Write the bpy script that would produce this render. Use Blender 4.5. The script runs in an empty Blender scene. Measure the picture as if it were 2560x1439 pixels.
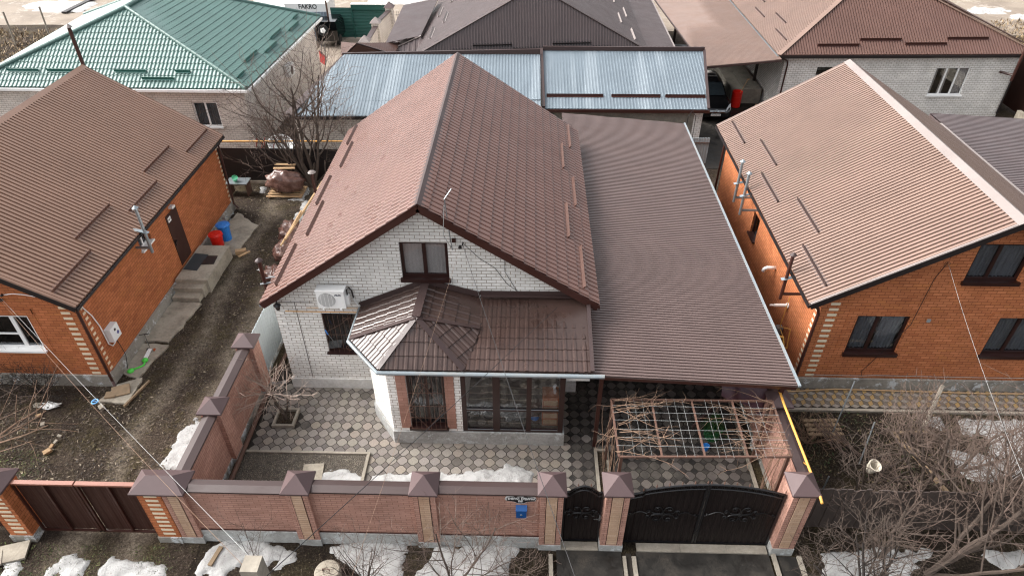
import bpy, bmesh, math, random
import numpy as np
from mathutils import Vector, Matrix, noise
R = math.radians
C = bpy.context.scene
COL = C.collection

# ---------------------------------------------------------------- camera, sky, sun, exposure
cam_d = bpy.data.cameras.new('camera'); cam = bpy.data.objects.new('camera', cam_d); COL.objects.link(cam)
cam.location = (0, 0, 15)
cam.rotation_euler = (R(90 - 37.4117), 0, R(1.4083))
cam_d.sensor_fit = 'HORIZONTAL'; cam_d.sensor_width = 36; cam_d.lens = 36 * 1680 / 2560
cam_d.clip_end = 600; cam_d.clip_start = 0.1
C.camera = cam
SUN_EL, SUN_AZ = 40, -80          # azimuth measured from +Y clockwise
w = bpy.data.worlds.new('World'); C.world = w; w.use_nodes = True
wn = w.node_tree.nodes; wl = w.node_tree.links
bg = wn['Background']; sky = wn.new('ShaderNodeTexSky'); sky.sky_type = 'NISHITA'; sky.sun_disc = False
sky.sun_elevation = R(SUN_EL); sky.sun_rotation = R(SUN_AZ); sky.air_density = 1.0; sky.dust_density = 6.0; sky.ozone_density = 1.0
hs = wn.new('ShaderNodeHueSaturation'); hs.inputs['Saturation'].default_value = 0.2
wl.new(sky.outputs[0], hs.inputs['Color']); wl.new(hs.outputs[0], bg.inputs[0]); bg.inputs[1].default_value = 0.15
sd = bpy.data.lights.new('sun', 'SUN'); sun = bpy.data.objects.new('sun', sd); COL.objects.link(sun)
sd.energy = 0.85; sd.angle = R(35); sd.color = (1, 0.97, 0.93)
az = R(SUN_AZ)
sdir = Vector((math.sin(az) * math.cos(R(SUN_EL)), math.cos(az) * math.cos(R(SUN_EL)), math.sin(R(SUN_EL))))
sun.rotation_euler = sdir.to_track_quat('Z', 'Y').to_euler(); sun.location = sdir * 60
C.view_settings.view_transform = 'Standard'; C.view_settings.look = 'None'; C.view_settings.gamma = 1
C.view_settings.exposure = 1.42
C.render.engine = 'CYCLES'; C.cycles.filter_width = 1.2
C.cycles.max_bounces = 6; C.cycles.diffuse_bounces = 3; C.cycles.glossy_bounces = 3; C.cycles.transparent_max_bounces = 6
random.seed(7)

# ---------------------------------------------------------------- materials
def lin(h):
    if isinstance(h, str):
        v = [int(h[i:i+2], 16) / 255 for i in (0, 2, 4)]
    else:
        v = list(h)
        return (v[0], v[1], v[2], 1)
    return tuple([c / 12.92 if c <= .04045 else ((c + .055) / 1.055) ** 2.4 for c in v] + [1])
class NT:
    def __init__(s, name):
        s.m = bpy.data.materials.new(name); s.m.use_nodes = True
        s.n = s.m.node_tree.nodes; s.l = s.m.node_tree.links; s.b = s.n['Principled BSDF']
    def node(s, t, ins=None, **kw):
        x = s.n.new(t)
        for k, v in kw.items(): setattr(x, k, v)
        for k, v in (ins or {}).items():
            if isinstance(v, bpy.types.NodeSocket): s.l.new(v, x.inputs[k])
            else: x.inputs[k].default_value = v
        return x
    def link(s, a, b): s.l.new(a, b)
    def coord(s, kind='UV', scale=(1, 1, 1), rot=(0, 0, 0)):
        tc = s.node('ShaderNodeTexCoord')
        return s.node('ShaderNodeMapping', {'Vector': tc.outputs[kind], 'Scale': scale, 'Rotation': rot}).outputs[0]
    def noise(s, vec, scale, detail=4, rough=.6):
        return s.node('ShaderNodeTexNoise', {'Vector': vec, 'Scale': scale, 'Detail': detail, 'Roughness': rough}).outputs['Fac']
    def ramp(s, fac, stops):
        r = s.node('ShaderNodeValToRGB', {'Fac': fac}); e = r.color_ramp.elements
        while len(e) > 1: e.remove(e[-1])
        for i, (p, c) in enumerate(stops):
            c = lin(c) if not isinstance(c, (int, float)) else (c, c, c, 1)
            if i == 0: e[0].position = p; e[0].color = c
            else: q = e.new(p); q.color = c
        return r.outputs[0]
    def mix(s, fac, a, b, mode='MIX'):
        x = s.node('ShaderNodeMix', data_type='RGBA', blend_type=mode)
        for k, v in ((0, fac), (6, a), (7, b)):
            if isinstance(v, bpy.types.NodeSocket): s.l.new(v, x.inputs[k])
            else: x.inputs[k].default_value = v
        return x.outputs[2]
    def math(s, op, a, b=0.0, clamp=False):
        x = s.node('ShaderNodeMath', operation=op, use_clamp=clamp)
        for k, v in ((0, a), (1, b)):
            if isinstance(v, bpy.types.NodeSocket): s.l.new(v, x.inputs[k])
            else: x.inputs[k].default_value = v
        return x.outputs[0]
    def bump(s, h, strength=.3, dist=.02):
        s.link(s.node('ShaderNodeBump', {'Height': h, 'Strength': strength, 'Distance': dist}).outputs[0], s.b.inputs['Normal'])
def plain(name, col, rough=.6, metal=0.0, var=.25, scale=3.0, dirt=None, bump=0, spec=.5):
    t = NT(name); v = t.coord('Object')
    n1 = t.noise(v, scale, 5); n2 = t.noise(v, scale * 9, 3)
    f = t.math('ADD', t.math('MULTIPLY', n1, .7), t.math('MULTIPLY', n2, .3))
    c = lin(col); k = t.ramp(f, [(.3, (1 - var,) * 3), (.7, (1 + var * .4,) * 3)])
    out = t.mix(1.0, c, k, 'MULTIPLY')
    if dirt:
        out = t.mix(t.ramp(t.noise(v, scale * .6, 6, .7), [(.45, 0.0), (.68, .75)]), out, lin(dirt))
    t.link(out, t.b.inputs['Base Color'])
    t.b.inputs['Roughness'].default_value = rough; t.b.inputs['Metallic'].default_value = metal
    t.b.inputs['Specular IOR Level'].default_value = spec
    if bump: t.bump(t.noise(v, scale * 12, 4), bump, .02)
    return t.m
def metal_sheet(name, col, rough=.42, var=.12, spec=.5, metal=0.0, dirt=None, streak=None, flake=.06):
    t = NT(name); v = t.coord('Object')
    n = t.noise(v, .7, 5, .7); g = t.noise(v, 60, 2)
    f = t.math('ADD', t.math('MULTIPLY', n, .8), t.math('MULTIPLY', g, .2))
    out = t.mix(1.0, lin(col), t.ramp(f, [(.3, (1 - var,) * 3), (.7, (1 + var,) * 3)]), 'MULTIPLY')
    if dirt:
        out = t.mix(t.ramp(t.noise(v, 2.2, 7, .75), [(.5, 0.0), (.72, .55)]), out, lin(dirt))
    if streak:
        sv = t.coord('Object', scale=streak[1])
        out = t.mix(t.ramp(t.noise(sv, 1.0, 3, .5), [(.52, 0.0), (.64, .8)]), out, lin(streak[0]))
    t.link(out, t.b.inputs['Base Color'])
    t.link(t.ramp(t.noise(v, 1.3, 5), [(.3, rough - .08), (.7, rough + .12)]), t.b.inputs['Roughness'])
    t.b.inputs['Metallic'].default_value = metal; t.b.inputs['Specular IOR Level'].default_value = spec
    t.bump(g, .05, .004)
    return t.m
def brick(name, c1, c2, mortar, bw=.25, bh=.08, ms=.009, rough=.8, bias=0.0, stain=None, light=None, bump=.5, moff=.5):
    t = NT(name); v = t.coord('UV')
    wob = t.node('ShaderNodeTexNoise', {'Vector': v, 'Scale': 3.0, 'Detail': 2.0})
    vv = t.node('ShaderNodeVectorMath', {0: v, 1: t.node('ShaderNodeVectorMath', {0: wob.outputs['Color'], 1: (.004, .004, 0)}, operation='MULTIPLY').outputs[0]}, operation='ADD').outputs[0]
    b = t.node('ShaderNodeTexBrick', {'Vector': vv, 'Color1': lin(c1), 'Color2': lin(c2), 'Mortar': lin(mortar), 'Scale': 1.0,
        'Mortar Size': ms, 'Mortar Smooth': .1, 'Bias': bias, 'Brick Width': bw, 'Row Height': bh})
    b.offset = moff
    out = b.outputs['Color']
    if light:      # a few odd lighter bricks
        b2 = t.node('ShaderNodeTexBrick', {'Vector': vv, 'Color1': (0, 0, 0, 1), 'Color2': (1, 1, 1, 1), 'Mortar': (0, 0, 0, 1), 'Scale': 1.0,
            'Mortar Size': ms, 'Bias': -.55, 'Brick Width': bw, 'Row Height': bh}); b2.offset = moff
        big = t.ramp(t.noise(t.coord('UV', scale=(.6, 2.2, 1)), 1.1, 3), [(.42, 0.0), (.6, 1.0)])
        out = t.mix(t.math('MULTIPLY', t.math('MULTIPLY', b2.outputs['Color'], big), .9, True), out, lin(light))
    n = t.noise(v, 1.2, 5, .7)
    out = t.mix(1.0, out, t.ramp(n, [(.3, (.8, .8, .8)), (.7, (1.12, 1.12, 1.12))]), 'MULTIPLY')
    out = t.mix(1.0, out, t.ramp(t.noise(v, 55, 3), [(.3, (.86, .86, .86)), (.7, (1.08, 1.08, 1.08))]), 'MULTIPLY')
    if stain: out = t.mix(t.ramp(t.noise(v, .9, 6, .75), [(.52, 0.0), (.75, .6)]), out, lin(stain))
    t.link(out, t.b.inputs['Base Color']); t.b.inputs['Roughness'].default_value = rough; t.b.inputs['Specular IOR Level'].default_value = .3
    h = t.math('ADD', t.math('MULTIPLY', b.outputs['Fac'], -1.0), t.math('MULTIPLY', t.noise(v, 60, 3), .25))
    t.bump(h, bump, .008)
    return t.m
def ground_mat(name='bare_ground', k_=.86, mossy=.58):
    t = NT(name); v = t.coord('Object')
    n1 = t.noise(v, .35, 6, .65); n2 = t.noise(v, 3.5, 8, .75); n3 = t.noise(v, 22, 6, .8); n4 = t.noise(v, 1.1, 5, .7)
    vo = t.node('ShaderNodeTexVoronoi', {'Vector': v, 'Scale': 26.0, 'Randomness': 1.0})
    dirt = t.ramp(n3, [(.3, '231c18'), (.46, '463c34'), (.58, '695d52'), (.7, '958a7d')])
    moss = t.ramp(n3, [(.3, '25211a'), (.5, '4c4430'), (.7, '766b49')])
    out = t.mix(t.ramp(n4, [(mossy - .12, 0.0), (mossy, .75)]), dirt, moss)
    dark = t.ramp(n3, [(.3, '171310'), (.52, '382f29'), (.7, '61564c')])
    out = t.mix(t.ramp(n1, [(.44, 0.0), (.58, .85)]), out, dark)
    out = t.mix(t.ramp(n2, [(.6, 0.0), (.72, .35)]), out, lin('857a6c'))
    sx = t.node('ShaderNodeSeparateXYZ', {'Vector': v}); wob = t.math('MULTIPLY', t.math('SUBTRACT', t.noise(v, .5, 3), .5), 1.6)
    for cx in (-10.95, -9.5):      # worn wheel tracks of the left yard, real gravel showing
        dx = t.math('ABSOLUTE', t.math('SUBTRACT', t.math('ADD', sx.outputs[0], wob), cx))
        k = t.math('MULTIPLY', t.ramp(dx, [(.05, .95), (.5, 0.0)]), t.ramp(n2, [(.35, .3), (.6, 1.0)]))
        out = t.mix(k, out, t.ramp(n3, [(.35, '564d43'), (.5, '83786b'), (.66, 'aa9f90')]))
    out = t.mix(t.ramp(vo.outputs['Distance'], [(.0, .35), (.09, 0.0)]), out, lin('a39a8b'))
    out = t.mix(1.0, out, (k_, k_ * .98, k_ * .95, 1), 'MULTIPLY')
    t.link(out, t.b.inputs['Base Color']); t.b.inputs['Roughness'].default_value = .95; t.b.inputs['Specular IOR Level'].default_value = .15
    t.bump(t.math('ADD', t.math('MULTIPLY', n2, .6), n3), 1.0, .06)
    return t.m
def gravel_mat(name='gravel', a='4c463f', b='a39b8e'):
    t = NT(name); v = t.coord('Object')
    vo = t.node('ShaderNodeTexVoronoi', {'Vector': v, 'Scale': 34.0}); n = t.noise(v, 9, 6, .7)
    out = t.mix(t.ramp(vo.outputs['Distance'], [(.0, 1.0), (.5, .1)]), lin(a), lin(b))
    out = t.mix(1.0, out, t.ramp(n, [(.3, (.5, .5, .5)), (.7, (1.15, 1.1, 1.05))]), 'MULTIPLY')
    t.link(out, t.b.inputs['Base Color']); t.b.inputs['Roughness'].default_value = .95
    t.bump(t.math('MULTIPLY', vo.outputs['Distance'], -1.0), 1.0, .04)
    return t.m
def snow_mat():
    t = NT('old_snow'); v = t.coord('Object')
    out = t.ramp(t.noise(v, 2.4, 8, .75), [(.32, '7d7b78'), (.5, 'a9a8a6'), (.75, 'bbbab8')])
    dirt = t.ramp(t.noise(v, 9, 6, .75), [(.6, 0.0), (.68, .85)])
    out = t.mix(dirt, out, lin('6b6156'))
    t.link(out, t.b.inputs['Base Color']); t.b.inputs['Roughness'].default_value = .7
    t.b.inputs['Subsurface Weight'].default_value = .0
    t.bump(t.noise(v, 9, 8, .7), .8, .05)
    return t.m
def concrete(name, a='8f8b83', stain='4f4a42', white=None, rough=.85, sc=1.5):
    t = NT(name); v = t.coord('Object')
    out = t.mix(1.0, lin(a), t.ramp(t.noise(v, 14, 6, .7), [(.3, (.8, .8, .8)), (.7, (1.1, 1.1, 1.1))]), 'MULTIPLY')
    out = t.mix(t.ramp(t.noise(v, sc, 7, .7), [(.45, 0.0), (.7, .75)]), out, lin(stain))
    if white: out = t.mix(t.ramp(t.noise(v, sc * 1.9, 6, .8), [(.54, 0.0), (.6, .85)]), out, lin(white))
    t.link(out, t.b.inputs['Base Color']); t.b.inputs['Roughness'].default_value = rough
    t.bump(t.noise(v, 20, 6, .7), .4, .01)
    return t.m
def tinted(name, rough=.85, bump=.3, sc=30, dirt=None):   # base colour from the per-face attribute "tint"
    t = NT(name); v = t.coord('Object')
    a = t.node('ShaderNodeAttribute', attribute_name='tint')
    out = t.mix(1.0, a.outputs['Color'], t.ramp(t.noise(v, sc, 6, .7), [(.3, (.78, .78, .78)), (.7, (1.15, 1.15, 1.15))]), 'MULTIPLY')
    if dirt: out = t.mix(t.ramp(t.noise(v, .8, 6, .7), [(.5, 0.0), (.72, .6)]), out, lin(dirt))
    t.link(out, t.b.inputs['Base Color']); t.b.inputs['Roughness'].default_value = rough
    if bump: t.bump(t.noise(v, sc, 5, .7), bump, .01)
    return t.m
def glass_mat(name, tint=.75, col='aab4b8'):
    t = NT(name)
    tr = t.node('ShaderNodeBsdfTransparent', {'Color': (tint, tint, tint * 1.02, 1)})
    gl = t.node('ShaderNodeBsdfGlossy', {'Color': (.9, .93, .95, 1), 'Roughness': .03})
    fr = t.node('ShaderNodeLayerWeight', {'Blend': .5})
    f = t.math('ADD', t.math('MULTIPLY', t.math('POWER', fr.outputs['Facing'], 5.0), .9), .07, True)
    mx = t.node('ShaderNodeMixShader', {0: f, 1: tr.outputs[0], 2: gl.outputs[0]})
    t.link(mx.outputs[0], t.n['Material Output'].inputs['Surface'])
    return t.m
def asphalt_mat():
    t = NT('wet_concrete_drive'); v = t.coord('Object')
    n = t.noise(v, 1.6, 7, .7)
    out = t.ramp(n, [(.3, '151311'), (.5, '23201c'), (.7, '3c362f')])
    out = t.mix(1.0, out, t.ramp(t.noise(v, 40, 4, .7), [(.3, (.75, .75, .75)), (.7, (1.3, 1.3, 1.3))]), 'MULTIPLY')
    t.link(out, t.b.inputs['Base Color']); t.link(t.ramp(n, [(.35, .35), (.6, .8)]), t.b.inputs['Roughness'])
    t.bump(t.noise(v, 40, 4), .3, .01)
    return t.m
M = {}
M['ground'] = ground_mat(); M['dark_soil'] = ground_mat('dark_wet_soil', .55, .56); M['gravel'] = gravel_mat(); M['snow'] = snow_mat()
M['roof_main'] = metal_sheet('brown_metal_tile', '694b42', 0.31)
M['roof_bay'] = metal_sheet('dark_brown_metal_tile', '42322d', .3, .25, dirt='271b17')
M['roof_carport'] = metal_sheet('carport_sheet', '61514d', 0.38)
M['roof_left'] = metal_sheet('tan_brown_sheet', '836656', 0.38)
M['roof_right'] = metal_sheet('light_brown_sheet', '7c665b', 0.4)
M['roof_dark'] = metal_sheet('grey_brown_sheet', '5a4e4d', 0.36)
M['roof_far'] = metal_sheet('red_brown_sheet', '614840', 0.42)
M['roof_green'] = metal_sheet('green_metal_tile', '4b6963', 0.34)
M['green_trim'] = metal_sheet('dark_green_trim', '2a5d55', .4)
M['silver'] = metal_sheet('galvanised_sheet', '68737b', .45, .12, metal=.12, streak=('7f8990', (1.6, .1, .1)))
M['trim'] = metal_sheet('brown_trim', '3b1f19', .4)
M['trim_mid'] = metal_sheet('brown_cap_trim', '3b2c2a', .5)
M['trim_pale'] = metal_sheet('pale_ridge_trim', '857b77', .42)
M['guard'] = metal_sheet('snow_guard_trim', '563a30', .45)
M['black_trim'] = plain('black_trim', '1d1616', .5)
M['cap'] = metal_sheet('pillar_cap_trim', '524141', .5)
M['white_brick'] = brick('white_brick', 'e9e7e3', 'dcdad5', '8f8172', .26, .1, .0075, bias=-.1, light='f0eeeb')
M['white_brick_far'] = brick('cream_brick', 'e6ded5', 'd8cfc6', '9a8d82', .26, .1, .008)
M['orange_brick'] = brick('orange_brick', 'ba7148', '9d5a36', '7a4428', .26, .098, .007, light='cf8850', bias=-.1)
M['orange_brick_r'] = brick('bright_orange_brick', 'bc764e', 'a5623e', '6c3a20', .26, .098, .007, light='d08a52', bias=.0)
M['fence_brick'] = brick('pink_brown_brick', 'b98f80', 'a87f70', '7f5e50', .26, .078, .006, bias=.1)
M['stone_pilaster'] = brick('buff_split_face', 'c4a68e', 'b8997f', '977963', .5, .078, .004, bump=1.0, stain='a07562')
M['pink_stone'] = brick('pink_surround', 'ac8374', '9d7566', '845f51', .4, .1, .004, bump=.8)
M['cream'] = plain('cream_brick_face', 'dccdb2', .8, var=.1, bump=.1)
M['plinth'] = concrete('plinth_grey', 'a3a3a0', '6a6862', 'b9bdbd')
M['plinth_old'] = concrete('plinth_old', '908b82', '55504a', 'c4c8ca', sc=1.2)
M['plinth_white'] = concrete('plinth_white', 'd8d6d2', 'b9b4ac')
M['concrete'] = concrete('concrete', 'a39a8b', '5e554a')
M['concrete_wall'] = concrete('grey_block', '8a857b', '5d5850')
M['kerb'] = concrete('kerb', '989083', '6d655a')
M['asphalt'] = asphalt_mat()
M['road'] = concrete('pale_road', '8d8072', '5f5348', '9f968b', sc=.25)
M['paving'] = tinted('paving_tile', dirt='7d766c'); M['tinted'] = tinted('tinted_rough', .8, .2)
M['joint'] = plain('joint', '2c2620', .9)
M['white'] = plain('white_plastic', 'e9e9e7', .35, var=.05)
M['gutter'] = plain('pale_gutter', '7f888d', .35, var=.1, dirt='8d8a84')
M['zinc'] = plain('zinc', '9aa2a6', .35, .7, var=.15)
M['frame_dark'] = plain('dark_window_frame', '2a1512', .35, var=.1)
M['black_metal'] = plain('black_metal', '161517', .3, var=.2)
M['gate_sheet'] = metal_sheet('gate_sheet', '150d0c', .5, .3, spec=.3)
M['gate_sheet_l'] = metal_sheet('gate_sheet_brown', '3a231c', .6, .15, spec=.25)
M['gate_rim'] = plain('gate_rim', '8a5a4a', .5, var=.15)
M['glass'] = glass_mat('window_glass', .8)
M['glass_dark'] = glass_mat('veranda_glass', .85)
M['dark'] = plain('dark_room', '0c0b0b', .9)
M['curtain'] = plain('grey_curtain', '7d8488', .9, var=.25)
M['curtain_white'] = plain('white_blind', 'c9c5bd', .9, var=.08)
M['curtain_dark'] = plain('dark_curtain', '3a302b', .9, var=.3)
M['wood'] = plain('old_wood', '8a755c', .8, var=.3, scale=6)
M['plank'] = plain('plank', 'b59570', .8, var=.25, scale=6)
M['dark_wood'] = plain('dark_fence_board', '4a403b', .7, var=.25)
M['rust'] = plain('rusty_steel', '5f4438', .7, var=.2, dirt='4b382f')
M['yellow'] = plain('yellow_gas_paint', 'cf9848', .5, var=.12)
M['red'] = plain('red_plastic', 'c81a0d', .4, var=.1)
M['blue'] = plain('blue_plastic', '2a78c8', .4, var=.1)
M['blue_box'] = plain('blue_letterbox', '0f4a86', .45, var=.15)
M['green_toy'] = plain('green_plastic', '52cf4a', .4, var=.1)
M['grey_sheet'] = metal_sheet('grey_corrugated', 'a8b0b3', .5, .1)
M['bark'] = plain('bark', '4e423a', .9, var=.35, scale=12)
M['bark_dark'] = plain('dark_bark', '2c2521', .9, var=.35, scale=12)
M['bark_red'] = plain('greyish_twig', '5c4c43', .85, var=.3, scale=12)
M['pale_twig'] = plain('pale_twig', '9a887c', .85, var=.25, scale=14); M['vine'] = plain('vine', '846a57', .85, var=.3, scale=14)
M['tarp'] = plain('brown_film', '60443c', .25, var=.4, scale=5, dirt='8d6f64')
M['rubber'] = plain('rubber_mat', '33373a', .7, var=.2)
M['car_black'] = plain('black_paint', '08090b', .12, var=.05, spec=.7)
M['chrome'] = plain('chrome', 'c9ccce', .15, .9, var=.05)
M['tyre'] = plain('tyre', '141414', .85)
M['wire'] = plain('wire', '1a1a1c', .6)
M['wire_pale'] = plain('pale_wire', 'a3a4a2', .5)
M['bucket'] = plain('bucket', 'c8bfae', .6, var=.2)
M['green_gate'] = metal_sheet('green_shutter', '0d453e', .45, .15)
M['fir'] = plain('fir_green', '2d4a1f', .85, var=.4, scale=15)

# ---------------------------------------------------------------- mesh builder
class MB:
    def __init__(s): s.v = []; s.f = []; s.t = []; s.tint = None
    def add(s, vs, fs, tint=None):
        o = len(s.v); s.v.extend([tuple(p) for p in vs]); s.f.extend([tuple(i + o for i in f) for f in fs])
        s.t.extend([tint or (1, 1, 1, 1)] * len(fs))
        if tint: s.tint = True
        return s
    def box(s, x0, y0, z0, x1, y1, z1, tint=None):
        v = [(x, y, z) for z in (z0, z1) for y in (y0, y1) for x in (x0, x1)]
        return s.add(v, [(0, 2, 3, 1), (4, 5, 7, 6), (0, 1, 5, 4), (2, 6, 7, 3), (0, 4, 6, 2), (1, 3, 7, 5)], tint)
    def obox(s, c, sx, sy, sz, rz=0, rx=0, ry=0, tint=None):
        m = Matrix.Translation(Vector(c)) @ Matrix.Rotation(rz, 4, 'Z') @ Matrix.Rotation(ry, 4, 'Y') @ Matrix.Rotation(rx, 4, 'X')
        v = [m @ Vector((x * sx / 2, y * sy / 2, z * sz / 2)) for z in (-1, 1) for y in (-1, 1) for x in (-1, 1)]
        return s.add(v, [(0, 2, 3, 1), (4, 5, 7, 6), (0, 1, 5, 4), (2, 6, 7, 3), (0, 4, 6, 2), (1, 3, 7, 5)], tint)
    def beam(s, a, b, w, h, up=(0, 0, 1), off=0.0):
        a = Vector(a); b = Vector(b); d = (b - a).normalized(); up = Vector(up)
        sd_ = d.cross(up).normalized(); u = sd_.cross(d).normalized()
        v = [p + sd_ * (i * w / 2) + u * (j * h / 2 + off) for p in (a, b) for j in (-1, 1) for i in (-1, 1)]
        return s.add(v, [(0, 1, 3, 2), (4, 6, 7, 5), (0, 4, 5, 1), (2, 3, 7, 6), (0, 2, 6, 4), (1, 5, 7, 3)])
    def prism(s, poly, z0, z1, tint=None):
        n = len(poly); v = [(p[0], p[1], z0) for p in poly] + [(p[0], p[1], z1) for p in poly]
        return s.add(v, [tuple(range(n - 1, -1, -1)), tuple(range(n, 2 * n))] + [(i, (i + 1) % n, (i + 1) % n + n, i + n) for i in range(n)], tint)
    def slab(s, pts, th, tint=None):      # planar 3-D polygon given thickness downward along its normal
        pts = [Vector(p) for p in pts]; n = (pts[1] - pts[0]).cross(pts[2] - pts[0]).normalized()
        if n.z < 0: pts = pts[::-1]; n = -n
        k = len(pts); v = pts + [p - n * th for p in pts]
        return s.add(v, [tuple(range(k)), tuple(range(2 * k - 1, k - 1, -1))] + [(i + k, (i + 1) % k + k, (i + 1) % k, i) for i in range(k)], tint)
    def tube(s, pts, r, n=8, cap=True, closed=False):
        pts = [Vector(p) for p in pts]; k = len(pts); rs = r if isinstance(r, (list, tuple)) else [r] * k
        vs = []; u = None
        for i, p in enumerate(pts):
            a = pts[i - 1] if i > 0 else (pts[-1] if closed else pts[0]); b = pts[i + 1] if i < k - 1 else (pts[0] if closed else pts[-1])
            d = (b - a)
            d = d.normalized() if d.length > 1e-9 else Vector((0, 0, 1))
            if u is None: u = d.orthogonal().normalized()
            u = (u - d * u.dot(d)); u = u.normalized() if u.length > 1e-6 else d.orthogonal().normalized()
            w_ = d.cross(u)
            for j in range(n):
                t = 2 * math.pi * j / n; vs.append(p + (u * math.cos(t) + w_ * math.sin(t)) * rs[i])
        fs = []
        for i in range(k if closed else k - 1):
            i2 = (i + 1) % k
            for j in range(n): fs.append((i * n + j, i * n + (j + 1) % n, i2 * n + (j + 1) % n, i2 * n + j))
        if cap and not closed: fs.append(tuple(range(n - 1, -1, -1))); fs.append(tuple(range((k - 1) * n, k * n)))
        return s.add(vs, fs)
    def lathe(s, c, prof, n=20, axis=None):
        m = Matrix.Translation(Vector(c))
        if axis is not None: m = m @ Vector(axis).to_track_quat('Z', 'Y').to_matrix().to_4x4()
        vs = [m @ Vector((r * math.cos(2 * math.pi * j / n), r * math.sin(2 * math.pi * j / n), z)) for r, z in prof for j in range(n)]
        fs = [(i * n + j, i * n + (j + 1) % n, (i + 1) * n + (j + 1) % n, (i + 1) * n + j) for i in range(len(prof) - 1) for j in range(n)]
        fs.append(tuple(range(n - 1, -1, -1))); fs.append(tuple(range((len(prof) - 1) * n, len(prof) * n)))
        return s.add(vs, fs)
    def build(s, name, mat, parent=None, off=(0, 0, 0), smooth=False, uv=True):
        me = bpy.data.meshes.new(name); off = Vector(off)
        me.from_pydata([(p[0] - off.x, p[1] - off.y, p[2] - off.z) for p in s.v], [], s.f); me.validate(clean_customdata=False)
        nf = len(me.polygons); nl = len(me.loops)
        co = np.empty(len(me.vertices) * 3, 'f'); me.vertices.foreach_get('co', co); co = co.reshape(-1, 3) + np.array(off, 'f')
        if uv and nf:
            no = np.empty(nf * 3, 'f'); me.polygons.foreach_get('normal', no); no = no.reshape(-1, 3)
            lt = np.empty(nf, 'i'); me.polygons.foreach_get('loop_total', lt); li = np.repeat(np.arange(nf), lt)
            vi = np.empty(nl, 'i'); me.loops.foreach_get('vertex_index', vi)
            n_ = no[li]; p_ = co[vi]; flat = np.abs(n_[:, 2]) > .95
            ln = np.maximum(np.hypot(n_[:, 0], n_[:, 1]), 1e-6)
            uu = np.where(flat, p_[:, 0], (-n_[:, 1] * p_[:, 0] + n_[:, 0] * p_[:, 1]) / ln)
            vv = np.where(flat, p_[:, 1], p_[:, 2])
            l = me.uv_layers.new(name='UVMap'); l.data.foreach_set('uv', np.stack([uu, vv], 1).astype('f').ravel())
        if s.tint and nf == len(s.t):
            a = me.color_attributes.new('tint', 'FLOAT_COLOR', 'CORNER')
            lt = np.empty(nf, 'i'); me.polygons.foreach_get('loop_total', lt)
            a.data.foreach_set('color', np.repeat(np.array([t if len(t) == 4 else (*t, 1) for t in s.t], 'f'), lt, axis=0).ravel())
        if smooth: me.polygons.foreach_set('use_smooth', [True] * nf)
        me.materials.append(mat if not isinstance(mat, str) else M[mat])
        o = bpy.data.objects.new(name, me); COL.objects.link(o)
        if parent is not None: o.parent = parent
        else: o.location = off
        return o
class Thing:      # an Empty that parents its parts; parts are given in world coordinates
    def __init__(s, name, label, cat, loc=(0, 0, 0), group=None):
        s.e = bpy.data.objects.new(name, None); COL.objects.link(s.e); s.e.location = loc; s.loc = Vector(loc); s.e.empty_display_size = .2
        s.e['label'] = label; s.e['category'] = cat
        if group: s.e['group'] = group
    def part(s, name, mb, mat, sub=None, label=None, smooth=False):
        o = mb.build(name, mat, s.e if sub is None else sub, s.loc, smooth)
        if label: o['label'] = label
        return o
def single(name, mb, mat, label, cat, loc=(0, 0, 0), group=None, kind=None, smooth=False):
    o = mb.build(name, mat, None, loc, smooth); o['label'] = label; o['category'] = cat
    if group: o['group'] = group
    if kind: o['kind'] = kind
    return o
def struct(name, mb, mat, label, cat):
    o = mb.build(name, mat); o['kind'] = 'structure'; o['label'] = label; o['category'] = cat; return o
def copy_thing(root, loc, rz, label):
    r = root.copy(); COL.objects.link(r); r.location = loc; r.rotation_euler = (0, 0, rz); r['label'] = label
    for ch in root.children:
        c = ch.copy(); COL.objects.link(c); c.parent = r
        for g in ch.children:
            d = g.copy(); COL.objects.link(d); d.parent = c
    return r
def text_mb(body, size, extrude, m4, bold=0.0):
    cu = bpy.data.curves.new('lettering', 'FONT'); cu.body = body; cu.size = size; cu.extrude = extrude; cu.align_x = 'CENTER'; cu.align_y = 'CENTER'; cu.offset = bold
    o = bpy.data.objects.new('lettering', cu); COL.objects.link(o); bpy.context.view_layer.update()
    me = o.evaluated_get(bpy.context.evaluated_depsgraph_get()).to_mesh()
    mb = MB(); mb.add([m4 @ v.co for v in me.vertices], [tuple(p.vertices) for p in me.polygons])
    o.to_mesh_clear(); bpy.data.objects.remove(o); bpy.data.curves.remove(cu)
    return mb
def frame4(o, x, y):      # matrix with origin o, local x, local y, normal = x cross y
    x = Vector(x).normalized(); y = Vector(y).normalized(); z = x.cross(y)
    return Matrix(((x.x, y.x, z.x, o[0]), (x.y, y.y, z.y, o[1]), (x.z, y.z, z.z, o[2]), (0, 0, 0, 1)))

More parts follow.
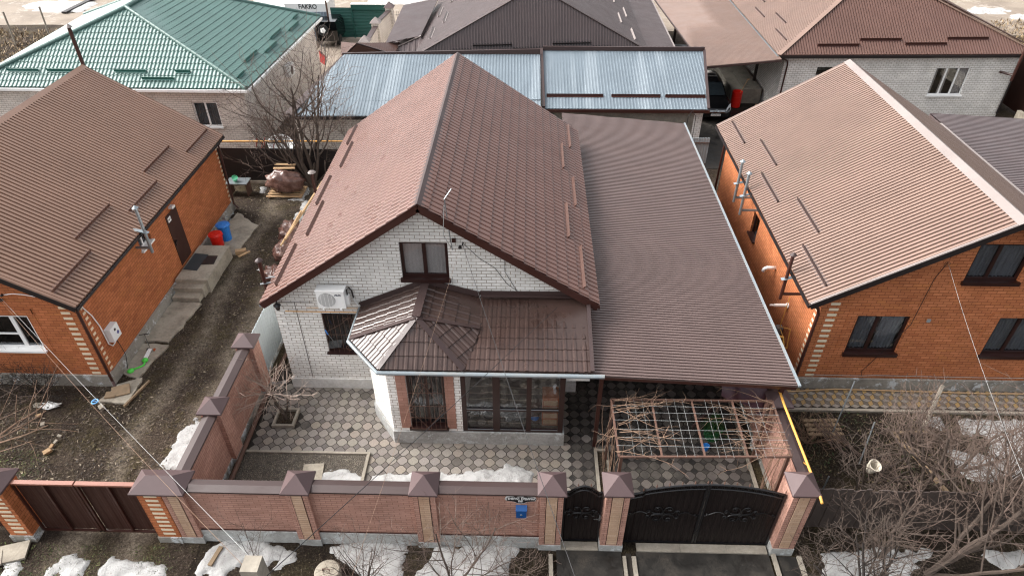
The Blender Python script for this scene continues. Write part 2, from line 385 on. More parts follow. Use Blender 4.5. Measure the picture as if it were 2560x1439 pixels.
PROF = {'corr': [(0, 1), (.58, 1), (.61, 0), (.96, 0)], 'tile': [(0, 0), (.12, 0), (.19, .9), (.3, 1), (.8, 1), (.94, .85)],
        'wave': [(0, 0), (.12, .06), (.3, .5), (.45, .93), (.55, 1), (.68, .9), (.85, .35)], 'trap': [(0, 1), (.34, 1), (.42, 0), (.92, 0)],
        'seam': [(0, 0), (.8, 0), (.86, 1), (.94, 1)], 'bay': [(0, 0), (.05, 0), (.16, 1), (.36, 1), (.5, .35), (.85, .35), (.97, 0)]}
def sheet(mb, poly, down, kind, period, h, course=None, step=0.0, deck=.07, flip=False):
    pts = [Vector(p) for p in poly]; n = (pts[1] - pts[0]).cross(pts[2] - pts[0]).normalized()
    if n.z < 0: pts = pts[::-1]; n = -n
    d = Vector(down); d = (d - n * d.dot(n)).normalized(); a = n.cross(d)
    if flip: a = -a
    o = pts[0]
    U = [(p - o).dot(a) for p in pts]; V = [(p - o).dot(d) for p in pts]
    u0, u1, v0, v1 = min(U), max(U), min(V), max(V); pr = PROF[kind]
    ks = []; k = math.floor(u0 / period) - 1
    while k * period < u1 + period:
        for fr, hh in pr: ks.append((k * period + fr * period, hh * h))
        k += 1
    if course:
        vs_ = []; v = v1
        while v > v0 - course: vs_ += [(v, step), (v - course + .012, 0.0)]; v -= course
        vs_ = sorted(vs_)
    else: vs_ = [(v0 - .01, 0), (v1 + .01, 0)]
    bm = bmesh.new(); lay = bm.verts.layers.float.new('w'); grid = []
    for (u, hu) in ks:
        row = []
        for (v, hv) in vs_:
            q = bm.verts.new((u, v, 0)); q[lay] = hu + hv; row.append(q)
        grid.append(row)
    for i in range(len(grid) - 1):
        for j in range(len(vs_) - 1): bm.faces.new((grid[i][j], grid[i + 1][j], grid[i + 1][j + 1], grid[i][j + 1]))
    P2 = [Vector((U[i], V[i], 0)) for i in range(len(pts))]; cen = sum(P2, Vector()) / len(P2)
    for i in range(len(P2)):
        p, q = P2[i], P2[(i + 1) % len(P2)]; e = q - p
        if e.length < 1e-5: continue
        nn = Vector((e.y, -e.x, 0)).normalized()
        if nn.dot(cen - p) > 0: nn = -nn
        bmesh.ops.bisect_plane(bm, geom=bm.verts[:] + bm.edges[:] + bm.faces[:], plane_co=p, plane_no=nn, clear_outer=True)
    bm.verts.index_update()
    vs = [o + a * q.co.x + d * q.co.y + n * (q[lay] + .004) for q in bm.verts]
    fs = [tuple(x.index for x in f.verts) for f in bm.faces]
    if not flip: pass
    # face orientation: make normals agree with n
    if fs:
        f = fs[0]; m_ = (vs[f[1]] - vs[f[0]]).cross(vs[f[2]] - vs[f[0]])
        if m_.dot(n) < 0: fs = [t[::-1] for t in fs]
    bm.free(); mb.add(vs, fs)
    if deck: mb.slab(pts, deck)
    return mb
def wall(mb, o, u, L, top, holes=(), base=0.0, rev=.12):
    """vertical wall skin: o=(x,y) start, u=(ux,uy), top=[(u,v)..] outline, holes=[(u0,v0,u1,v1)], reveals cut back by rev"""
    ux, uy = u; n = Vector((uy, -ux, 0)); O = Vector((o[0], o[1], 0)); Ud = Vector((ux, uy, 0))
    us = sorted({0.0, L} | {t[0] for t in top} | {h[0] for h in holes} | {h[2] for h in holes})
    mx = max(t[1] for t in top); vs_ = sorted({base, mx} | {h[1] for h in holes} | {h[3] for h in holes})
    bm = bmesh.new(); g = [[bm.verts.new((a, b, 0)) for b in vs_] for a in us]
    for i in range(len(us) - 1):
        for j in range(len(vs_) - 1):
            cu, cv = (us[i] + us[i + 1]) / 2, (vs_[j] + vs_[j + 1]) / 2
            if any(h[0] < cu < h[2] and h[1] < cv < h[3] for h in holes): continue
            bm.faces.new((g[i][j], g[i + 1][j], g[i + 1][j + 1], g[i][j + 1]))
    for i in range(len(top) - 1):
        p = Vector((top[i][0], top[i][1], 0)); q = Vector((top[i + 1][0], top[i + 1][1], 0)); e = q - p
        nn = Vector((-e.y, e.x, 0)).normalized()
        bmesh.ops.bisect_plane(bm, geom=bm.verts[:] + bm.edges[:] + bm.faces[:], plane_co=p, plane_no=nn, clear_outer=True)
    bm.verts.index_update()
    mb.add([O + Ud * q.co.x + Vector((0, 0, q.co.y)) for q in bm.verts], [tuple(x.index for x in f.verts) for f in bm.faces]); bm.free()
    for (a, b, c, d) in holes:
        P4 = [(a, b), (c, b), (c, d), (a, d)]
        f = [O + Ud * x + Vector((0, 0, z)) for x, z in P4]; k = [p - n * rev for p in f]
        for i in range(4):
            j = (i + 1) % 4; mb.add([f[j], f[i], k[i], k[j]], [(0, 1, 2, 3)])
    return mb
def window(T, o, u, hole, frame='frame_dark', fw=.07, mull=(.5,), trans=(), rev=.12, sill=True, sillmat=None, curtain='curtain', cur=((0, 1),), depth=.5, coff=.1, sillh=.05, transidx=None):
    """window with frame, panes, sill, curtain and a dark room box behind, set in a hole of a wall (same o,u as wall)"""
    a, b, c, d = hole; ux, uy = u; n = Vector((uy, -ux, 0)); O = Vector((o[0], o[1], 0)); Ud = Vector((ux, uy, 0)); Z = Vector((0, 0, 1))
    def Pt(x, z, y=0): return O + Ud * x + Z * z + n * y
    def bx(mb, x0, z0, x1, z1, y0, y1):
        v = [Pt(x, z, y) for z in (z0, z1) for y in (y1, y0) for x in (x0, x1)]
        mb.add(v, [(0, 2, 3, 1), (4, 5, 7, 6), (0, 1, 5, 4), (2, 6, 7, 3), (0, 4, 6, 2), (1, 3, 7, 5)])
    yb = -rev - .004; yf = yb + .05
    m = MB()
    bx(m, a + .002, b + .002, a + fw, d - .002, yb, yf); bx(m, c - fw, b + .002, c - .002, d - .002, yb, yf)
    bx(m, a + fw, b + .002, c - fw, b + fw, yb, yf); bx(m, a + fw, d - fw, c - fw, d - .002, yb, yf)
    edges = [a + fw] + [a + (c - a) * t for t in mull] + [c - fw]
    for t in mull: x = a + (c - a) * t; bx(m, x - fw * .6, b + fw, x + fw * .6, d - fw, yb, yf - .006)
    for i, t in enumerate(trans):
        if transidx is None: bx(m, a + fw, b + (d - b) * t - .03, c - fw, b + (d - b) * t + .03, yb, yf - .01)
        else: bx(m, edges[transidx[i]], b + (d - b) * t - .025, edges[transidx[i] + 1], b + (d - b) * t + .025, yb, yf - .01)
    wf = T.part('window', m, frame)
    g = MB(); bx(g, a + fw, b + fw, c - fw, d - fw, yb + .012, yb + .02)
    o2 = g.build('pane', M['glass'], wf, T.loc)
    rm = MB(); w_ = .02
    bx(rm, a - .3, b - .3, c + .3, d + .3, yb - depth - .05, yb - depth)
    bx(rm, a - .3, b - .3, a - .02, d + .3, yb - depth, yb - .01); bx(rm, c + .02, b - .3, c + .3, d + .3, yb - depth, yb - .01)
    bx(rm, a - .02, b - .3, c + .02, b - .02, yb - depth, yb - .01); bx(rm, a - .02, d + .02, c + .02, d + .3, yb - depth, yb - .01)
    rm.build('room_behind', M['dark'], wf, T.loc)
    if curtain:
        cm = MB()
        for (p, q) in cur:
            x0 = a + (c - a) * p; x1 = a + (c - a) * q; k = max(4, int((x1 - x0) / .025)); vs = []
            for i in range(k + 1):
                x = x0 + (x1 - x0) * i / k; y = yb - coff + min(.022, coff * .3) * math.sin(x * 62) + min(.01, coff * .15) * math.sin(x * 23)
                vs += [Pt(x, b + .03, y), Pt(x, d - .03, y)]
            cm.add(vs, [(2 * i, 2 * i + 2, 2 * i + 3, 2 * i + 1) for i in range(k)])
        cm.build('curtain', M[curtain], wf, T.loc)
    if sill:
        sm = MB(); bx(sm, a - .04, b - sillh, c + .04, b + .012, -rev + .05, .09); sm.build('sill', M[sillmat or frame], wf, T.loc)
    return wf
def guard(T, p, q, n, mat='guard', hgt=.12):
    """snow guard: bent plate with flanges lying on the roof, from p to q, roof normal n"""
    p = Vector(p); q = Vector(q); n = Vector(n).normalized(); L = (q - p).normalized(); s_ = L.cross(n).normalized()
    mb = MB(); pr = [(-.14, .005), (-.14, .012), (-.05, .014), (0, hgt), (.05, .014), (.14, .012), (.14, .005), (.052, .005), (0, hgt - .012), (-.052, .005)]
    k = len(pr); v = [e + s_ * a * .7 + n * (b + .022) for e in (p, q) for a, b in pr]
    mb.add(v, [(i, (i + 1) % k, (i + 1) % k + k, i + k) for i in range(k)])
    mb.add([v[2], v[3], v[4]], [(0, 1, 2)]); mb.add([v[2 + k], v[4 + k], v[3 + k]], [(0, 1, 2)])
    return T.part('snow_guard', mb, mat)
def ridge(mb, a, b, nl, nr, w_=.18, lift=.04):
    a = Vector(a); b = Vector(b); d = (b - a).normalized()
    for n, sg in ((Vector(nl).normalized(), -1), (Vector(nr).normalized(), 1)):
        s_ = d.cross(n).normalized()
        if s_.dot(Vector(n) - Vector((0, 0, n.z))) < 0: s_ = -s_
        top = Vector((0, 0, lift + .018))
        mb.slab([a + top, b + top, b + top + s_ * w_ , a + top + s_ * w_], .012)
def pipe_run(mb, pts, r, n=8): return mb.tube(pts, r, n)
def quoins(mb, x, y, ux, uy, z0, z1, pitch, w_, h, dx=0, out=.006):
    nx, ny = uy, -ux; z = z0; k = 0
    while z + h < z1:
        a = Vector((x + ux * dx + nx * out, y + uy * dx + ny * out, z)); U = Vector((ux, uy, 0)); N = Vector((nx, ny, 0)); Zv = Vector((0, 0, 1))
        v = [a + U * p + N * q + Zv * r_ for r_ in (0, h) for q in (-.02, 0) for p in (0, w_)]
        mb.add(v, [(0, 2, 3, 1), (4, 5, 7, 6), (0, 1, 5, 4), (2, 6, 7, 3), (0, 4, 6, 2), (1, 3, 7, 5)])
        z += pitch; k += 1

# ================================================================ SETTING
def rnd(a, b): return random.uniform(a, b)
def tintv(h, var=.12):
    c = lin(h); k = 1 + rnd(-var, var); return (c[0] * k, c[1] * k * (1 + rnd(-.02, .02)), c[2] * k * (1 + rnd(-.03, .03)), 1)
def ground_sheet():
    mb = MB()
    mb.add([(-400, -60, -.062), (400, -60, -.062), (400, 500, -.062), (-400, 500, -.062)], [(0, 1, 2, 3)])
    struct('ground', mb, 'ground', 'bare brown earth and dead grass around the houses', 'ground')
    # uneven soil of the near yards, a height field that always stays just below the paving
    for nm, x0, x1, y0, y1, lb in (('yard_soil', -20, -7.9, 4, 29, 'churned muddy yard soil beside the left orange brick house'), ('verge_soil', -7.9, 7.2, 4, 9.5, 'dark street verge soil in front of the brick fence'),
                                   ('garden_soil', 7.2, 24, 4, 14.2, 'dark garden soil in front of the right orange brick house')):
        st = .09; nx = int((x1 - x0) / st); ny = int((y1 - y0) / st); vs = []; fs = []
        for j in range(ny + 1):
            for i in range(nx + 1):
                x = x0 + (x1 - x0) * i / nx; y = y0 + (y1 - y0) * j / ny
                h = noise.fractal(Vector((x * 1.3, y * 1.3, 3)), 1.0, 2.1, 4) * .035 + noise.noise(Vector((x * 9, y * 9, 7))) * .018
                vs.append((x, y, min(-.004, -.03 + h)))
        for j in range(ny):
            for i in range(nx):
                a = j * (nx + 1) + i; fs.append((a, a + 1, a + nx + 2, a + nx + 1))
        m = MB(); m.add(vs, fs); struct(nm, m, 'ground' if nm == 'yard_soil' else 'dark_soil', lb, 'soil')
ground_sheet()
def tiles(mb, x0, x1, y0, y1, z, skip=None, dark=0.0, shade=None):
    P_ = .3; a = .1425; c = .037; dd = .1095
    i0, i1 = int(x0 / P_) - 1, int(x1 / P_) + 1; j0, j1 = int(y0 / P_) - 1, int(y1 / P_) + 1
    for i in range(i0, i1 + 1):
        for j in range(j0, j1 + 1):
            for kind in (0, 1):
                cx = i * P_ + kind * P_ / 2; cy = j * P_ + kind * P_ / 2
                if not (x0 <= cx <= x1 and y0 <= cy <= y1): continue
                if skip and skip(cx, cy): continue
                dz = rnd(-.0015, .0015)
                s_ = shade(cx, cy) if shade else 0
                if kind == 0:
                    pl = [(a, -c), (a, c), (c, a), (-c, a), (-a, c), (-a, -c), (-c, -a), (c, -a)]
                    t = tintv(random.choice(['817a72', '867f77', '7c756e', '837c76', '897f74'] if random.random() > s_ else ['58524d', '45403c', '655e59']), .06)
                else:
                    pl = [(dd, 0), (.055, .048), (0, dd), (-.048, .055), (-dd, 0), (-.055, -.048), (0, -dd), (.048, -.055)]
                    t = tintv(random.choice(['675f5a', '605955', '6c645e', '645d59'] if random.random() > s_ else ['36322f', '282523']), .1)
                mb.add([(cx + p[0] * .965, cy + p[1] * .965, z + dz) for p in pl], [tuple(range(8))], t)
mb = MB(); mb.prism([(-8.05, 9.45), (6.35, 9.45), (6.45, 28.2), (1.4, 28.2), (1.4, 15.2), (-8.15, 15.2)], .0, .02)
struct('paving_base', mb, 'joint', 'dark sand joints under the courtyard tiles', 'paving base')
mb = MB()
def in_skip(x, y):
    if x < -4.2 and y < 12.0: return True
    if 1.98 < x < 2.42 and y < 12.2: return True
    if x < -7.5: return True
    if -7.28 < x < -6.55 and 12.75 < y < 13.5: return True
    if y > 14.4 and x < 1.4: return True
    return False
tiles(mb, -8, 6.05, 9.5, 28, .027, in_skip, shade=lambda x, y: (.97 if (x > 1.3 and y > 11) or (x > 2.3 and noise.noise(Vector((x * 1.1, y * 1.1, 0))) > -.2) else (.15 if y < 10.3 else .06)))  # carport and pergola shade put into darker tile tints, along with wet tiles
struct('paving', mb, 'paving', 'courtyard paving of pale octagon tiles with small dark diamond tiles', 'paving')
# bed, kerbs, soil strips
mb = MB(); mb.prism([(-7.72, 9.45), (-4.3, 9.45), (-4.3, 11.86), (-7.72, 11.86)], .0, .045)
struct('planting_bed', mb, 'gravel', 'gravelly planting bed behind the front brick fence', 'planting bed')
mb = MB(); mb.box(-7.75, 11.86, 0, -4.22, 11.93, .09); mb.box(-4.3, 9.47, 0, -4.22, 11.858, .09)
struct('bed_kerb', mb, 'kerb', 'thin concrete kerb around the gravelly planting bed', 'kerb')
mb = MB(); mb.box(1.98, 9.5, 0, 2.06, 12.2, .1); mb.box(2.3, 9.5, 0, 2.38, 12.2, .1); mb.box(2.062, 12.12, 0, 2.298, 12.2, .1); mb.box(6.14, 9.5, 0, 6.22, 15, .1)
struct('path_kerb', mb, 'kerb', 'pale concrete kerbs between the footpath and the vine pergola', 'kerb')
mb = MB(); mb.box(2.062, 9.5, 0, 2.298, 12.118, .05); mb.box(6.222, 9.5, 0, 6.55, 15, .04); mb.prism([(-8.15, 9.6), (-7.8, 9.6), (-7.8, 16.5), (-8.15, 16.5)], 0.0, .04)
struct('soil_strip', mb, 'ground', 'narrow strips of dark soil along the courtyard edges', 'soil')
# driveway in front of the gates
mb = MB(); mb.box(.85, 5.5, -.04, 2.42, 9.14, .012); mb.box(2.78, 5.5, -.04, 5.98, 9.14, .013); mb.box(6.18, 5.5, -.04, 6.62, 9.1, .011)
struct('driveway', mb, 'asphalt', 'dark damp concrete slabs in front of the black gates', 'driveway')
mb = MB(); mb.box(.66, 5.5, 0, .76, 9.0, .07); mb.box(2.44, 5.5, 0, 2.52, 9.0, .06); mb.box(2.66, 5.5, 0, 2.76, 9.0, .06); mb.obox((6.08, 7.4, .03), .1, 3.7, .06, 0); mb.obox((6.68, 7.3, .035), .1, 3.6, .08, 0)
mb.box(.96, 9.145, 0, 1.86, 9.36, .05); mb.box(2.8, 9.145, 0, 3.86, 9.36, .05); mb.box(3.865, 9.145, 0, 4.98, 9.36, .052); mb.box(4.985, 9.145, 0, 5.95, 9.36, .05)
struct('driveway_kerb', mb, 'kerb', 'pale concrete kerb strips and threshold of the driveway', 'kerb')
mb = MB(); mb.box(2.525, 5.5, -.03, 2.655, 9.1, .002); mb.box(6.135, 5.5, -.03, 6.17, 9.1, .004)
struct('drain_gap', mb, 'joint', 'dark drainage gaps between the driveway slabs', 'gap')
# path of the right house
mb = MB(); mb.box(7.75, 13.92, -.03, 24, 14.74, .02); struct('path_base', mb, 'joint', 'dark joints of the side path', 'path base')
mb = MB(); s_ = .165; hx = s_ * math.sqrt(3)
for j in range(-1, 6):
    for i in range(0, 62):
        cx = 7.9 + i * hx + (j % 2) * hx / 2; cy = 13.95 + j * s_ * 1.5
        hv = [Vector((cx + s_ * math.cos(R(30 + 60 * k)), cy + s_ * math.sin(R(30 + 60 * k)), 0)) for k in range(6)]; c0 = Vector((cx, cy, 0))
        for q, tn in ((0, '8a8178'), (2, '5f554d'), (4, '94794f')):
            pl = [c0, hv[q], hv[(q + 1) % 6], hv[(q + 2) % 6]]; ce = sum(pl, Vector()) / 4
            if not (13.95 < ce.y < 14.72 and 7.8 < ce.x < 23.9): continue
            pl = [ce + (p - ce) * .93 for p in pl]; mb.add([(p.x, p.y, .026 + rnd(-.001, .001)) for p in pl], [(0, 1, 2, 3)], tintv(tn, .12))
struct('path', mb, 'paving', 'path of grey, brown and tan rhombus tiles along the right house', 'path')
mb = MB(); mb.box(7.75, 13.82, -.03, 24, 13.915, .05); struct('path_kerb_right', mb, 'kerb', 'concrete kerb of the rhombus tile path', 'kerb')
# concrete apron of left house
mb = MB()
def blob_poly(pts, z0, z1, var=.05):
    out = []
    for i in range(len(pts)):
        a, b = Vector(pts[i]), Vector(pts[(i + 1) % len(pts)]); k = max(1, int((b - a).length / .18))
        for q in range(k):
            p = a + (b - a) * q / k; nn = noise.noise(Vector((p.x * 3, p.y * 3, 1))) * var * 2; out.append((p.x + nn, p.y + nn * .6))
    return mb.prism(out, z0, z1)
blob_poly([(-12.68, 14.95), (-12.02, 14.6), (-11.75, 16.2), (-12.65, 16.25)], -.03, .03)
blob_poly([(-12.66, 16.4), (-11.8, 16.35), (-11.5, 18.4), (-12.6, 18.5)], -.03, .034)
blob_poly([(-12.1, 21.3), (-11.35, 21.5), (-11.2, 23.6), (-12.4, 24.6), (-12.6, 23)], -.03, .03)
blob_poly([(-12.78,13.65),(-11.84,13.59),(-11.93,14.68),(-12.49,14.41)], -.03, .035)
struct('concrete_apron', mb, 'concrete', 'cracked concrete apron along the left orange brick house', 'apron')
# back ground: pale road, far road, dirt yard
mb = MB(); mb.add([(-14.5, 40.5, -.05), (-9.9, 34, -.05), (-9, 49, -.05), (-14.5, 49, -.05)], [(0, 1, 2, 3)]); struct('back_yard_ground', mb, 'road', 'pale dusty yard ground behind the green roofed house', 'yard')
mb = MB(); vs = []; k = 40
for i in range(k + 1):
    x = -90 + i * 4.5; vs += [(x, 51.0 + .5 * math.sin(x * .3) + (4.0 if x < -20 else 0) * 0, -.05), (x, 61 + .8 * math.sin(x * .21 + 1), -.05)]
mb.add(vs, [(2 * i, 2 * i + 2, 2 * i + 3, 2 * i + 1) for i in range(k)]); struct('road', mb, 'road', 'pale muddy unpaved road behind the houses', 'road')
mb = MB(); mb.add([(8.5, 29.3, -.045), (13.6, 29.3, -.045), (13.6, 48, -.045), (8.5, 48, -.045)], [(0, 1, 2, 3)]); struct('dark_yard', mb, 'asphalt', 'dark yard ground under the far canopy', 'yard')

# snow patches
def snow(name, label, poly, hmax=.07, st=.05, z0=0.0, rough=1.0, group=None, edge=.09):
    P_ = np.array(poly, float); n = len(P_)
    x0, y0 = P_.min(0) - .1; x1, y1 = P_.max(0) + .1
    nx = max(4, int((x1 - x0) / st)); ny = max(4, int((y1 - y0) / st))
    X, Y = np.meshgrid(np.linspace(x0, x1, nx + 1), np.linspace(y0, y1, ny + 1)); D = np.full(X.shape, 1e9); I = np.zeros(X.shape, bool)
    for i in range(n):
        a = P_[i]; b = P_[(i + 1) % n]; e = b - a; t = np.clip(((X - a[0]) * e[0] + (Y - a[1]) * e[1]) / (e @ e), 0, 1)
        D = np.minimum(D, np.hypot(X - a[0] - t * e[0], Y - a[1] - t * e[1]))
        c = ((a[1] > Y) != (b[1] > Y)) & (X < (b[0] - a[0]) * (Y - a[1]) / ((b[1] - a[1]) or 1e-9) + a[0]); I ^= c
    D = np.where(I, D, -D); vs = []; K = []
    for j in range(ny + 1):
        for i in range(nx + 1):
            x, y = X[j, i], Y[j, i]
            d = D[j, i] + rough * (noise.fractal(Vector((x * 2.2, y * 2.2, 5)), 1.0, 2.0, 3) * .16 + noise.noise(Vector((x * 6, y * 6, 2))) * .06 + noise.noise(Vector((x * 14, y * 14, 4))) * .03)
            h = hmax * .6 * (1 - math.exp(-max(d, 0) / edge)) * (.7 + .5 * noise.fractal(Vector((x * 3, y * 3, 9)), 1.0, 2.0, 4)) + .012 if d > 0 else max(-.05, d * .8)
            vs.append((x, y, z0 + h)); K.append(d)
    fs = []
    for j in range(ny):
        for i in range(nx):
            a = j * (nx + 1) + i; q = (a, a + 1, a + nx + 2, a + nx + 1)
            if max(K[t] for t in q) > 0: fs.append(q)
    mb = MB(); mb.add(vs, fs); return single(name, mb, 'snow', label, 'snow patch', (float(P_[:, 0].mean()), float(P_[:, 1].mean()), z0), group or 'patches of old snow', smooth=True)
SP = [('long snow patch lying along the left yard side of the brick side fence', [(-9.76,11.28),(-8.98,11.3),(-9.3,13.03),(-9.61,13.1),(-9.85,11.92)], .09),
 ('snow patch behind the front fence inside the gravelly bed', [(-5.52,10.85),(-4.24,10.89),(-4.48,11.27),(-5.16,11.35),(-5.54,11.17)], .08),
 ('long snow patch on the courtyard tiles behind the middle fence pillar', [(-4.15,10.91),(0.31,10.99),(0.21,11.4),(-0.34,11.59),(-1.15,11.44),(-1.89,11.29),(-2.22,11.34),(-2.85,11.2),(-3.41,11.29),(-4.04,11.17)], .1),
 ('grey snow heap in front of the brown sheet gate', [(-11.21,8.18),(-10.33,8.2),(-10.38,8.6),(-10.77,8.74),(-11.26,8.57)], .08),
 ('broad snow patch between the brown gate and the street', [(-9.91,8.21),(-9.06,8.03),(-8.31,8.25),(-8.65,8.48),(-9.26,8.64),(-9.92,8.61)], .08),
 ('small snow patch in the bottom left corner', [(-12.22,8.16),(-11.93,8.16),(-12.12,8.5),(-12.37,8.55)], .06),
 ('snow patch at the foot of the first fence panel', [(-7.68,8.71),(-7.59,8.36),(-6.95,8.18),(-6.75,8.69),(-6.33,8.59),(-5.79,8.71),(-5.85,9.08),(-6.43,9.2),(-7.33,9.2),(-7.63,8.96)], .09),
 ('small ragged snow patch beside the broken concrete post', [(-5.82,8.5),(-5.47,8.77),(-5.59,9.03),(-5.77,8.97),(-5.8,8.76)], .05),
 ('snow patch under the leafless bush at the second fence panel', [(-4.58,9),(-4.46,9.25),(-3.38,9.3),(-2.83,9.23),(-2.84,8.39),(-3.05,8.17),(-3.74,8.36),(-4.35,8.74)], .09),
 ('wide snow patch under the leafless tree at the third fence panel', [(-1.99,9.2),(-0.13,9.32),(-0.08,9.14),(-0.44,8.45),(-1.4,8.02),(-2.69,8.28),(-2.31,8.64),(-2.14,8.85)], .09),
 ('snow patch under the right fruit trees by the street', [(7.03,8.63),(7.33,9.19),(8.16,9.35),(9.05,9.41),(9.99,9.36),(9.58,9.09),(9.21,8.68),(7.8,8.15)], .1),
 ('large snow field in the right garden beside the tile path', [(14.57,13.61),(15.19,13.78),(14.27,11.51),(13.3,11.29),(12.81,11.53),(12.48,12.12),(11.94,12.24),(11.87,12.45),(12.62,12.4),(13.03,12.13),(13.13,11.93),(13.22,12.91),(12.5,13.04),(12.7,13.57),(13.48,13.62)], .09),
 ('middle snow patch in the right garden under the brush', [(11.87,12.45),(12.71,12.26),(12.84,11.6),(12.45,11.46),(11.98,11.58),(11.88,11.9)], .07),
 ('narrow snow strip next to the tile path', [(11.59,13.54),(12.22,13.63),(12.22,13.28),(11.74,13.36)], .05),
 ('snow patch in the bottom right corner', [(11.1,9.28),(11.57,9.43),(12.21,9.38),(12.46,9.16),(12.02,9.04),(11.43,9.01),(11.21,9.13)], .08),
 ('melting snow strip beside the film covered pallet', [(-10.56,25.76),(-9.85,25.78),(-9.87,26.87),(-10.01,27.05),(-10.22,26.13)], .05),
 ('snow strip along the back of the main house', [(-9.87,24.26),(-9.76,25.78),(-9.55,25.44),(-9.56,23.79)], .05),
 ('tiny snow patch in front of the black sheet fence', [(-11.97,26.37),(-11.79,26.38),(-11.9,26.82),(-12.08,26.81)], .04),
 ('far snow field beyond the pale road at the left', [(-38.59,54.9),(-35.61,54.74),(-35.69,57.68),(-40.7,57.93),(-41.16,56.46)], .1),
 ('snow bank behind the lorry', [(-21.55,56.23),(-19.22,56.06),(-19.15,58.71),(-23.24,59.88)], .15),
 ('far snow patch by the road at the right', [(34.66,56.25),(37.06,56.08),(38.46,57.48),(36.13,57.89)], .1),
 ('far snow heap at the right edge', [(37.33,54.89),(39.18,54.4),(40.21,56.16),(38.04,55.88)], .12),
 ('snow strip beyond the lattice fence', [(-13.19,58.23),(-8.64,57.74),(-8.25,59.99),(-13.38,60.12)], .1)]
for lb, pl, h in SP: snow('snow_patch', lb, pl, h, .05 if min(p[1] for p in pl) < 30 else .3, 0.045 if 'bed' in lb else (.02 if 'courtyard' in lb else -.01), rough=1.0 if min(p[1] for p in pl) < 30 else 3)

# ================================================================ FRONT FENCE
FY = 9.25
def pillar_mb(T, cx, cy, wx, wy, h, capw=.07, caph=.36, pil=True, base=.2, mat='fence_brick'):
    x0, x1, y0, y1 = cx - wx / 2, cx + wx / 2, cy - wy / 2, cy + wy / 2
    mb = MB(); mb.box(x0, y0, base, x1, y1, h); p = T.part('pillar', mb, mat)
    m = MB(); m.box(x0 - .015, y0 - .015, -.05, x1 + .015, y1 + .015, base); m.build('plinth', M['plinth'], p, T.loc)
    if pil:
        m = MB(); m.box(cx - wx * .23, y0 - .012, base + .05, cx + wx * .23, y0 + .01, h - .005); m.build('pilaster', M['stone_pilaster'], p, T.loc)
        m = MB(); m.box(cx - wx * .265, y0 - .002, base + .02, cx - wx * .232, y0 + .01, h - .005); m.box(cx + wx * .232, y0 - .002, base + .02, cx + wx * .265, y0 + .01, h - .005); m.build('groove', M['trim'], p, T.loc)
    a, b, c, d = x0 - capw, x1 + capw, y0 - capw, y1 + capw; z = h + .002
    m = MB(); rx = max(0, (wx - wy) / 2)
    v = [(a, c, z), (b, c, z), (b, d, z), (a, d, z), (a, c, z + .05), (b, c, z + .05), (b, d, z + .05), (a, d, z + .05)]
    if rx > .05: v += [(cx - rx, cy, z + caph), (cx + rx, cy, z + caph)]; fs = [(0, 3, 2, 1), (0, 1, 5, 4), (1, 2, 6, 5), (2, 3, 7, 6), (3, 0, 4, 7), (4, 5, 9, 8), (5, 6, 9), (6, 7, 8, 9), (7, 4, 8)]
    else: v += [(cx, cy, z + caph)]; fs = [(0, 3, 2, 1), (0, 1, 5, 4), (1, 2, 6, 5), (2, 3, 7, 6), (3, 0, 4, 7), (4, 5, 8), (5, 6, 8), (6, 7, 8), (7, 4, 8)]
    m.add(v, fs); m.build('cap', M['cap'], p, T.loc)
    return p
def panel(T, x0, x1, z0, z1, y=FY, th=.25, plinth_out=.05):
    m = MB(); m.box(x0, y, z0, x1, y + th, z1); p = T.part('panel', m, 'fence_brick')
    m = MB(); m.box(x0, y - plinth_out, -.05, x1, y + th + .03, z0); m.build('plinth', M['plinth'], p, T.loc)
    m = MB(); m.add([(x0, y - .05, z1 + .005), (x1, y - .05, z1 + .005), (x1, y + th + .05, z1 + .005), (x0, y + th + .05, z1 + .005), (x0, y - .05, z1 + .055), (x1, y - .05, z1 + .055), (x1, y + th + .05, z1 + .055), (x0, y + th + .05, z1 + .055), (x0, y + th / 2, z1 + .1), (x1, y + th / 2, z1 + .1)],
        [(0, 3, 2, 1), (0, 1, 5, 4), (2, 3, 7, 6), (4, 5, 9, 8), (6, 7, 8, 9), (0, 4, 8, 7, 3), (1, 2, 6, 9, 5)]); m.build('coping', M['trim_mid'], p, T.loc)
    m = MB(); m.box(x0, y - .03, z0 + .002, x1, y - .003, z0 + .02); m.build('ledge', M['trim'], p, T.loc)
    return p
T = Thing('brick_fence', 'long pink brown brick front fence with pyramid capped pillars and grey plinth', 'fence', (-3.5, FY, 0))
pillar_mb(T, -8.03, 9.4, .5, .5, 1.95, pil=True)
for cx, h in ((-5.15, 2.04), (-2.23, 2.1), (.68, 2.18)): pillar_mb(T, cx, 9.42, .52, .52, h)
for x0, x1, h in ((-7.78, -5.41, 1.9), (-4.89, -2.49, 1.98), (-1.97, .42, 2.04)): panel(T, x0, x1, .42, h)
T2 = Thing('gate_pillar', 'pink brown brick pillar between the small gate and the double gate', 'pillar', (2.16, 9.4, 0), 'brick gate pillars'); pillar_mb(T2, 2.16, 9.42, .53, .52, 2.22, base=.24)
T2 = Thing('gate_pillar', 'rightmost brick pillar leaning beside the yellow gas pipe', 'pillar', (6.24, 9.4, 0), 'brick gate pillars'); pillar_mb(T2, 6.27, 9.42, .5, .52, 2.36, base=.26)
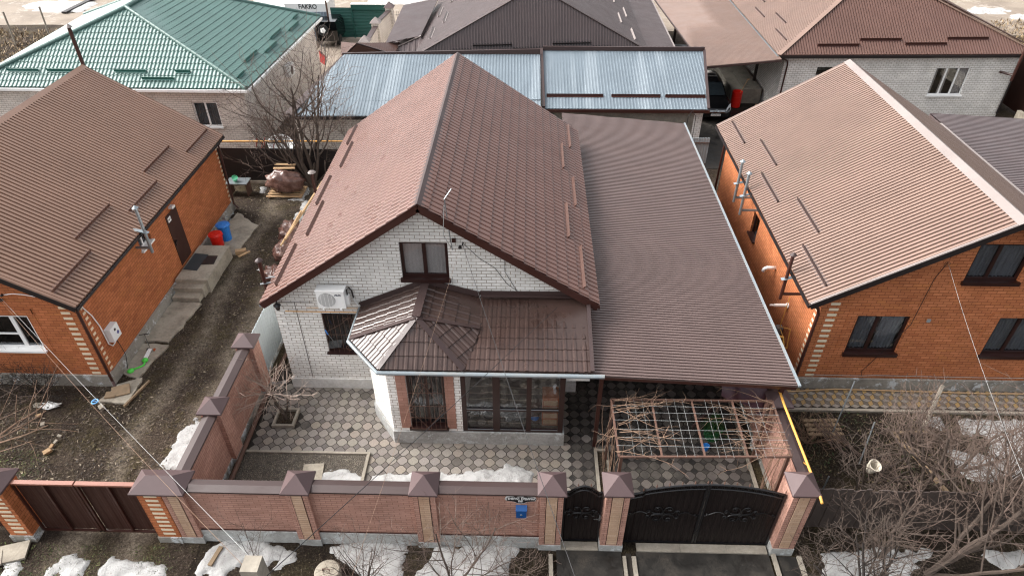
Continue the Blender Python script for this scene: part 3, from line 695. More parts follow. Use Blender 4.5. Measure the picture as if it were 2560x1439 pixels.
# left gate with orange pillars
T3 = Thing('orange_gate_pillar', 'orange brick gate pillar with cream bricks joined to the long brick fence', 'pillar', (-8.58, 9.4, 0), 'orange gate pillars')
m = MB(); m.box(-8.86, 9.15, .2, -8.3, 9.65, 1.95); p = T3.part('pillar', m, 'orange_brick'); m = MB(); m.box(-8.88, 9.12, -.05, -8.3, 9.67, .2); m.build('plinth', M['plinth_old'], p, T3.loc)
m = MB(); quoins(m, -8.86, 9.15, 1, 0, .3, 1.95, .165, .3, .075, .16); m.build('cream_bricks', M['cream'], p, T3.loc)
# one wide cap over both
T3b = MB(); a, b, c, d, z = -8.96, -7.7, 9.06, 9.76, 1.955; T3b.add([(a, c, z), (b, c, z), (b, d, z), (a, d, z), (a, c, z + .05), (b, c, z + .05), (b, d, z + .05), (a, d, z + .05), (a + .33, 9.41, z + .3), (b - .33, 9.41, z + .3)], [(0, 3, 2, 1), (0, 1, 5, 4), (1, 2, 6, 5), (2, 3, 7, 6), (3, 0, 4, 7), (4, 5, 9, 8), (5, 6, 9), (6, 7, 8, 9), (7, 4, 8)])
T3.part('cap', T3b, 'cap')
for o in [o for o in bpy.data.objects if o.name.startswith('cap') and o.parent and o.parent.name == 'pillar']: bpy.data.objects.remove(o)   # the corner pillar shares the wide cap
T4 = Thing('orange_gate_pillar', 'orange brick gate pillar with cream bricks at the left picture edge', 'pillar', (-12.2, 9.4, 0), 'orange gate pillars')
m = MB(); m.box(-12.5, 9.1, .2, -11.95, 9.62, 1.95); p = T4.part('pillar', m, 'orange_brick'); m = MB(); m.box(-12.53, 9.07, -.05, -11.92, 9.65, .2); m.build('plinth', M['plinth_old'], p, T4.loc)
m = MB(); quoins(m, -12.5, 9.1, 1, 0, .3, 1.95, .165, .3, .075, .15); m.build('cream_bricks', M['cream'], p, T4.loc)
m = MB(); a, b, c, d, z = -12.6, -11.87, 9.0, 9.72, 1.955; m.add([(a, c, z), (b, c, z), (b, d, z), (a, d, z), (a, c, z + .05), (b, c, z + .05), (b, d, z + .05), (a, d, z + .05), (-12.23, 9.36, z + .3)], [(0, 3, 2, 1), (0, 1, 5, 4), (1, 2, 6, 5), (2, 3, 7, 6), (3, 0, 4, 7), (4, 5, 8), (5, 6, 8), (6, 7, 8), (7, 4, 8)]); T4.part('cap', m, 'cap')
def sheet_leaf(T, x0, x1, z0, z1, y, mat, period=.12, depth=.012, rim='gate_rim', posts=True):
    m = MB(); k = int((x1 - x0) / period); vs = []
    pr = [(0, 0), (.35, 0), (.5, 1), (.85, 1)]
    pts = [(x0 + (i + f) * (x1 - x0) / k, h * depth) for i in range(k) for f, h in pr] + [(x1, 0)]
    for x, h in pts: vs += [(x, y - h, z0), (x, y - h, z1), (x, y + .012, z0), (x, y + .012, z1)]
    n = len(pts); fs = []
    for i in range(n - 1): a = i * 4; b = a + 4; fs += [(a, b, b + 1, a + 1), (a + 2, a + 3, b + 3, b + 2), (a + 1, b + 1, b + 3, a + 3)]
    m.add(vs, fs); return T.part('gate_leaf', m, mat)
G = Thing('sheet_gate', 'brown corrugated sheet double gate between the two orange brick pillars', 'gate', (-10.4, 9.35, 0))
for x0, x1 in ((-11.9, -10.41), (-10.37, -8.88)):
    p = sheet_leaf(G, x0 + .05, x1 - .05, .1, 1.9, 9.4, 'gate_sheet_l', .21, .01)
    m = MB()
    for xx in (x0, (x0 + x1) / 2 - .02, x1 - .05): m.box(xx, 9.33, .06, xx + .05, 9.385, 1.9)
    m.box(x0, 9.33, .06, x1, 9.384, .1); m.build('frame', M['trim'], p, G.loc)
    m = MB(); m.box(x0, 9.32, 1.903, x1, 9.43, 1.955); m.build('top_rail', M['gate_rim'], p, G.loc)
G = Thing('sheet_gate', 'brown sheet gate leaf cut by the left picture edge', 'gate', (-13.2, 9.35, 0)); p = sheet_leaf(G, -14.2, -12.6, .1, 1.8, 9.4, 'gate_sheet_l', .21, .01)
# black wrought gates
def scroll(mb, cx, cz, y, r0, a0, a1, r1, rad=.014, n=16):
    pts = [(cx + (r0 + (r1 - r0) * i / n) * math.cos(a0 + (a1 - a0) * i / n), y, cz + (r0 + (r1 - r0) * i / n) * math.sin(a0 + (a1 - a0) * i / n)) for i in range(n + 1)]
    mb.tube(pts, rad, 5)
def ornament(mb, cx, cz, y, s=1.0, tails=.3):
    def curl(p0, p1, c, r, a0, sg, turns=1.25):     # quadratic sweep p0 -> rim of the curl, then a spiral inwards
        st = (c[0] + r * math.cos(a0), c[1] + r * math.sin(a0)); pts = []
        for i in range(9): t = i / 8; pts.append(tuple((1 - t) ** 2 * p0[k] + 2 * t * (1 - t) * p1[k] + t * t * st[k] for k in (0, 1)))
        for i in range(1, 15): t = i / 14; rr = r * (1 - .75 * t); an = a0 + sg * turns * 6.283 * t; pts.append((c[0] + rr * math.cos(an), c[1] + rr * math.sin(an)))
        mb.tube([(cx + p[0], y, cz + p[1]) for p in pts], .0125, 5)
    for sx in (-1, 1):
        for sz in (-1, 1):
            curl((0, 0), (0, sz * .2 * s), (sx * .105 * s, sz * .145 * s), .055 * s, math.atan2(sz, 0), -sx * sz)
            curl((0, sz * .02), (sx * .19 * s, 0), (sx * .25 * s, sz * .07 * s), .045 * s, math.atan2(0, -sx), -sx * sz)
        e = sx * (.3 * s + tails); pts = [(cx + sx * .27 * s + (e - sx * .27 * s) * i / 14, y, cz + .06 * s * math.sin(i / 14 * 4.4)) for i in range(15)]; mb.tube(pts, .0125, 5)
        scroll(mb, cx + e - sx * .05, cz - .015, y, .05, (0 if sx > 0 else 3.14), (0 if sx > 0 else 3.14) - sx * 5.5, .012)
    mb.tube([(cx, y, cz - .07 * s), (cx + .05 * s, y, cz), (cx, y, cz + .07 * s), (cx - .05 * s, y, cz), (cx, y, cz - .07 * s)], .01, 5)
def forged(T, x0, x1, arc, zbase=.07, y=9.42, orn=None, band=.15):
    k = 28; xs = [x0 + (x1 - x0) * i / k for i in range(k + 1)]
    m = MB(); nn = int((x1 - x0) / .155) * 4; pts = []
    per = (x1 - x0) / (nn / 4)
    for i in range(nn // 4): pts += [(x0 + (i + f) * per, h * .016) for f, h in ((0, 0), (.3, 0), (.42, 1), (.88, 1))]
    pts.append((x1, 0)); vs = []
    for x, h in pts: zt = arc(x) - .012; vs += [(x, y - h, zbase), (x, y - h, zt), (x, y + .01, zbase), (x, y + .01, zt)]
    fs = []
    for i in range(len(pts) - 1): a = i * 4; b = a + 4; fs += [(a, b, b + 1, a + 1), (a + 2, a + 3, b + 3, b + 2), (a + 1, b + 1, b + 3, a + 3)]
    m.add(vs, fs); p = T.part('gate_leaf', m, 'gate_sheet')
    m = MB(); m.tube([(x, y - .02, arc(x)) for x in xs], .022, 6); m.tube([(x, y - .02, arc(x) - band) for x in xs], .02, 6)
    m.box(x0 - .0, y - .045, zbase - .03, x0 + .045, y + .02, arc(x0)); m.box(x1 - .045, y - .045, zbase - .03, x1, y + .02, arc(x1)); m.box(x0 + .046, y - .04, zbase - .03, x1 - .046, y + .018, zbase + .01)
    q = int((x1 - x0) / .14)
    for i in range(q):
        xc = x0 + (i + .5) * (x1 - x0) / q; zc = arc(xc) - band / 2
        scroll(m, xc, zc, y - .02, .058, 0, 6.2, .03, .008, 12); m.box(xc - .075, y - .026, arc(xc) - band, xc - .065, y - .014, arc(xc))
    m.build('frame', M['black_metal'], p, T.loc)
    m = MB(); q = max(3, int((x1 - x0) / .27))
    for i in range(q + 1):
        xc = x0 + .03 + i * (x1 - x0 - .06) / q; zc = arc(xc) + .02
        m.lathe((xc, y - .02, zc), [(.008, 0), (.008, .05), (.022, .06), (.014, .08), (.001, .14)], 6)
    m.build('spikes', M['rust'], p, T.loc)
    if orn: m = MB(); ornament(m, orn[0], orn[1], y - .035, orn[2], orn[3]); m.build('ornament', M['black_metal'], p, T.loc)
    return p
G = Thing('small_gate', 'narrow black wrought iron gate with arched top between two brick pillars', 'gate', (1.42, 9.4, 0))
def arc1(x): t = (x - 1.42) / .33; return 1.98 + (.22 * math.cos(t * math.pi / 2) if abs(t) < 1 else 0)
p = forged(G, .96, 1.88, arc1, orn=(1.4, 1.2, 1.15, .1))
m = MB(); m.box(1.7, 9.34, 1.0, 1.84, 9.36, 1.02); m.box(1.82, 9.34, .96, 1.86, 9.385, 1.12); m.build('handle', M['chrome'], p, G.loc)
G = Thing('double_gate', 'wide black wrought iron double gate with curved spiked top', 'gate', (4.2, 9.4, 0))
def arc2(x): return 1.95 + .42 * (1 - ((x - 4.3) / 1.95) ** 2) * 1.0 - (.06 if x < 2.8 else 0) - .03
forged(G, 2.45, 4.19, arc2, orn=(3.3, 1.22, 1.35, .42)); forged(G, 4.21, 5.99, arc2, orn=(5.1, 1.26, 1.35, .42))

# street sign and letterbox on the fence
S = Thing('street_sign', 'black oval street name plate with white lettering above the blue letterbox', 'street sign', (-.03, 9.24, 1.9))
def plate(s, y0, y1):
    mb = MB(); P_ = [(-.36, 0), (-.33, .045), (-.24, .055), (-.16, .06), (-.1, .095), (0, .105), (.1, .095), (.16, .06), (.24, .055), (.33, .045), (.36, 0), (.33, -.045), (.24, -.055), (.16, -.065), (.08, -.1), (0, -.11), (-.08, -.1), (-.16, -.065), (-.24, -.055), (-.33, -.045)]
    v = [(-.03 + a * s, y, 1.905 + 1.6 * b * (s if s == 1 else s - .05)) for y in (y0, y1) for a, b in P_]; n = len(P_)
    mb.add(v, [tuple(range(n)), tuple(range(2 * n - 1, n - 1, -1))] + [(i, i + n, (i + 1) % n + n, (i + 1) % n) for i in range(n)]); return mb
S.part('rim', plate(1.0, 9.247, 9.232), 'white'); S.part('plate', plate(.965, 9.2318, 9.228), 'black_metal')
FX = lambda o: frame4(o, (1, 0, 0), (0, 0, 1))
for tx, px, pz, sz in (('УЛИЦА', -.03, 2.005, .045), ('ГЕНЕРАЛ  ЕРЕМИНА', -.03, 1.915, .066), ('ЕМ3', -.03, 1.825, .055)):
    S.part('lettering', text_mb(tx, sz, .001, FX((px, 9.2265, pz)) @ Matrix.Diagonal((1, 1.65, 1, 1)), .002), 'white')
B = Thing('letterbox', 'blue metal letterbox hung on the pink brown brick fence', 'letterbox', (-.02, 9.24, 1.45))
m = MB(); m.box(-.13, 9.14, 1.3, .11, 9.247, 1.58); B.part('box', m, 'blue_box')
m = MB(); m.add([(-.14, 9.247, 1.66), (.12, 9.247, 1.66), (.12, 9.13, 1.585), (-.14, 9.13, 1.585), (-.14, 9.247, 1.583), (.12, 9.247, 1.583), (.12, 9.13, 1.575), (-.14, 9.13, 1.575)], [(0, 3, 2, 1), (3, 7, 6, 2), (4, 5, 6, 7), (0, 4, 7, 3), (1, 2, 6, 5), (0, 1, 5, 4)]); B.part('lid', m, 'blue_box')
m = MB(); m.lathe((-.01, 9.139, 1.42), [(.022, 0), (.02, .004)], 12, (0, -1, 0)); B.part('emblem', m, 'chrome')
m = MB(); [m.lathe((x, 9.1385, z), [(.009, 0), (.009, .002)], 8, (0, -1, 0)) for x, z in ((-.06, 1.35), (-.01, 1.335), (.04, 1.35))]; B.part('peep_holes', m, 'black_metal')

# side fence on the left of the courtyard, and right side fence
T = Thing('side_fence', 'brick side fence with brown coping running back from the front corner pillar', 'fence', (-8.0, 12, 0))
def ypanel(T, x, y0, y1, z0, z1, th=.25, mat='fence_brick', cop='trim_mid'):
    m = MB(); m.box(x - th / 2, y0, z0, x + th / 2, y1, z1); p = T.part('panel', m, mat)
    m = MB(); m.box(x - th / 2 - .03, y0, -.05, x + th / 2 + .03, y1, z0); m.build('plinth', M['plinth_old'], p, T.loc)
    m = MB(); a, b = x - th / 2 - .05, x + th / 2 + .05; z = z1 + .004
    m.add([(a, y0, z), (b, y0, z), (b, y1, z), (a, y1, z), (a, y0, z + .05), (b, y0, z + .05), (b, y1, z + .05), (a, y1, z + .05), (x, y0, z + .1), (x, y1, z + .1)], [(0, 3, 2, 1), (0, 4, 7, 3), (1, 2, 6, 5), (4, 8, 9, 7), (5, 6, 9, 8), (0, 1, 5, 8, 4), (3, 7, 9, 6, 2)]); m.build('coping', M[cop], p, T.loc)
    return p
ypanel(T, -8.02, 9.68, 11.5, .25, 1.9); pillar_mb(T, -8.02, 11.75, .5, .48, 2.0, pil=False, caph=.3)
ypanel(T, -8.02, 12.0, 14.0, .25, 1.9); pillar_mb(T, -8.02, 14.26, .5, .48, 2.0, pil=False, caph=.3)
T = Thing('side_fence', 'right side brick fence with brown coping beside the vine pergola', 'fence', (6.62, 12, 0))
ypanel(T, 6.62, 9.7, 12.0, .2, 1.95); pillar_mb(T, 6.62, 12.25, .46, .46, 2.1, pil=False, caph=.3); ypanel(T, 6.62, 12.5, 26, .2, 1.9)
m = MB(); m.obox((5.55, 13.2, 1.1), .06, 2.4, .16, -.9, .35); single('leaning_board', m, 'trim_mid', 'brown board leaning against the right brick side fence under the pergola', 'board', (6.2, 12, 1))
# grey corrugated sheet fence
m = MB(); T = Thing('sheet_fence', 'light grey corrugated sheet fence between the side fence pillar and the white house', 'fence', (-8.05, 16, 0))
vs = []; k = 26
for i in range(k * 4 + 1):
    y = 14.55 + i * .115 / 4 * 1.25; x = -8.02 + (.014 if i % 4 in (1, 2) else 0); vs += [(x, y, .15), (x, y, 1.95), (x - .015, y, .15), (x - .015, y, 1.95)]
fs = []
for i in range(k * 4): a = i * 4; b = a + 4; fs += [(a, b, b + 1, a + 1), (a + 2, a + 3, b + 3, b + 2), (a + 1, b + 1, b + 3, a + 3)]
m.add(vs, fs); T.part('sheet', m, 'grey_sheet'); m = MB(); m.box(-8.1, 14.55, -.05, -7.98, 18.3, .15); T.part('base', m, 'plinth_old')
m = MB(); m.box(-8.0, 18.3, 0, -7.94, 18.36, 2.1); T.part('post', m, 'rust')
# rusty pipe along the bed edge
m = MB(); m.tube([(-7.68, 9.55, .2), (-7.7, 11.9, .18), (-7.72, 14.4, .16), (-7.62, 16.2, .2)], .06, 10); single('rusty_pipe', m, 'rust', 'long rusty pipe lying along the left edge of the courtyard', 'pipe', (-7.85, 12, .15))
m = MB(); m.tube([(-7.2, 14.2, .45), (-7.55, 14.3, .22), (-7.75, 14.45, .15)], .055, 10); single('drain_pipe', m, 'zinc', 'short grey drain pipe at the white house corner', 'pipe', (-7.4, 14.3, .2))
m = MB(); m.obox((-5.62, 11.0, .07), .55, 1.0, .04, .1); single('concrete_slab', m, 'concrete', 'flat concrete slab on the gravelly bed behind the fence', 'slab', (-5.5, 10.6, .06))

# ================================================================ MAIN HOUSE
H = Thing('white_brick_house', 'white brick house with brown metal tile gable roof in the middle of the picture', 'house', (-2.7, 14.45, 0))
RZ, RX = 6.67, -2.65; EL, ER = (-7.18, 3.53), (1.97, 3.64); Y0, Y1 = 14.1, 25.2
nL = Vector((-(RZ - EL[1]), 0, RX - EL[0])).normalized(); nR = Vector((RZ - ER[1], 0, ER[0] - RX)).normalized()
def zroof(x): return RZ - (RX - x) * (RZ - EL[1]) / (RX - EL[0]) if x < RX else RZ - (x - RX) * (RZ - ER[1]) / (ER[0] - RX)
rp = H.part('roof', sheet(MB(), [(EL[0], Y0, EL[1]), (RX, Y0, RZ), (RX, Y1, RZ), (EL[0], Y1, EL[1])], (-1, 0, -.7), 'tile', .2, .052, .35, .024), 'roof_main')
rp2 = H.part('roof', sheet(MB(), [(ER[0], Y0, ER[1]), (RX, Y0, RZ), (RX, Y1, RZ), (ER[0], Y1, ER[1])], (1, 0, -.66), 'tile', .2, .052, .35, .024, flip=True), 'roof_main')
m = MB(); ridge(m, (RX, Y0 - .02, RZ + .03), (RX, Y1 + .02, RZ + .03), nL, nR, .2, .03); m.build('ridge_cap', M['trim_mid'], rp, H.loc)
m = MB()
for a, b in ((EL, 1), (ER, 1)):
    m.beam((a[0], Y0 - .012, a[1] - .06), (RX, Y0 - .012, RZ - .06), .022, .2); m.beam((a[0], Y0 + .03, a[1] + .045), (RX, Y0 + .03, RZ + .045), .12, .02)
    m.beam((a[0], Y1 + .012, a[1] - .06), (RX, Y1 + .012, RZ - .06), .022, .2)
H.part('verge_board', m, 'trim')
m = MB(); m.beam((EL[0] - .04, Y0, EL[1] - .06), (EL[0] - .04, Y1, EL[1] - .06), .06, .08); H.part('gutter', m, 'gutter'); m = MB(); m.beam((ER[0] + .03, Y0, ER[1] - .07), (ER[0] + .03, Y1, ER[1] - .07), .04, .08); H.part('gutter', m, 'trim')
for s_, ys in ((1, ((25.0, 23.0, .42), (22.85, 20.95, .75), (20.65, 18.75, .43), (18.55, 16.6, .75), (16.45, 14.45, .41))), (-1, ((24.95, 23.2, .45), (23.0, 21.0, .73), (20.75, 18.8, .42), (18.65, 16.65, .72), (16.5, 14.5, .4)))):
    for ya, yb, dx in ys:
        x = ER[0] - dx if s_ > 0 else EL[0] + dx; z = zroof(x); guard(H, (x, ya, z + .02), (x, yb, z + .02), nR if s_ > 0 else nL)
WX0, WX1 = -7.02, 1.55
def wtop(x): return (x - WX0, zroof(x) - .1)
hol_att = (-3.3 - WX0, 4.24, -2.03 - WX0, 5.38); hol_low = (-5.74 - WX0, 1.5, -4.6 - WX0, 2.95)
wp = H.part('front_wall', wall(MB(), (WX0, 14.45), (1, 0), WX1 - WX0, [wtop(WX0), wtop(RX), wtop(WX1)], [hol_att, hol_low], .4), 'white_brick')
H.part('left_wall', wall(MB(), (WX0, 24.9), (0, -1), 10.45, [(0, 3.45), (10.45, 3.45)], [], .4), 'white_brick')
H.part('right_wall', wall(MB(), (WX1, 14.45), (0, 1), 10.45, [(0, 3.7), (10.45, 3.7)], [], .4), 'white_brick')
H.part('back_wall', wall(MB(), (WX1, 24.9), (-1, 0), WX1 - WX0, [(0, zroof(WX1) - .1), (WX1 - RX, RZ - .1), (WX1 - WX0, zroof(WX0) - .1)], [], .4), 'white_brick')
m = MB(); m.box(WX0 - .05, 14.4, -.05, WX1 + .03, 24.95, .4); H.part('plinth', m, 'plinth_white')
# raised corner bricks and a slim pilaster line on the front wall
m = MB(); quoins(m, WX0, 14.45, 1, 0, .5, 3.3, .2, .25, .1, 0, .014); quoins(m, WX0, 14.45, 1, 0, .6, 3.3, .2, .125, .1, 0, .014); H.part('corner_bricks', m, 'white_brick')
m = MB(); m.box(-6.42, 14.443, .42, -6.405, 14.4495, 3.35); m.box(-7.0, 14.443, 3.33, -5.9, 14.4495, 3.345); H.part('wall_joint', m, 'trim_mid')
wf = window(H, (WX0, 14.45), (1, 0), hol_att, curtain='curtain_white', coff=.015, mull=(.5,), fw=.085, sillh=.1)
wf = window(H, (WX0, 14.45), (1, 0), hol_low, curtain='curtain_dark', mull=(.68,), fw=.05)
m = MB()
for i in range(8): x = -5.7 + i * .145; m.tube([(x, 14.40, 1.52), (x, 14.40, 2.93)], .006, 5)
m.tube([(-5.62, 14.38, 2.35), (-5.2, 14.38, 2.62), (-4.98, 14.38, 2.85)], .008, 5); m.tube([(-5.65, 14.38, 2.22), (-4.65, 14.38, 2.22)], .008, 5)
for sx in (-1, 1):
    pts = [(-5.0 + sx * (.07 - .07 * math.cos(t / 10 * 4.4)), 14.38, 2.75 + .1 * math.sin(t / 10 * 4.4)) for t in range(11)]; m.tube(pts, .008, 5)
    pts = [(-5.0 + sx * (.09 - .09 * math.cos(t / 10 * 4.4)), 14.38, 1.72 - .09 * math.sin(t / 10 * 4.4)) for t in range(11)]; m.tube(pts, .008, 5)
m.build('grille', M['rust'], wf, H.loc)
# grill basket hanging in the window
GB = Thing('grill_basket', 'wire grill basket with a blue handle hanging on the window grille', 'grill basket', (-5.5, 14.3, 1.9))
m = MB()
for i in range(12): m.tube([(-5.68 + i * .033, 14.33, 1.72 + i * .007), (-5.62 + i * .033, 14.3, 2.0 + i * .007)], .004, 4)
for i in range(7): m.tube([(-5.69 + i * .012, 14.33, 1.72 + i * .045), (-5.31 + i * .012, 14.33, 1.8 + i * .045)], .004, 4)
m.tube([(-5.5, 14.32, 2.03), (-5.62, 14.33, 2.28)], .008, 5); GB.part('basket', m, 'zinc')
m = MB(); m.tube([(-5.62, 14.33, 2.27), (-5.67, 14.33, 2.43)], .018, 6); GB.part('handle', m, 'blue')
# yellow gas pipe, lantern, cables, air conditioner
m = MB(); m.tube([(-6.7, 14.38, 3.06), (-4.62, 14.38, 3.06)], .013, 6); m.tube([(-6.1, 14.42, 3.17), (-4.62, 14.42, 3.17)], .008, 5); H.part('gas_pipe', m, 'yellow')
L = Thing('wall_lantern', 'small black lantern under the left eave of the white house', 'lantern', (-6.82, 14.25, 3.2))
m = MB(); m.lathe((-6.82, 14.24, 3.2), [(.02, 0), (.05, .03), (.085, .17), (.085, .18)], 6); L.part('lamp_glass', m, 'curtain_dark')
m = MB(); m.lathe((-6.82, 14.24, 3.382), [(.11, 0), (.05, .06), (.015, .08), (.015, .12)], 6); m.tube([(-6.82, 14.24, 3.48), (-6.82, 14.36, 3.52), (-6.82, 14.45, 3.42)], .012, 5); L.part('bracket', m, 'black_metal')
A = Thing('air_conditioner', 'white outdoor air conditioner unit on the white brick wall', 'air conditioner', (-5.3, 14.2, 3.4))
ax0, ax1, ay0, ay1, az0, az1 = -5.62, -4.86, 14.08, 14.36, 3.44, 4.0
m = MB(); m.box(ax0, ay0, az0, ax1, ay1, az1); A.part('housing', m, 'white')
m = MB(); m.box(ax0 - .015, ay0 - .012, az1 + .001, ax1 + .015, ay1 + .01, az1 + .02); A.part('lid', m, 'white')
m = MB(); m.lathe((ax0 + .27, ay0 - .001, 3.72), [(.235, 0), (.235, .004)], 28, (0, -1, 0)); g_ = A.part('fan_opening', m, 'curtain_dark')
m = MB()
for i in range(13):
    z = 3.51 + i * .035; hw = math.sqrt(max(.0, .232 ** 2 - (z - 3.72) ** 2)); m.box(ax0 + .27 - hw, ay0 - .018, z - .006, ax0 + .27 + hw, ay0 - .008, z + .006)
for i in range(4): x = ax0 + .27 - .15 + i * .1; m.box(x - .004, ay0 - .0075, 3.52, x + .004, ay0 - .0055, 3.92)
A.part('fan_grille', m, 'white')
m = MB(); m.box(ax1 + .001, ay0 + .08, 3.5, ax1 + .09, ay1 - .05, 3.78); A.part('valve_cover', m, 'white')
A.part('lettering', text_mb('AUX', .085, .002, FX((ax1 - .17, ay0 - .003, 3.89)), .003), plain('logo_blue', '1c2440', .5))
m = MB(); m.tube([(ax1 + .04, 14.25, 3.78), (ax1 + .03, 14.28, 3.93), (ax1 + .09, 14.34, 3.96), (ax1 + .13, 14.4, 3.8), (ax1 + .14, 14.42, 3.55)], .02, 6); A.part('hose', m, 'black_trim')
m = MB(); m.tube([(ax1 + .14, 14.42, 3.55), (ax1 + .17, 14.42, 3.4), (ax1 + .26, 14.4, 3.27)], .018, 6); A.part('duct', m, 'white')
m = MB(); m.box(ax0 + .12, 14.05, 3.39, ax0 + .16, 14.449, 3.43); m.box(ax1 - .16, 14.05, 3.39, ax1 - .12, 14.449, 3.43); A.part('bracket', m, 'white')
# cable mast at the gable
T = Thing('cable_mast', 'thin cable mast with small bracket on the gable beside the attic window', 'mast', (-1.98, 14.3, 5.6))
m = MB(); m.tube([(-1.9, 14.4, 5.2), (-1.93, 14.35, 5.6), (-1.97, 14.05, 6.9)], .014, 5); m.tube([(-1.97, 14.05, 6.9), (-1.8, 14.15, 7.12)], .012, 5); T.part('pole', m, 'zinc')
m = MB(); m.tube([(-1.98, 14.0, 6.75), (-2.02, 13.98, 6.3), (-2.05, 14.0, 5.9), (-1.95, 14.2, 5.5), (-1.92, 14.42, 5.25)], .009, 5); T.part('cable', m, 'wire_pale')
m = MB(); m.box(-1.9, 14.4, 5.42, -1.8, 14.449, 5.53); T.part('junction_box', m, 'trim')
m = MB(); m.tube([(-1.6, 14.44, 5.35), (-1.2, 14.44, 4.9), (-.8, 14.44, 4.6), (-.5, 14.44, 4.1), (-.1, 14.44, 3.75)], .006, 4); m.tube([(-.55, 14.44, 4.95), (-.55, 14.44, 4.5), (-.3, 14.44, 4.0), (-.15, 14.44, 3.72)], .006, 4); H.part('wall_cable', m, 'wire')
F = Thing('flue_pipe', 'short brown flue pipe with cap at the left eave of the white house', 'flue', (-7.4, 15, 3.5))
m = MB(); m.tube([(-7.33, 14.95, 2.9), (-7.33, 14.95, 4.35)], .055, 10); F.part('pipe', m, 'trim'); m = MB(); m.lathe((-7.33, 14.95, 4.37), [(.11, 0), (.09, .03), (.01, .09)], 12); F.part('cap', m, 'trim_mid')
m = MB(); m.obox((-7.2, 14.95, 3.62), .5, .05, .02, .3); m.obox((-7.2, 15.15, 3.66), .5, .03, .02, .3); F.part('collar', m, 'gutter')

# ---------------- bay and veranda
A_, B_ = (-2.69, 14.44, 4.06), (-2.75, 12.98, 4.06); g0, g1, g2, g3 = (-4.56, 14.44, 3.2), (-4.58, 13.1, 3.2), (-3.64, 12.0, 3.2), (-1.5, 12.0, 3.2)
v0, v1 = (-1.22, 14.44, 3.62), (-1.16, 13.3, 3.47); f1, f2 = (1.72, 12.0, 3.2), (1.72, 14.44, 3.71)
def facet(poly, nm='bay_roof'):
    p3 = [Vector(p) for p in poly]; n = (p3[1] - p3[0]).cross(p3[2] - p3[0]).normalized()
    if n.z < 0: n = -n
    d = Vector((0, 0, -1)); d = d - n * d.dot(n)
    return H.part(nm, sheet(MB(), poly, d, 'bay', .245, .026, .35, .022, deck=.05), 'roof_bay')
br = facet([A_, g0, g1, B_]); facet([B_, g1, g2]); facet([B_, g2, g3])
facet([B_, g3, v1]); facet([A_, B_, v1, v0]); facet([v0, g3, f1, f2], 'veranda_roof')
m = MB()
def hipcap(a, b, w_=.1, lift=.035):
    a = Vector(a) + Vector((0, 0, lift)); b = Vector(b) + Vector((0, 0, lift)); m.beam(a, b, w_ * 2, .016)
hipcap(A_, B_, .11, .06); hipcap(B_, g1, .07, .045); hipcap(B_, g2, .075, .045); hipcap(B_, g3, .075, .045); hipcap(B_, v1, .06, .04)
m.beam((-4.56, 14.4, 3.32), (-2.69, 14.4, 4.16), .03, .16); m.beam((-2.69, 14.4, 4.16), (-1.22, 14.4, 3.74), .03, .16); m.beam((-1.22, 14.4, 3.8), (1.72, 14.4, 3.82), .03, .12)
m.beam((-1.2, 14.35, 3.76), (1.72, 14.35, 3.76), .14, .02); m.beam((1.7, 12.0, 3.26), (1.7, 14.4, 3.76), .1, .05)
m.build('roof_trim', M['trim_mid'], br, H.loc)
m = MB()
pts = [Vector((g0[0] - .05, g0[1], 3.14)), Vector((g1[0] - .05, g1[1] - .03, 3.14)), Vector((g2[0] - .02, g2[1] - .06, 3.14)), Vector((2.0, 11.94, 3.14))]
m.tube(pts, .055, 8); H.part('bay_gutter', m, 'gutter')
m = MB()
for a, b in ((g0, g1), (g1, g2)): m.beam((a[0] + .02, a[1], 3.06), (b[0] + .02, b[1] + .02, 3.06), .02, .16)
m.beam((-3.62, 12.03, 3.06), (1.72, 12.03, 3.06), .02, .16)
m.slab([(-4.5, 14.4, 3.05), (-4.5, 13.12, 3.05), (-3.6, 12.06, 3.05), (1.7, 12.06, 3.05), (1.7, 14.4, 3.05)], .02); H.part('soffit', m, 'trim')
bw = [(-4.28, 14.45), (-4.28, 13.38), (-3.58, 12.38), (1.1, 12.38)]
H.part('bay_wall', wall(MB(), bw[0], (0, -1), 1.07, [(0, 3.06), (1.07, 3.06)], [], .5), 'white_brick')
L_ = math.hypot(.7, 1.0); H.part('bay_wall', wall(MB(), bw[1], (.7 / L_, -1 / L_), L_, [(0, 3.06), (L_, 3.06)], [], .5), 'white_brick')
hb = (.50, .66, 1.5, 2.78); H.part('bay_wall', wall(MB(), bw[2], (1, 0), 1.93, [(0, 3.06), (1.93, 3.06)], [hb], .5, .14), 'white_brick')
wf = window(H, bw[2], (1, 0), hb, curtain='curtain_dark', mull=(.5,), fw=.07, rev=.14, sillh=.07)
m = MB(); m.box(-3.35, 12.362, .62, -3.085, 12.379, 3.04); m.box(-2.075, 12.362, .62, -1.83, 12.379, 3.04); m.build('surround', M['pink_stone'], wf, H.loc)
m = MB(); x0, x1, z0, z1, yy = -3.06, -2.1, .68, 2.8, 12.28
for i in range(8): x = x0 + .02 + i * (x1 - x0 - .04) / 7; m.tube([(x, yy, z0), (x, yy, z1)], .007, 4)
for z in (z0 + .02, 1.15, 1.6, 2.1, z1 - .02): m.tube([(x0, yy - .012, z), (x1, yy - .012, z)], .008, 4)
cx, cz = (x0 + x1) / 2, 1.72
for a, b in (((x0 + .02, 1.55), (cx, 2.35)), ((cx, 2.35), (x1 - .02, 1.55)), ((x0 + .02, 1.45), (cx, .75)), ((cx, .75), (x1 - .02, 1.45))): m.tube([(a[0], yy - .02, a[1]), (b[0], yy - .02, b[1])], .008, 4)
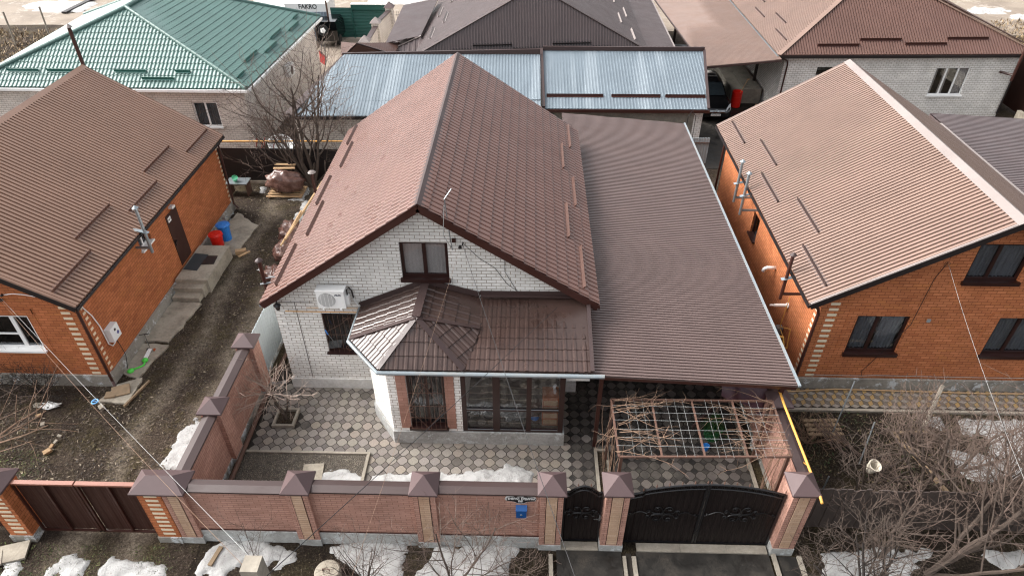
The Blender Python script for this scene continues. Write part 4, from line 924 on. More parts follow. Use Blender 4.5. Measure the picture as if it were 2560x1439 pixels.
for sx in (-1, 1):
    m.tube([(cx + sx * (.08 - .08 * math.cos(t / 9 * 4.6)), yy - .02, 2.37 + .11 * math.sin(t / 9 * 4.6)) for t in range(10)], .008, 4)
    for sz in (-1, 1): m.tube([(cx + sx * (.46 - .1 * math.sin(t / 9 * 4)), yy - .02, 1.5 + sz * (.07 - .07 * math.cos(t / 9 * 4))) for t in range(10)], .008, 4)
for xx in (x0, x1):
    for zz in (z0, z1): m.tube([(xx, yy, zz), (xx, 12.38, zz)], .008, 4)
m.build('grille', M['rust'], wf, H.loc)
# veranda glazing
VX = [(-1.655, -1.53), (-.82, -.63), (.08, .21), (.95, 1.09)]
m = MB()
for a, b in VX: m.box(a, 12.38, .5, b, 12.46, 3.05)
m.box(-1.53, 12.385, .5, .95, 12.455, .6); m.box(-1.53, 12.385, 2.92, .95, 12.455, 3.05)
for i in range(3): m.box(VX[i][1], 12.39, 1.32, VX[i + 1][0], 12.45, 1.4)
for y in (13.3, 14.3): m.box(1.02, y, .5, 1.09, y + .1, 3.05)
m.box(1.02, 12.46, .5, 1.09, 14.44, .6); m.box(1.02, 12.46, 1.32, 1.09, 14.44, 1.4)
vf = H.part('veranda_frame', m, 'frame_dark')
for i in range(3):
    m = MB(); m.box(VX[i][1], 12.415, .6, VX[i + 1][0], 12.423, 2.92); m.build('pane', M['glass_dark'], vf, H.loc)
m = MB(); m.box(1.05, 12.46, .6, 1.056, 14.44, 2.92); m.build('pane', M['glass_dark'], vf, H.loc)
m = MB()
for i in range(3): m.box(VX[i][1], 12.376, 1.4, VX[i + 1][0], 12.389, 1.415); m.box(VX[i][1], 12.376, .592, VX[i + 1][0], 12.384, .606)
m.build('glazing_bead', M['gutter'], vf, H.loc)
m = MB(); m.prism([(-4.33, 14.45), (-4.33, 13.36), (-3.6, 12.33), (1.14, 12.33), (1.14, 14.45)], -.05, .5); H.part('bay_plinth', m, 'plinth')
m = MB(); m.box(-1.6, 12.46, .505, 1.02, 14.44, .53)
rugm = NT('patterned_rug'); v_ = rugm.coord('Object'); wv = rugm.node('ShaderNodeTexWave', {'Vector': v_, 'Scale': .8, 'Distortion': 3.0, 'Detail': 1.0}, wave_type='RINGS')
rugm.link(rugm.ramp(wv.outputs['Fac'], [(.35, '5a4e42'), (.45, '988b7a'), (.6, '8a7c6a'), (.7, '4a4038')]), rugm.b.inputs['Base Color']); rugm.b.inputs['Roughness'].default_value = .9; M['rug'] = rugm.m
H.part('veranda_floor', m, 'rug')
m = MB(); m.box(-1.64, 12.5, .53, -1.6, 14.44, 3.04); H.part('inner_wall', m, 'white_brick')
m = MB(); m.box(-.78, 14.4, .54, .1, 14.44, 2.75); m.box(-.7, 14.37, .6, .0, 14.399, 2.7); H.part('inner_door', m, 'curtain_dark')
# furniture seen through the glass
Fz = Thing('drawer_cabinet', 'small wooden cabinet with pale drawers behind the right veranda pane', 'cabinet', (.72, 12.8, .54))
m = MB(); m.box(.52, 12.62, .54, .96, 13.05, 1.62); Fz.part('body', m, plain('orange_wood', 'a65a2a', .6, var=.15))
for k in range(4): m = MB(); m.box(.55, 12.6, .6 + k * .25, .93, 12.619, .78 + k * .25); Fz.part('drawer', m, 'plank')
Fz = Thing('shoe_rack', 'orange wooden shoe rack behind the veranda glass', 'rack', (.25, 12.8, .54))
m = MB()
for z in (.6, .88, 1.16): m.box(.14, 12.62, z, .5, 13.0, z + .025)
for x in (.12, .48): m.box(x, 12.62, .54, x + .03, 12.65, 1.2); m.box(x, 12.97, .54, x + .03, 13.0, 1.2)
Fz.part('frame', m, 'rust'); m = MB(); m.lathe((.32, 12.78, .63), [(.1, 0), (.13, .05), (.08, .13), (.02, .17)], 10); single('blue_bag', m, 'blue', 'crumpled blue bag on the wooden shoe rack', 'bag', (.32, 12.78, .63))
m = MB(); m.lathe((.85, 12.8, 1.63), [(.03, 0), (.04, .1), (.03, .14)], 10); m.tube([(.85, 12.8, 1.75), (.82, 12.78, 1.9), (.86, 12.76, 1.98)], .04, 8); single('white_lamp', m, 'white', 'small white lamp on the drawer cabinet', 'lamp', (.85, 12.8, 1.63), smooth=True)
def tyre(mb, c, r, w_, axis=(0, 1, 0)): mb.lathe(c, [(r * .6, -w_ / 2), (r * .93, -w_ / 2), (r, -w_ / 4), (r, w_ / 4), (r * .93, w_ / 2), (r * .6, w_ / 2)], 20, axis)
Bk = Thing('bicycle', 'dark childs bicycle standing behind the left veranda pane', 'bicycle', (-1.1, 12.9, .54))
for x in (-1.38, -.95): m = MB(); m.tube([(x + .16 * math.cos(t / 20 * 6.283), 12.8, .72 + .16 * math.sin(t / 20 * 6.283)) for t in range(20)], .018, 6, closed=True); Bk.part('wheel', m, 'tyre')
m = MB(); m.tube([(-1.38, 12.8, .72), (-1.2, 12.8, .78), (-1.05, 12.8, 1.0), (-.95, 12.8, .72)], .014, 6); m.tube([(-1.2, 12.8, .78), (-1.28, 12.8, 1.05)], .014, 6); m.tube([(-1.28, 12.8, 1.02), (-1.05, 12.8, 1.0)], .014, 6); m.tube([(-1.05, 12.8, 1.0), (-1.08, 12.8, 1.15)], .012, 6); m.tube([(-1.08, 12.68, 1.15), (-1.08, 12.92, 1.15)], .012, 6); Bk.part('frame', m, 'chrome')
m = MB(); m.obox((-1.28, 12.8, 1.08), .16, .08, .04); Bk.part('saddle', m, 'black_metal')

# ================================================================ CARPORT
K = Thing('carport', 'long carport canopy of brown corrugated sheet along the right side of the white house', 'carport', (4.3, 20, 0))
kp = [(1.5, 11.98, 3.12), (6.87, 12.02, 2.83), (6.84, 27.85, 2.83), (1.5, 28.2, 3.12)]
cr = K.part('roof', sheet(MB(), kp, (1, 0, -.054), 'corr', .108, .036, deck=.02), 'roof_carport')
m = MB(); m.beam((6.89, 12.0, 2.86), (6.86, 27.9, 2.86), .07, .05); m.build('edge_trim', M['gutter'], cr, K.loc)
m = MB(); m.beam((1.9, 12.03, 3.02), (6.85, 12.07, 2.74), .05, .1); m.beam((1.9, 17, 3.0), (6.85, 17, 2.74), .05, .1); m.beam((1.9, 22, 3.0), (6.85, 22, 2.74), .05, .1); m.beam((1.9, 27.5, 3.0), (6.85, 27.5, 2.74), .05, .1); m.beam((6.6, 12.1, 2.68), (6.6, 27.8, 2.68), .08, .08); K.part('rafters', m, 'trim')
for x, y, h in ((2.0, 12.35, 2.98), (6.6, 12.25, 2.64), (6.6, 17, 2.64), (6.6, 22, 2.64), (6.6, 27.4, 2.64), (2.0, 27.3, 2.95)): m = MB(); m.box(x - .05, y - .05, 0, x + .05, y + .05, h); K.part('post', m, 'trim')
m = MB(); m.box(1.12, 12.5, 2.42, 1.72, 12.56, 2.7); single('pale_board', m, 'plinth_white', 'pale panel hung under the canopy beside the veranda', 'panel', (1.4, 12.5, 2.5))

# ================================================================ PERGOLA with vines
Pg = Thing('pergola', 'rusty steel vine pergola with a wire grid top behind the double gate', 'pergola', (4.2, 11, 0))
PZ = 2.4; PA, PB, PC, PD = (2.22, 11.88), (6.29, 11.92), (6.24, 10.18), (2.24, 10.08)
m = MB()
for a, b in ((PA, PB), (PB, PC), (PC, PD), (PD, PA)): m.beam((a[0], a[1], PZ), (b[0], b[1], PZ), .045, .045)
Pg.part('top_frame', m, 'rust')
m = MB()
for t in (.25, .5, .75): a = (PD[0] + (PC[0] - PD[0]) * t, PD[1] + (PC[1] - PD[1]) * t); b = (PA[0] + (PB[0] - PA[0]) * t, PA[1] + (PB[1] - PA[1]) * t); m.beam((a[0], a[1] + .024, PZ), (b[0], b[1] - .024, PZ), .04, .04)
Pg.part('crossbar', m, 'rust')
m = MB()
for t in (.09, .14, .19, .34, .39, .44, .58, .62, .665, .8, .85, .9): m.tube([(PD[0] + 4.0 * t, 10.1, PZ + .03), (PA[0] + 4.06 * t, 11.9, PZ + .03)], .0026, 4)
for t in (.16, .3, .44, .6, .74, .86): m.tube([(2.22, 10.1 + 1.8 * t, PZ + .035), (6.3, 10.1 + 1.8 * t, PZ + .035)], .0036, 5)
Pg.part('wire_grid', m, 'wire_pale')
for x, y in ((2.27, 11.85), (2.3, 10.12), (6.24, 11.88), (6.2, 10.22)): m = MB(); m.box(x - .035, y - .035, 0, x + .035, y + .035, PZ - .023); Pg.part('post', m, 'rust')
def wander(p, d, L, r0, n=12, wob=.25, g=0.0, zc=None):
    p = Vector(p); d = Vector(d).normalized(); pts = [p.copy()]
    for i in range(n):
        d = (d + Vector((rnd(-wob, wob), rnd(-wob, wob), rnd(-wob, wob) * (.4 if zc else 1) + g))).normalized(); p = p + d * L / n
        if zc is not None: p.z += (zc - p.z) * .5
        pts.append(p.copy())
    return pts, [r0 * (1 - .75 * i / n) for i in range(n + 1)]
V = Thing('grape_vine', 'leafless grape vine spread over the right half of the pergola', 'vine', (6.3, 11, 0), 'leafless grape vines'); V2 = Thing('grape_vine', 'leafless grape vine climbing the left posts of the pergola', 'vine', (2.2, 10.6, 0), 'leafless grape vines')
random.seed(11)
for T, xs, dirx in ((V, 6.2, -1), (V2, 2.25, 1)):
    m = MB(); st = MB()
    for i in range(9):
        y = 10.2 + rnd(0, 1.55); pts, rs = wander((xs + rnd(-.05, .05) - dirx * .03, y, .02), (0, 0, 1), 2.42, .014, 10, .13, .3); st.tube(pts, rs, 5)
    for i in range(17 if dirx > 0 else 15):
        y = 10.15 + rnd(0, 1.7); L0 = rnd(.8, 2.3); pts, rs = wander((xs + rnd(-.1, .1), y, PZ + .05), (dirx, rnd(-.35, .35), 0), L0, .009, 14, .2, zc=PZ + rnd(.04, .09)); m.tube(pts, rs, 4)
        for q in range(4):
            j = random.randint(2, 12); p2, r2 = wander(pts[j], (dirx * rnd(.2, 1), rnd(-1, 1), rnd(-.3, .3)), rnd(.15, .55), .006, 5, .4); m.tube(p2, r2, 3)
    for i in range(10):
        y = 10.2 + rnd(0, 1.6); pts, rs = wander((xs, y, PZ), (-dirx * rnd(.1, .6), rnd(-.3, .3), -.5), rnd(.5, 1.5), .008, 9, .35, -.15); m.tube(pts, rs, 4)
    T.part('stems', st, 'vine'); T.part('canes', m, 'vine')
random.seed(5)
Fp = Thing('potted_fir', 'small fir tree in a green tub under the pergola edge', 'fir tree', (5.35, 12.75, 0))
m = MB()
for k in range(900):
    t = rnd(0, 1); z = .3 + t * .7; r_ = (1 - t) * .38 + .03; a_ = rnd(0, 6.283); rr = r_ * rnd(.3, 1); c = Vector((5.35 + math.cos(a_) * rr, 12.75 + math.sin(a_) * rr, z)); d = Vector((math.cos(a_), math.sin(a_), -.2)) * .07; s_ = d.cross(Vector((0, 0, 1))).normalized() * .012; m.add([c - s_, c + s_, c + d], [(0, 1, 2)])
Fp.part('crown', m, 'fir'); m = MB(); m.lathe((5.35, 12.75, .02), [(.2, 0), (.26, .4), (.28, .4), (.24, .36)], 16); Fp.part('tub', m, plain('green_tub', '1d5a35', .5)); m = MB(); m.tube([(5.35, 12.75, .3), (5.35, 12.75, 1.4)], .02, 5); Fp.part('trunk', m, 'bark')
m = MB(); m.lathe((5.1, 12.3, .02), [(.07, 0), (.09, .16), (.095, .17), (.075, .16)], 14); single('blue_bucket', m, 'blue', 'small bright blue bucket beside the fir tree under the pergola', 'bucket', (5.1, 12.15, 0))
m = MB()
vs = []
for i in range(13):
    t = i / 12; x = 5.2 + 1.15 * t; y = 12.75 - .1 * math.sin(t * 9); vs += [(x, y + .5, 2.5), (x, y - .15 + .05 * math.sin(t * 17), 2.42 - .02 * t), (x + .03, y - .28 + .05 * math.sin(t * 17 + 1), 1.95 - .55 * t + .04 * math.sin(t * 11))]
m.add(vs, [(3 * i + j, 3 * i + 3 + j, 3 * i + 4 + j, 3 * i + 1 + j) for i in range(12) for j in range(2)]); m.add([(p[0], p[1] + .012, p[2] - .008) for p in vs], [(3 * i + 1 + j, 3 * i + 4 + j, 3 * i + 3 + j, 3 * i + j) for i in range(12) for j in range(2)])
single('awning_cloth', m, plain('purple_brown_cloth', '4a2f38', .5), 'dark purple brown cloth sagging under the front right end of the carport', 'awning', (5.8, 12.6, 2.4), smooth=True)
# tree box in the courtyard
TB = Thing('tree_box', 'square concrete box around the small courtyard tree', 'planter', (-6.92, 13.12, 0))
m = MB(); m.box(-7.24, 12.78, 0, -6.6, 12.85, .12); m.box(-7.24, 13.4, 0, -6.6, 13.47, .12); m.box(-7.24, 12.852, 0, -7.17, 13.398, .12); m.box(-6.67, 12.852, 0, -6.6, 13.398, .12); TB.part('edging', m, 'kerb'); m = MB(); m.box(-7.168, 12.852, 0, -6.672, 13.398, .04); TB.part('soil', m, 'ground')

# ================================================================ NEIGHBOUR HOUSES
def rf(T, poly, kind, period, h, mat, course=None, step=0.0, name='roof', deck=.06, dn=None):
    p3 = [Vector(p) for p in poly]; n = (p3[1] - p3[0]).cross(p3[2] - p3[0]).normalized()
    if n.z < 0: n = -n
    d = Vector(dn) if dn else Vector((0, 0, -1)); d = d - n * d.dot(n)
    return T.part(name, sheet(MB(), poly, d, kind, period, h, course, step, deck), mat)
def downpipe(T, pts, mat='trim', r=.045): m = MB(); m.tube(pts, r, 8); return T.part('downpipe', m, mat)
def flue(name, label, x, y, z0, z1, wallx, mat='zinc', capm='zinc', plate='gutter', pdx=.1):
    F = Thing(name, label, 'flue', (x, y, z0), 'flue pipes on the neighbour houses')
    m = MB(); m.tube([(x, y, z0), (x, y, z1)], .05, 10); m.tube([(x, y, z0 + .18), (wallx, y, z0 + .18)], .045, 8); F.part('pipe', m, mat)
    m = MB(); m.lathe((x, y, z1 + .02), [(.1, 0), (.1, .01), (.01, .09)], 12); F.part('cap', m, capm)
    zc = z0 + (z1 - z0) * .5; m = MB(); m.obox((x + pdx, y, zc), .5, .13, .012, 0, 0, -.25 if pdx > 0 else .25); F.part('bracket_plate', m, plate)
# ---- left orange house
LH = Thing('orange_brick_house', 'orange brick house with tan ribbed roof at the left picture edge', 'house', (-17, 14.4, 0))
rX, rZ, eX, eZ, lX = -17.08, 6.1, -12.4, 3.29, -21.8
nLR = Vector((rZ - eZ, 0, eX - rX)).normalized(); nLL = Vector((-nLR.x, 0, nLR.z))
p = rf(LH, [(eX, 14.08, eZ), (rX, 14.08, rZ), (rX, 25.2, rZ), (eX, 25.2, eZ)], 'corr', .145, .055, 'roof_left'); rf(LH, [(lX, 14.08, eZ), (rX, 14.08, rZ), (rX, 25.2, rZ), (lX, 25.2, eZ)], 'corr', .145, .055, 'roof_left')
m = MB(); ridge(m, (rX, 14.05, rZ + .02), (rX, 25.23, rZ + .02), nLL, nLR, .2, .03); m.beam((rX + .0, 25.16, rZ + .04), (eX, 25.16, eZ + .04), .14, .015); m.beam((rX, 14.12, rZ + .04), (eX, 14.12, eZ + .04), .12, .015); m.build('ridge_cap', M['roof_left'], p, LH.loc)
m = MB(); m.beam((eX, 14.06, eZ - .05), (rX, 14.06, rZ - .05), .03, .16); m.beam((lX, 14.06, eZ - .05), (rX, 14.06, rZ - .05), .03, .16); m.beam((eX + .035, 14.06, eZ - .05), (eX + .035, 25.2, eZ - .05), .06, .07); m.beam((eX, 25.22, eZ - .05), (rX, 25.22, rZ - .05), .03, .16); LH.part('verge_board', m, 'black_trim')
def lz(x): return eZ + (eX - x) * (rZ - eZ) / (eX - rX)
for x, a, b in ((-12.9, 24.98, 23.0), (-13.4, 22.8, 20.8), (-12.96, 20.6, 18.6), (-13.45, 18.47, 16.5), (-13.0, 16.27, 14.27)): guard(LH, (x, a, lz(x) + .02), (x, b, lz(x) + .02), nLR)
hw = (22.0 - 15.72, 1.4, 22.0 - 14.2, 2.72)
LH.part('front_wall', wall(MB(), (-22, 14.4), (1, 0), 9.3, [(0, 3.2), (4.92, rZ - .1), (9.3, lz(-12.7) - .1)], [hw], .42), 'orange_brick')
hs_ = (3.7, 2.45, 4.42, 2.95); hd = (5.55, .55, 6.42, 2.62)
LH.part('side_wall', wall(MB(), (-12.7, 14.4), (0, 1), 10.55, [(0, 3.38), (10.55, 3.38)], [hs_, hd], .38), 'orange_brick')
LH.part('back_wall', wall(MB(), (-12.7, 24.95), (-1, 0), 9.3, [(0, 3.38), (4.38, rZ - .1), (9.3, 3.2)], [], .4), 'orange_brick')
m = MB(); m.box(-22.03, 14.34, -.05, -12.62, 14.6, .41); m.box(-12.9, 14.602, -.05, -12.621, 25.0, .37); LH.part('plinth', m, 'plinth_old')
m = MB(); quoins(m, -12.7, 14.4, 1, 0, .45, 3.3, .196, .26, .085, -.46); quoins(m, -12.7, 14.4, 0, 1, .45, 3.2, .196, .13, .085, .18); quoins(m, -12.7, 24.95, 0, 1, .45, 3.2, .196, .12, .085, -.12); LH.part('quoins', m, 'cream')
m = MB(); m.box(-15.95, 14.392, 2.78, -13.95, 14.3995, 2.98); m.box(-14.0, 14.392, 1.3, -13.97, 14.3995, 2.98); LH.part('window_surround', m, 'orange_brick')
window(LH, (-22, 14.4), (1, 0), hw, frame='white', fw=.1, mull=(.62,), trans=(.42,), transidx=(0,), curtain='curtain_dark', cur=((.7, 1),), sillmat='white')
window(LH, (-12.7, 14.4), (0, 1), hs_, frame='white', mull=(.5,), fw=.05, curtain='curtain', sillmat='white', rev=.14)
m = MB(); m.box(-12.76, 19.96, .55, -12.69, 20.81, 2.61); d_ = LH.part('door', m, 'gate_sheet_l', label='dark brown steel door on the orange brick side wall'); m = MB(); m.box(-12.72, 20.0, 1.4, -12.66, 20.05, 1.6); m.box(-12.68, 20.0, 1.53, -12.65, 20.14, 1.555); m.build('handle', M['black_metal'], d_, LH.loc)
FXs = lambda o: frame4(o, (0, 1, 0), (0, 0, 1))
m = MB(); m.box(-12.69, 20.06, 2.32, -12.683, 20.27, 2.5); m.build('number_sign', M['white'], d_, LH.loc); text_mb('56/1', .1, .001, FXs((-12.682, 20.165, 2.41)), .002).build('lettering', plain('sign_black', '20242c'), d_, LH.loc)
m = MB(); m.box(-12.7, 20.35, 2.72, -12.55, 20.55, 2.8); LH.part('lamp', m, 'white')
m = MB(); m.prism([(-12.62, 19.12), (-11.45, 19.12), (-11.45, 21.35), (-12.62, 21.35)], -.05, .52); m.prism([(-12.6, 18.82), (-11.55, 18.82), (-11.55, 19.118), (-12.6, 19.118)], -.05, .36); m.prism([(-12.58, 18.5), (-11.62, 18.5), (-11.62, 18.818), (-12.58, 18.818)], -.05, .18)
LH.part('porch_steps', m, 'concrete')
m = MB(); m.prism([(-12.58, 19.75), (-12.05, 19.68), (-12.02, 20.72), (-12.56, 20.78)], .52, .535); single('rubber_mat', m, 'rubber', 'larger dark rubber mat lying by the brown door on the porch', 'mat', (-12.3, 20.2, .52)); m = MB(); m.prism([(-12.05, 20.05), (-11.58, 20.1), (-11.62, 20.62), (-12.0, 20.62)], .536, .55); single('rubber_mat', m, 'black_trim', 'smaller black mat at the outer edge of the porch', 'mat', (-11.8, 20.3, .52))
downpipe(LH, [(-12.42, 14.2, 3.2), (-12.58, 14.3, 3.05), (-12.6, 14.32, 2.9), (-12.6, 14.32, .25), (-12.45, 14.15, .12)]); downpipe(LH, [(-12.42, 24.9, 3.2), (-12.55, 24.9, 3.0), (-12.6, 24.9, .3), (-12.4, 24.8, .12)], r=.04)
flue('flue_pipe', 'grey flue pipe with bracket plate above the small side window of the left house', -12.22, 17.9, 2.55, 4.2, -12.7, pdx=-.12)
EB = Thing('electric_box', 'white electric meter box with white conduit on the orange side wall', 'meter box', (-12.6, 15.3, 1.2)); m = MB(); m.box(-12.69, 15.0, 1.2, -12.5, 15.42, 1.68); EB.part('box', m, 'white'); m = MB(); m.box(-12.499, 15.18, 1.5, -12.495, 15.26, 1.58); EB.part('display', m, 'curtain_dark'); m = MB(); m.obox((-12.497, 15.3, 1.38), .004, .1, .1, 0, .785); EB.part('emblem', m, plain('violet_mark', '5a5a94'))
m = MB(); m.tube([(-12.68, 14.52, 3.15), (-12.66, 14.62, 2.9), (-12.66, 14.82, 2.4), (-12.66, 14.92, 1.9), (-12.66, 14.93, 1.2), (-12.66, 15.05, 1.02), (-12.66, 15.2, 1.02), (-12.66, 15.22, 1.2)], .018, 6); EB.part('conduit', m, 'white')
m = MB(); m.tube([(-12.69, 15.3, 1.2), (-12.67, 15.35, .8), (-12.6, 15.3, .4), (-12.5, 15.0, .1)], .01, 4); EB.part('cable', m, 'wire')
m = MB(); m.lathe((-14.6, 14.35, 3.35), [(.05, 0), (.05, .06), (.02, .08)], 8, (0, -1, 0)); m.lathe((-14.5, 14.35, 3.52), [(.04, 0), (.04, .06), (.02, .08)], 8, (0, -1, 0)); LH.part('insulator', m, 'black_metal')
m = MB(); m.tube([(-14.5, 14.36, 3.5), (-14.2, 14.36, 3.55), (-13.9, 14.36, 3.52), (-13.6, 14.36, 3.45)], .012, 5); LH.part('wall_cable', m, 'white')
FB = Thing('flue_pipe', 'tall dark brown flue pipe at the far ridge end of the left tan roof', 'flue', (-17.1, 25.4, 5.8)); m = MB(); m.tube([(-17.1, 25.3, 5.9), (-17.1, 25.3, 7.5)], .07, 10); FB.part('pipe', m, 'trim'); m = MB(); m.lathe((-17.1, 25.3, 7.52), [(.14, 0), (.01, .13)], 12); FB.part('cap', m, 'trim_pale')
# barrels etc. by the porch
def barrel(x, y, mat, lb):
    B = Thing('barrel', lb, 'barrel', (x, y, 0), 'plastic barrels with lids beside the porch'); m = MB(); m.lathe((x, y, 0), [(.18, 0), (.21, .02), (.225, .36), (.24, .66), (.245, .68)], 20); B.part('body', m, mat, smooth=False)
    m = MB(); m.lathe((x, y, .682), [(.27, 0), (.275, .02), (.265, .045), (.21, .05), (.2, .07), (.055, .075), (.05, .09), (.02, .09)], 24); m.obox((x + .265, y, .69), .05, .1, .03); B.part('lid', m, mat)
barrel(-12.15, 21.85, 'red', 'bright red plastic barrel with lid'); barrel(-12.12, 22.55, 'blue', 'bright blue plastic barrel with lid')
m = MB(); random.seed(3)
for k in range(9): c = Vector((-12.25 + rnd(-.15, .2), 23.2 + rnd(-.2, .2), .3 + rnd(0, .3))); m.slab([c + Vector((rnd(-.2, .2), rnd(-.2, .2), rnd(0, .2))) for _ in range(3)], .01)
single('foil_heap', m, 'zinc', 'crumpled silver foil heap behind the blue barrel', 'rubbish', (-12.2, 23.2, .2))
m = MB(); m.obox((-11.2, 21.6, .08), .4, .2, .15, .3); m.obox((-11.0, 21.4, .1), .1, .5, .03, -.7); single('scrap_wood', m, 'plank', 'small pile of scrap wood beside the porch and red barrel', 'scrap wood', (-11.1, 21.5, 0))
Sc = Thing('kick_scooter', 'small white and blue kick scooter with orange wheel standing on the concrete apron', 'scooter', (-12.3, 15.7, 0))
m = MB(); m.obox((-12.18, 15.7, .1), .12, .42, .03, .1); Sc.part('deck', m, 'white'); m = MB(); m.tube([(-12.2, 15.92, .08), (-12.25, 16.0, .65)], .015, 6); Sc.part('stem', m, 'chrome'); m = MB(); m.tube([(-12.4, 15.96, .66), (-12.1, 16.04, .66)], .016, 6); Sc.part('handlebar', m, 'black_metal')
for c in ((-12.3, 15.93, .06), (-12.08, 15.93, .06), (-12.15, 15.46, .06)): m = MB(); m.lathe(c, [(.05, -.015), (.05, .015)], 12, (1, 0, 0)); Sc.part('wheel', m, plain('orange_rubber', 'b5552a', .6) if c[0] != -12.3 else 'black_metal')
m = MB(); m.tube([(-12.35, 15.0, .06), (-12.22, 15.1, .05), (-12.1, 15.2, .06), (-12.12, 15.35, .07)], .028, 8); m.lathe((-12.4, 14.95, .02), [(.1, 0), (.11, .05), (.03, .09)], 10); m.lathe((-12.15, 15.42, .02), [(.07, 0), (.1, .06), (.04, .12)], 10); single('toy_rake', m, 'green_toy', 'bright green plastic toy lying by the house corner downpipe', 'toy', (-12.2, 15.2, 0), smooth=True)
m = MB(); m.obox((-12.25, 14.05, .1), .5, .35, .06, .4, .3); m.obox((-12.5, 13.9, .05), .3, .25, .1, .2); single('board_stump', m, 'wood', 'weathered board and rubble at the foot of the left house downpipe', 'board', (-12.3, 14, 0)); m = MB(); m.obox((-11.75, 14.0, .05), .06, 1.1, .06, -.25); single('wooden_lath', m, 'wood', 'thin wooden lath beside the small concrete plate near the left house corner', 'lath', (-11.75, 14, 0))

# ---- right orange house
RH = Thing('orange_brick_house', 'bright orange brick house with pale brown ribbed roof at the right picture edge', 'house', (12.4, 14.8, 0))
qX, qZ, wX, wZ, xX = 12.38, 6.2, 7.78, 3.5, 16.98
nRL = Vector((-(qZ - wZ), 0, qX - wX)).normalized(); nRR = Vector((-nRL.x, 0, nRL.z))
p = rf(RH, [(wX, 14.45, wZ), (qX, 14.45, qZ), (qX, 26.2, qZ), (wX, 26.2, wZ)], 'corr', .137, .052, 'roof_right'); rf(RH, [(xX, 14.45, wZ), (qX, 14.45, qZ), (qX, 26.2, qZ), (xX, 26.2, wZ)], 'corr', .137, .052, 'roof_right')
m = MB(); ridge(m, (qX, 14.42, qZ + .02), (qX, 26.23, qZ + .02), nRL, nRR, .24, .03)
for sx in (wX, xX): m.beam((sx, 14.5, wZ + .045), (qX, 14.5, qZ + .045), .13, .014); m.beam((sx, 26.15, wZ + .045), (qX, 26.15, qZ + .045), .13, .014)
m.build('ridge_cap', M['trim_pale'], p, RH.loc)  # whitish reflection on the ridge put into the pale trim colour
m = MB()
for sx in (wX, xX): m.beam((sx, 14.43, wZ - .05), (qX, 14.43, qZ - .05), .03, .17); m.beam((sx, 26.22, wZ - .05), (qX, 26.22, qZ - .05), .03, .17)
m.beam((wX - .03, 14.43, wZ - .05), (wX - .03, 26.2, wZ - .05), .06, .07); RH.part('verge_board', m, 'black_trim')
def qz(x): return wZ + (x - wX) * (qZ - wZ) / (qX - wX)
for x, a, b in ((8.28, 25.82, 23.82), (8.75, 23.5, 21.5), (8.28, 21.43, 19.43), (8.76, 19.14, 17.14), (8.28, 16.86, 14.86)): guard(RH, (x, a, qz(x) + .02), (x, b, qz(x) + .02), nRL, 'trim_mid')
h1, h2, h3 = (1.1, 1.48, 2.6, 2.88), (3.5, 4.14, 4.95, 5.34), (5.05, 1.48, 6.6, 2.88)
RH.part('front_wall', wall(MB(), (8.3, 14.8), (1, 0), 8.15, [(0, qz(8.3) - .1), (4.08, qZ - .1), (8.15, qz(8.3) - .1)], [h1, h2, h3], .45), 'orange_brick_r')
RH.part('side_wall', wall(MB(), (8.3, 26), (0, -1), 11.2, [(0, 3.6), (11.2, 3.6)], [(4.7, 1.5, 5.4, 2.4)], .4), 'orange_brick_r'); RH.part('back_wall', wall(MB(), (16.45, 26), (-1, 0), 8.15, [(0, qz(8.3) - .1), (4.07, qZ - .1), (8.15, qz(8.3) - .1)], [], .4), 'orange_brick_r')
RH.part('right_wall', wall(MB(), (16.45, 14.8), (0, 1), 11.2, [(0, 3.6), (11.2, 3.6)], [], .4), 'orange_brick_r')
m = MB(); m.box(8.22, 14.74, -.05, 16.53, 26.05, .44); RH.part('plinth', m, 'plinth_old')
m = MB(); quoins(m, 8.3, 14.8, 1, 0, .5, 3.5, .196, .26, .085, .22); quoins(m, 8.3, 14.8, 0, -1, .5, 3.4, .196, .13, .085, -.3); RH.part('quoins', m, 'cream')
for h, cur, cm in ((h1, ((0, .42), (.55, .95)), 'curtain'), (h2, ((0, .5), (.5, 1)), 'curtain'), (h3, ((.1, .9),), 'curtain')): window(RH, (8.3, 14.8), (1, 0), h, curtain=cm, cur=cur, mull=(.42,), fw=.08, sillh=.1)
window(RH, (8.3, 26), (0, -1), (4.7, 1.5, 5.4, 2.4), mull=(), fw=.05, curtain=None)
m = MB()
for a, b in ((1.1, 2.6), (5.05, 6.6)): m.box(8.3 + a - .28, 14.79, 3.0, 8.3 + b + .25, 14.7995, 3.1); m.box(8.3 + a - .3, 14.79, 1.45, 8.3 + a - .26, 14.7995, 3.0)
RH.part('window_surround', m, 'orange_brick')
m = MB(); m.box(11.35, 14.76, 2.7, 11.44, 14.7995, 2.8); RH.part('wall_lamp', m, 'gutter')
m = MB(); m.tube([(8.7, 14.78, .56), (10.2, 14.78, .55), (10.6, 14.78, .58), (13, 14.78, .56), (16, 14.78, .57)], .008, 4); RH.part('wall_cable', m, 'wire_pale')
m = MB(); m.tube([(10.2, 14.78, .56), (10.15, 14.78, .75), (10.4, 14.78, 1.3), (10.95, 14.78, 2.6), (11.0, 14.78, 4.2), (11.15, 14.78, 4.75)], .008, 4); m.tube([(11.15 + .08 * math.cos(t), 14.775, 4.7 + .08 * math.sin(t)) for t in [i * .6 for i in range(11)]], .006, 4); RH.part('cable_loop', m, 'wire')
downpipe(RH, [(7.85, 14.6, 3.4), (8.15, 14.7, 3.2), (8.22, 14.72, 3.0), (8.2, 14.7, .15)])
downpipe(RH, [(7.85, 25.95, 3.4), (8.15, 26.05, 3.2), (8.22, 26.08, 3.0), (8.2, 26.08, .15)])
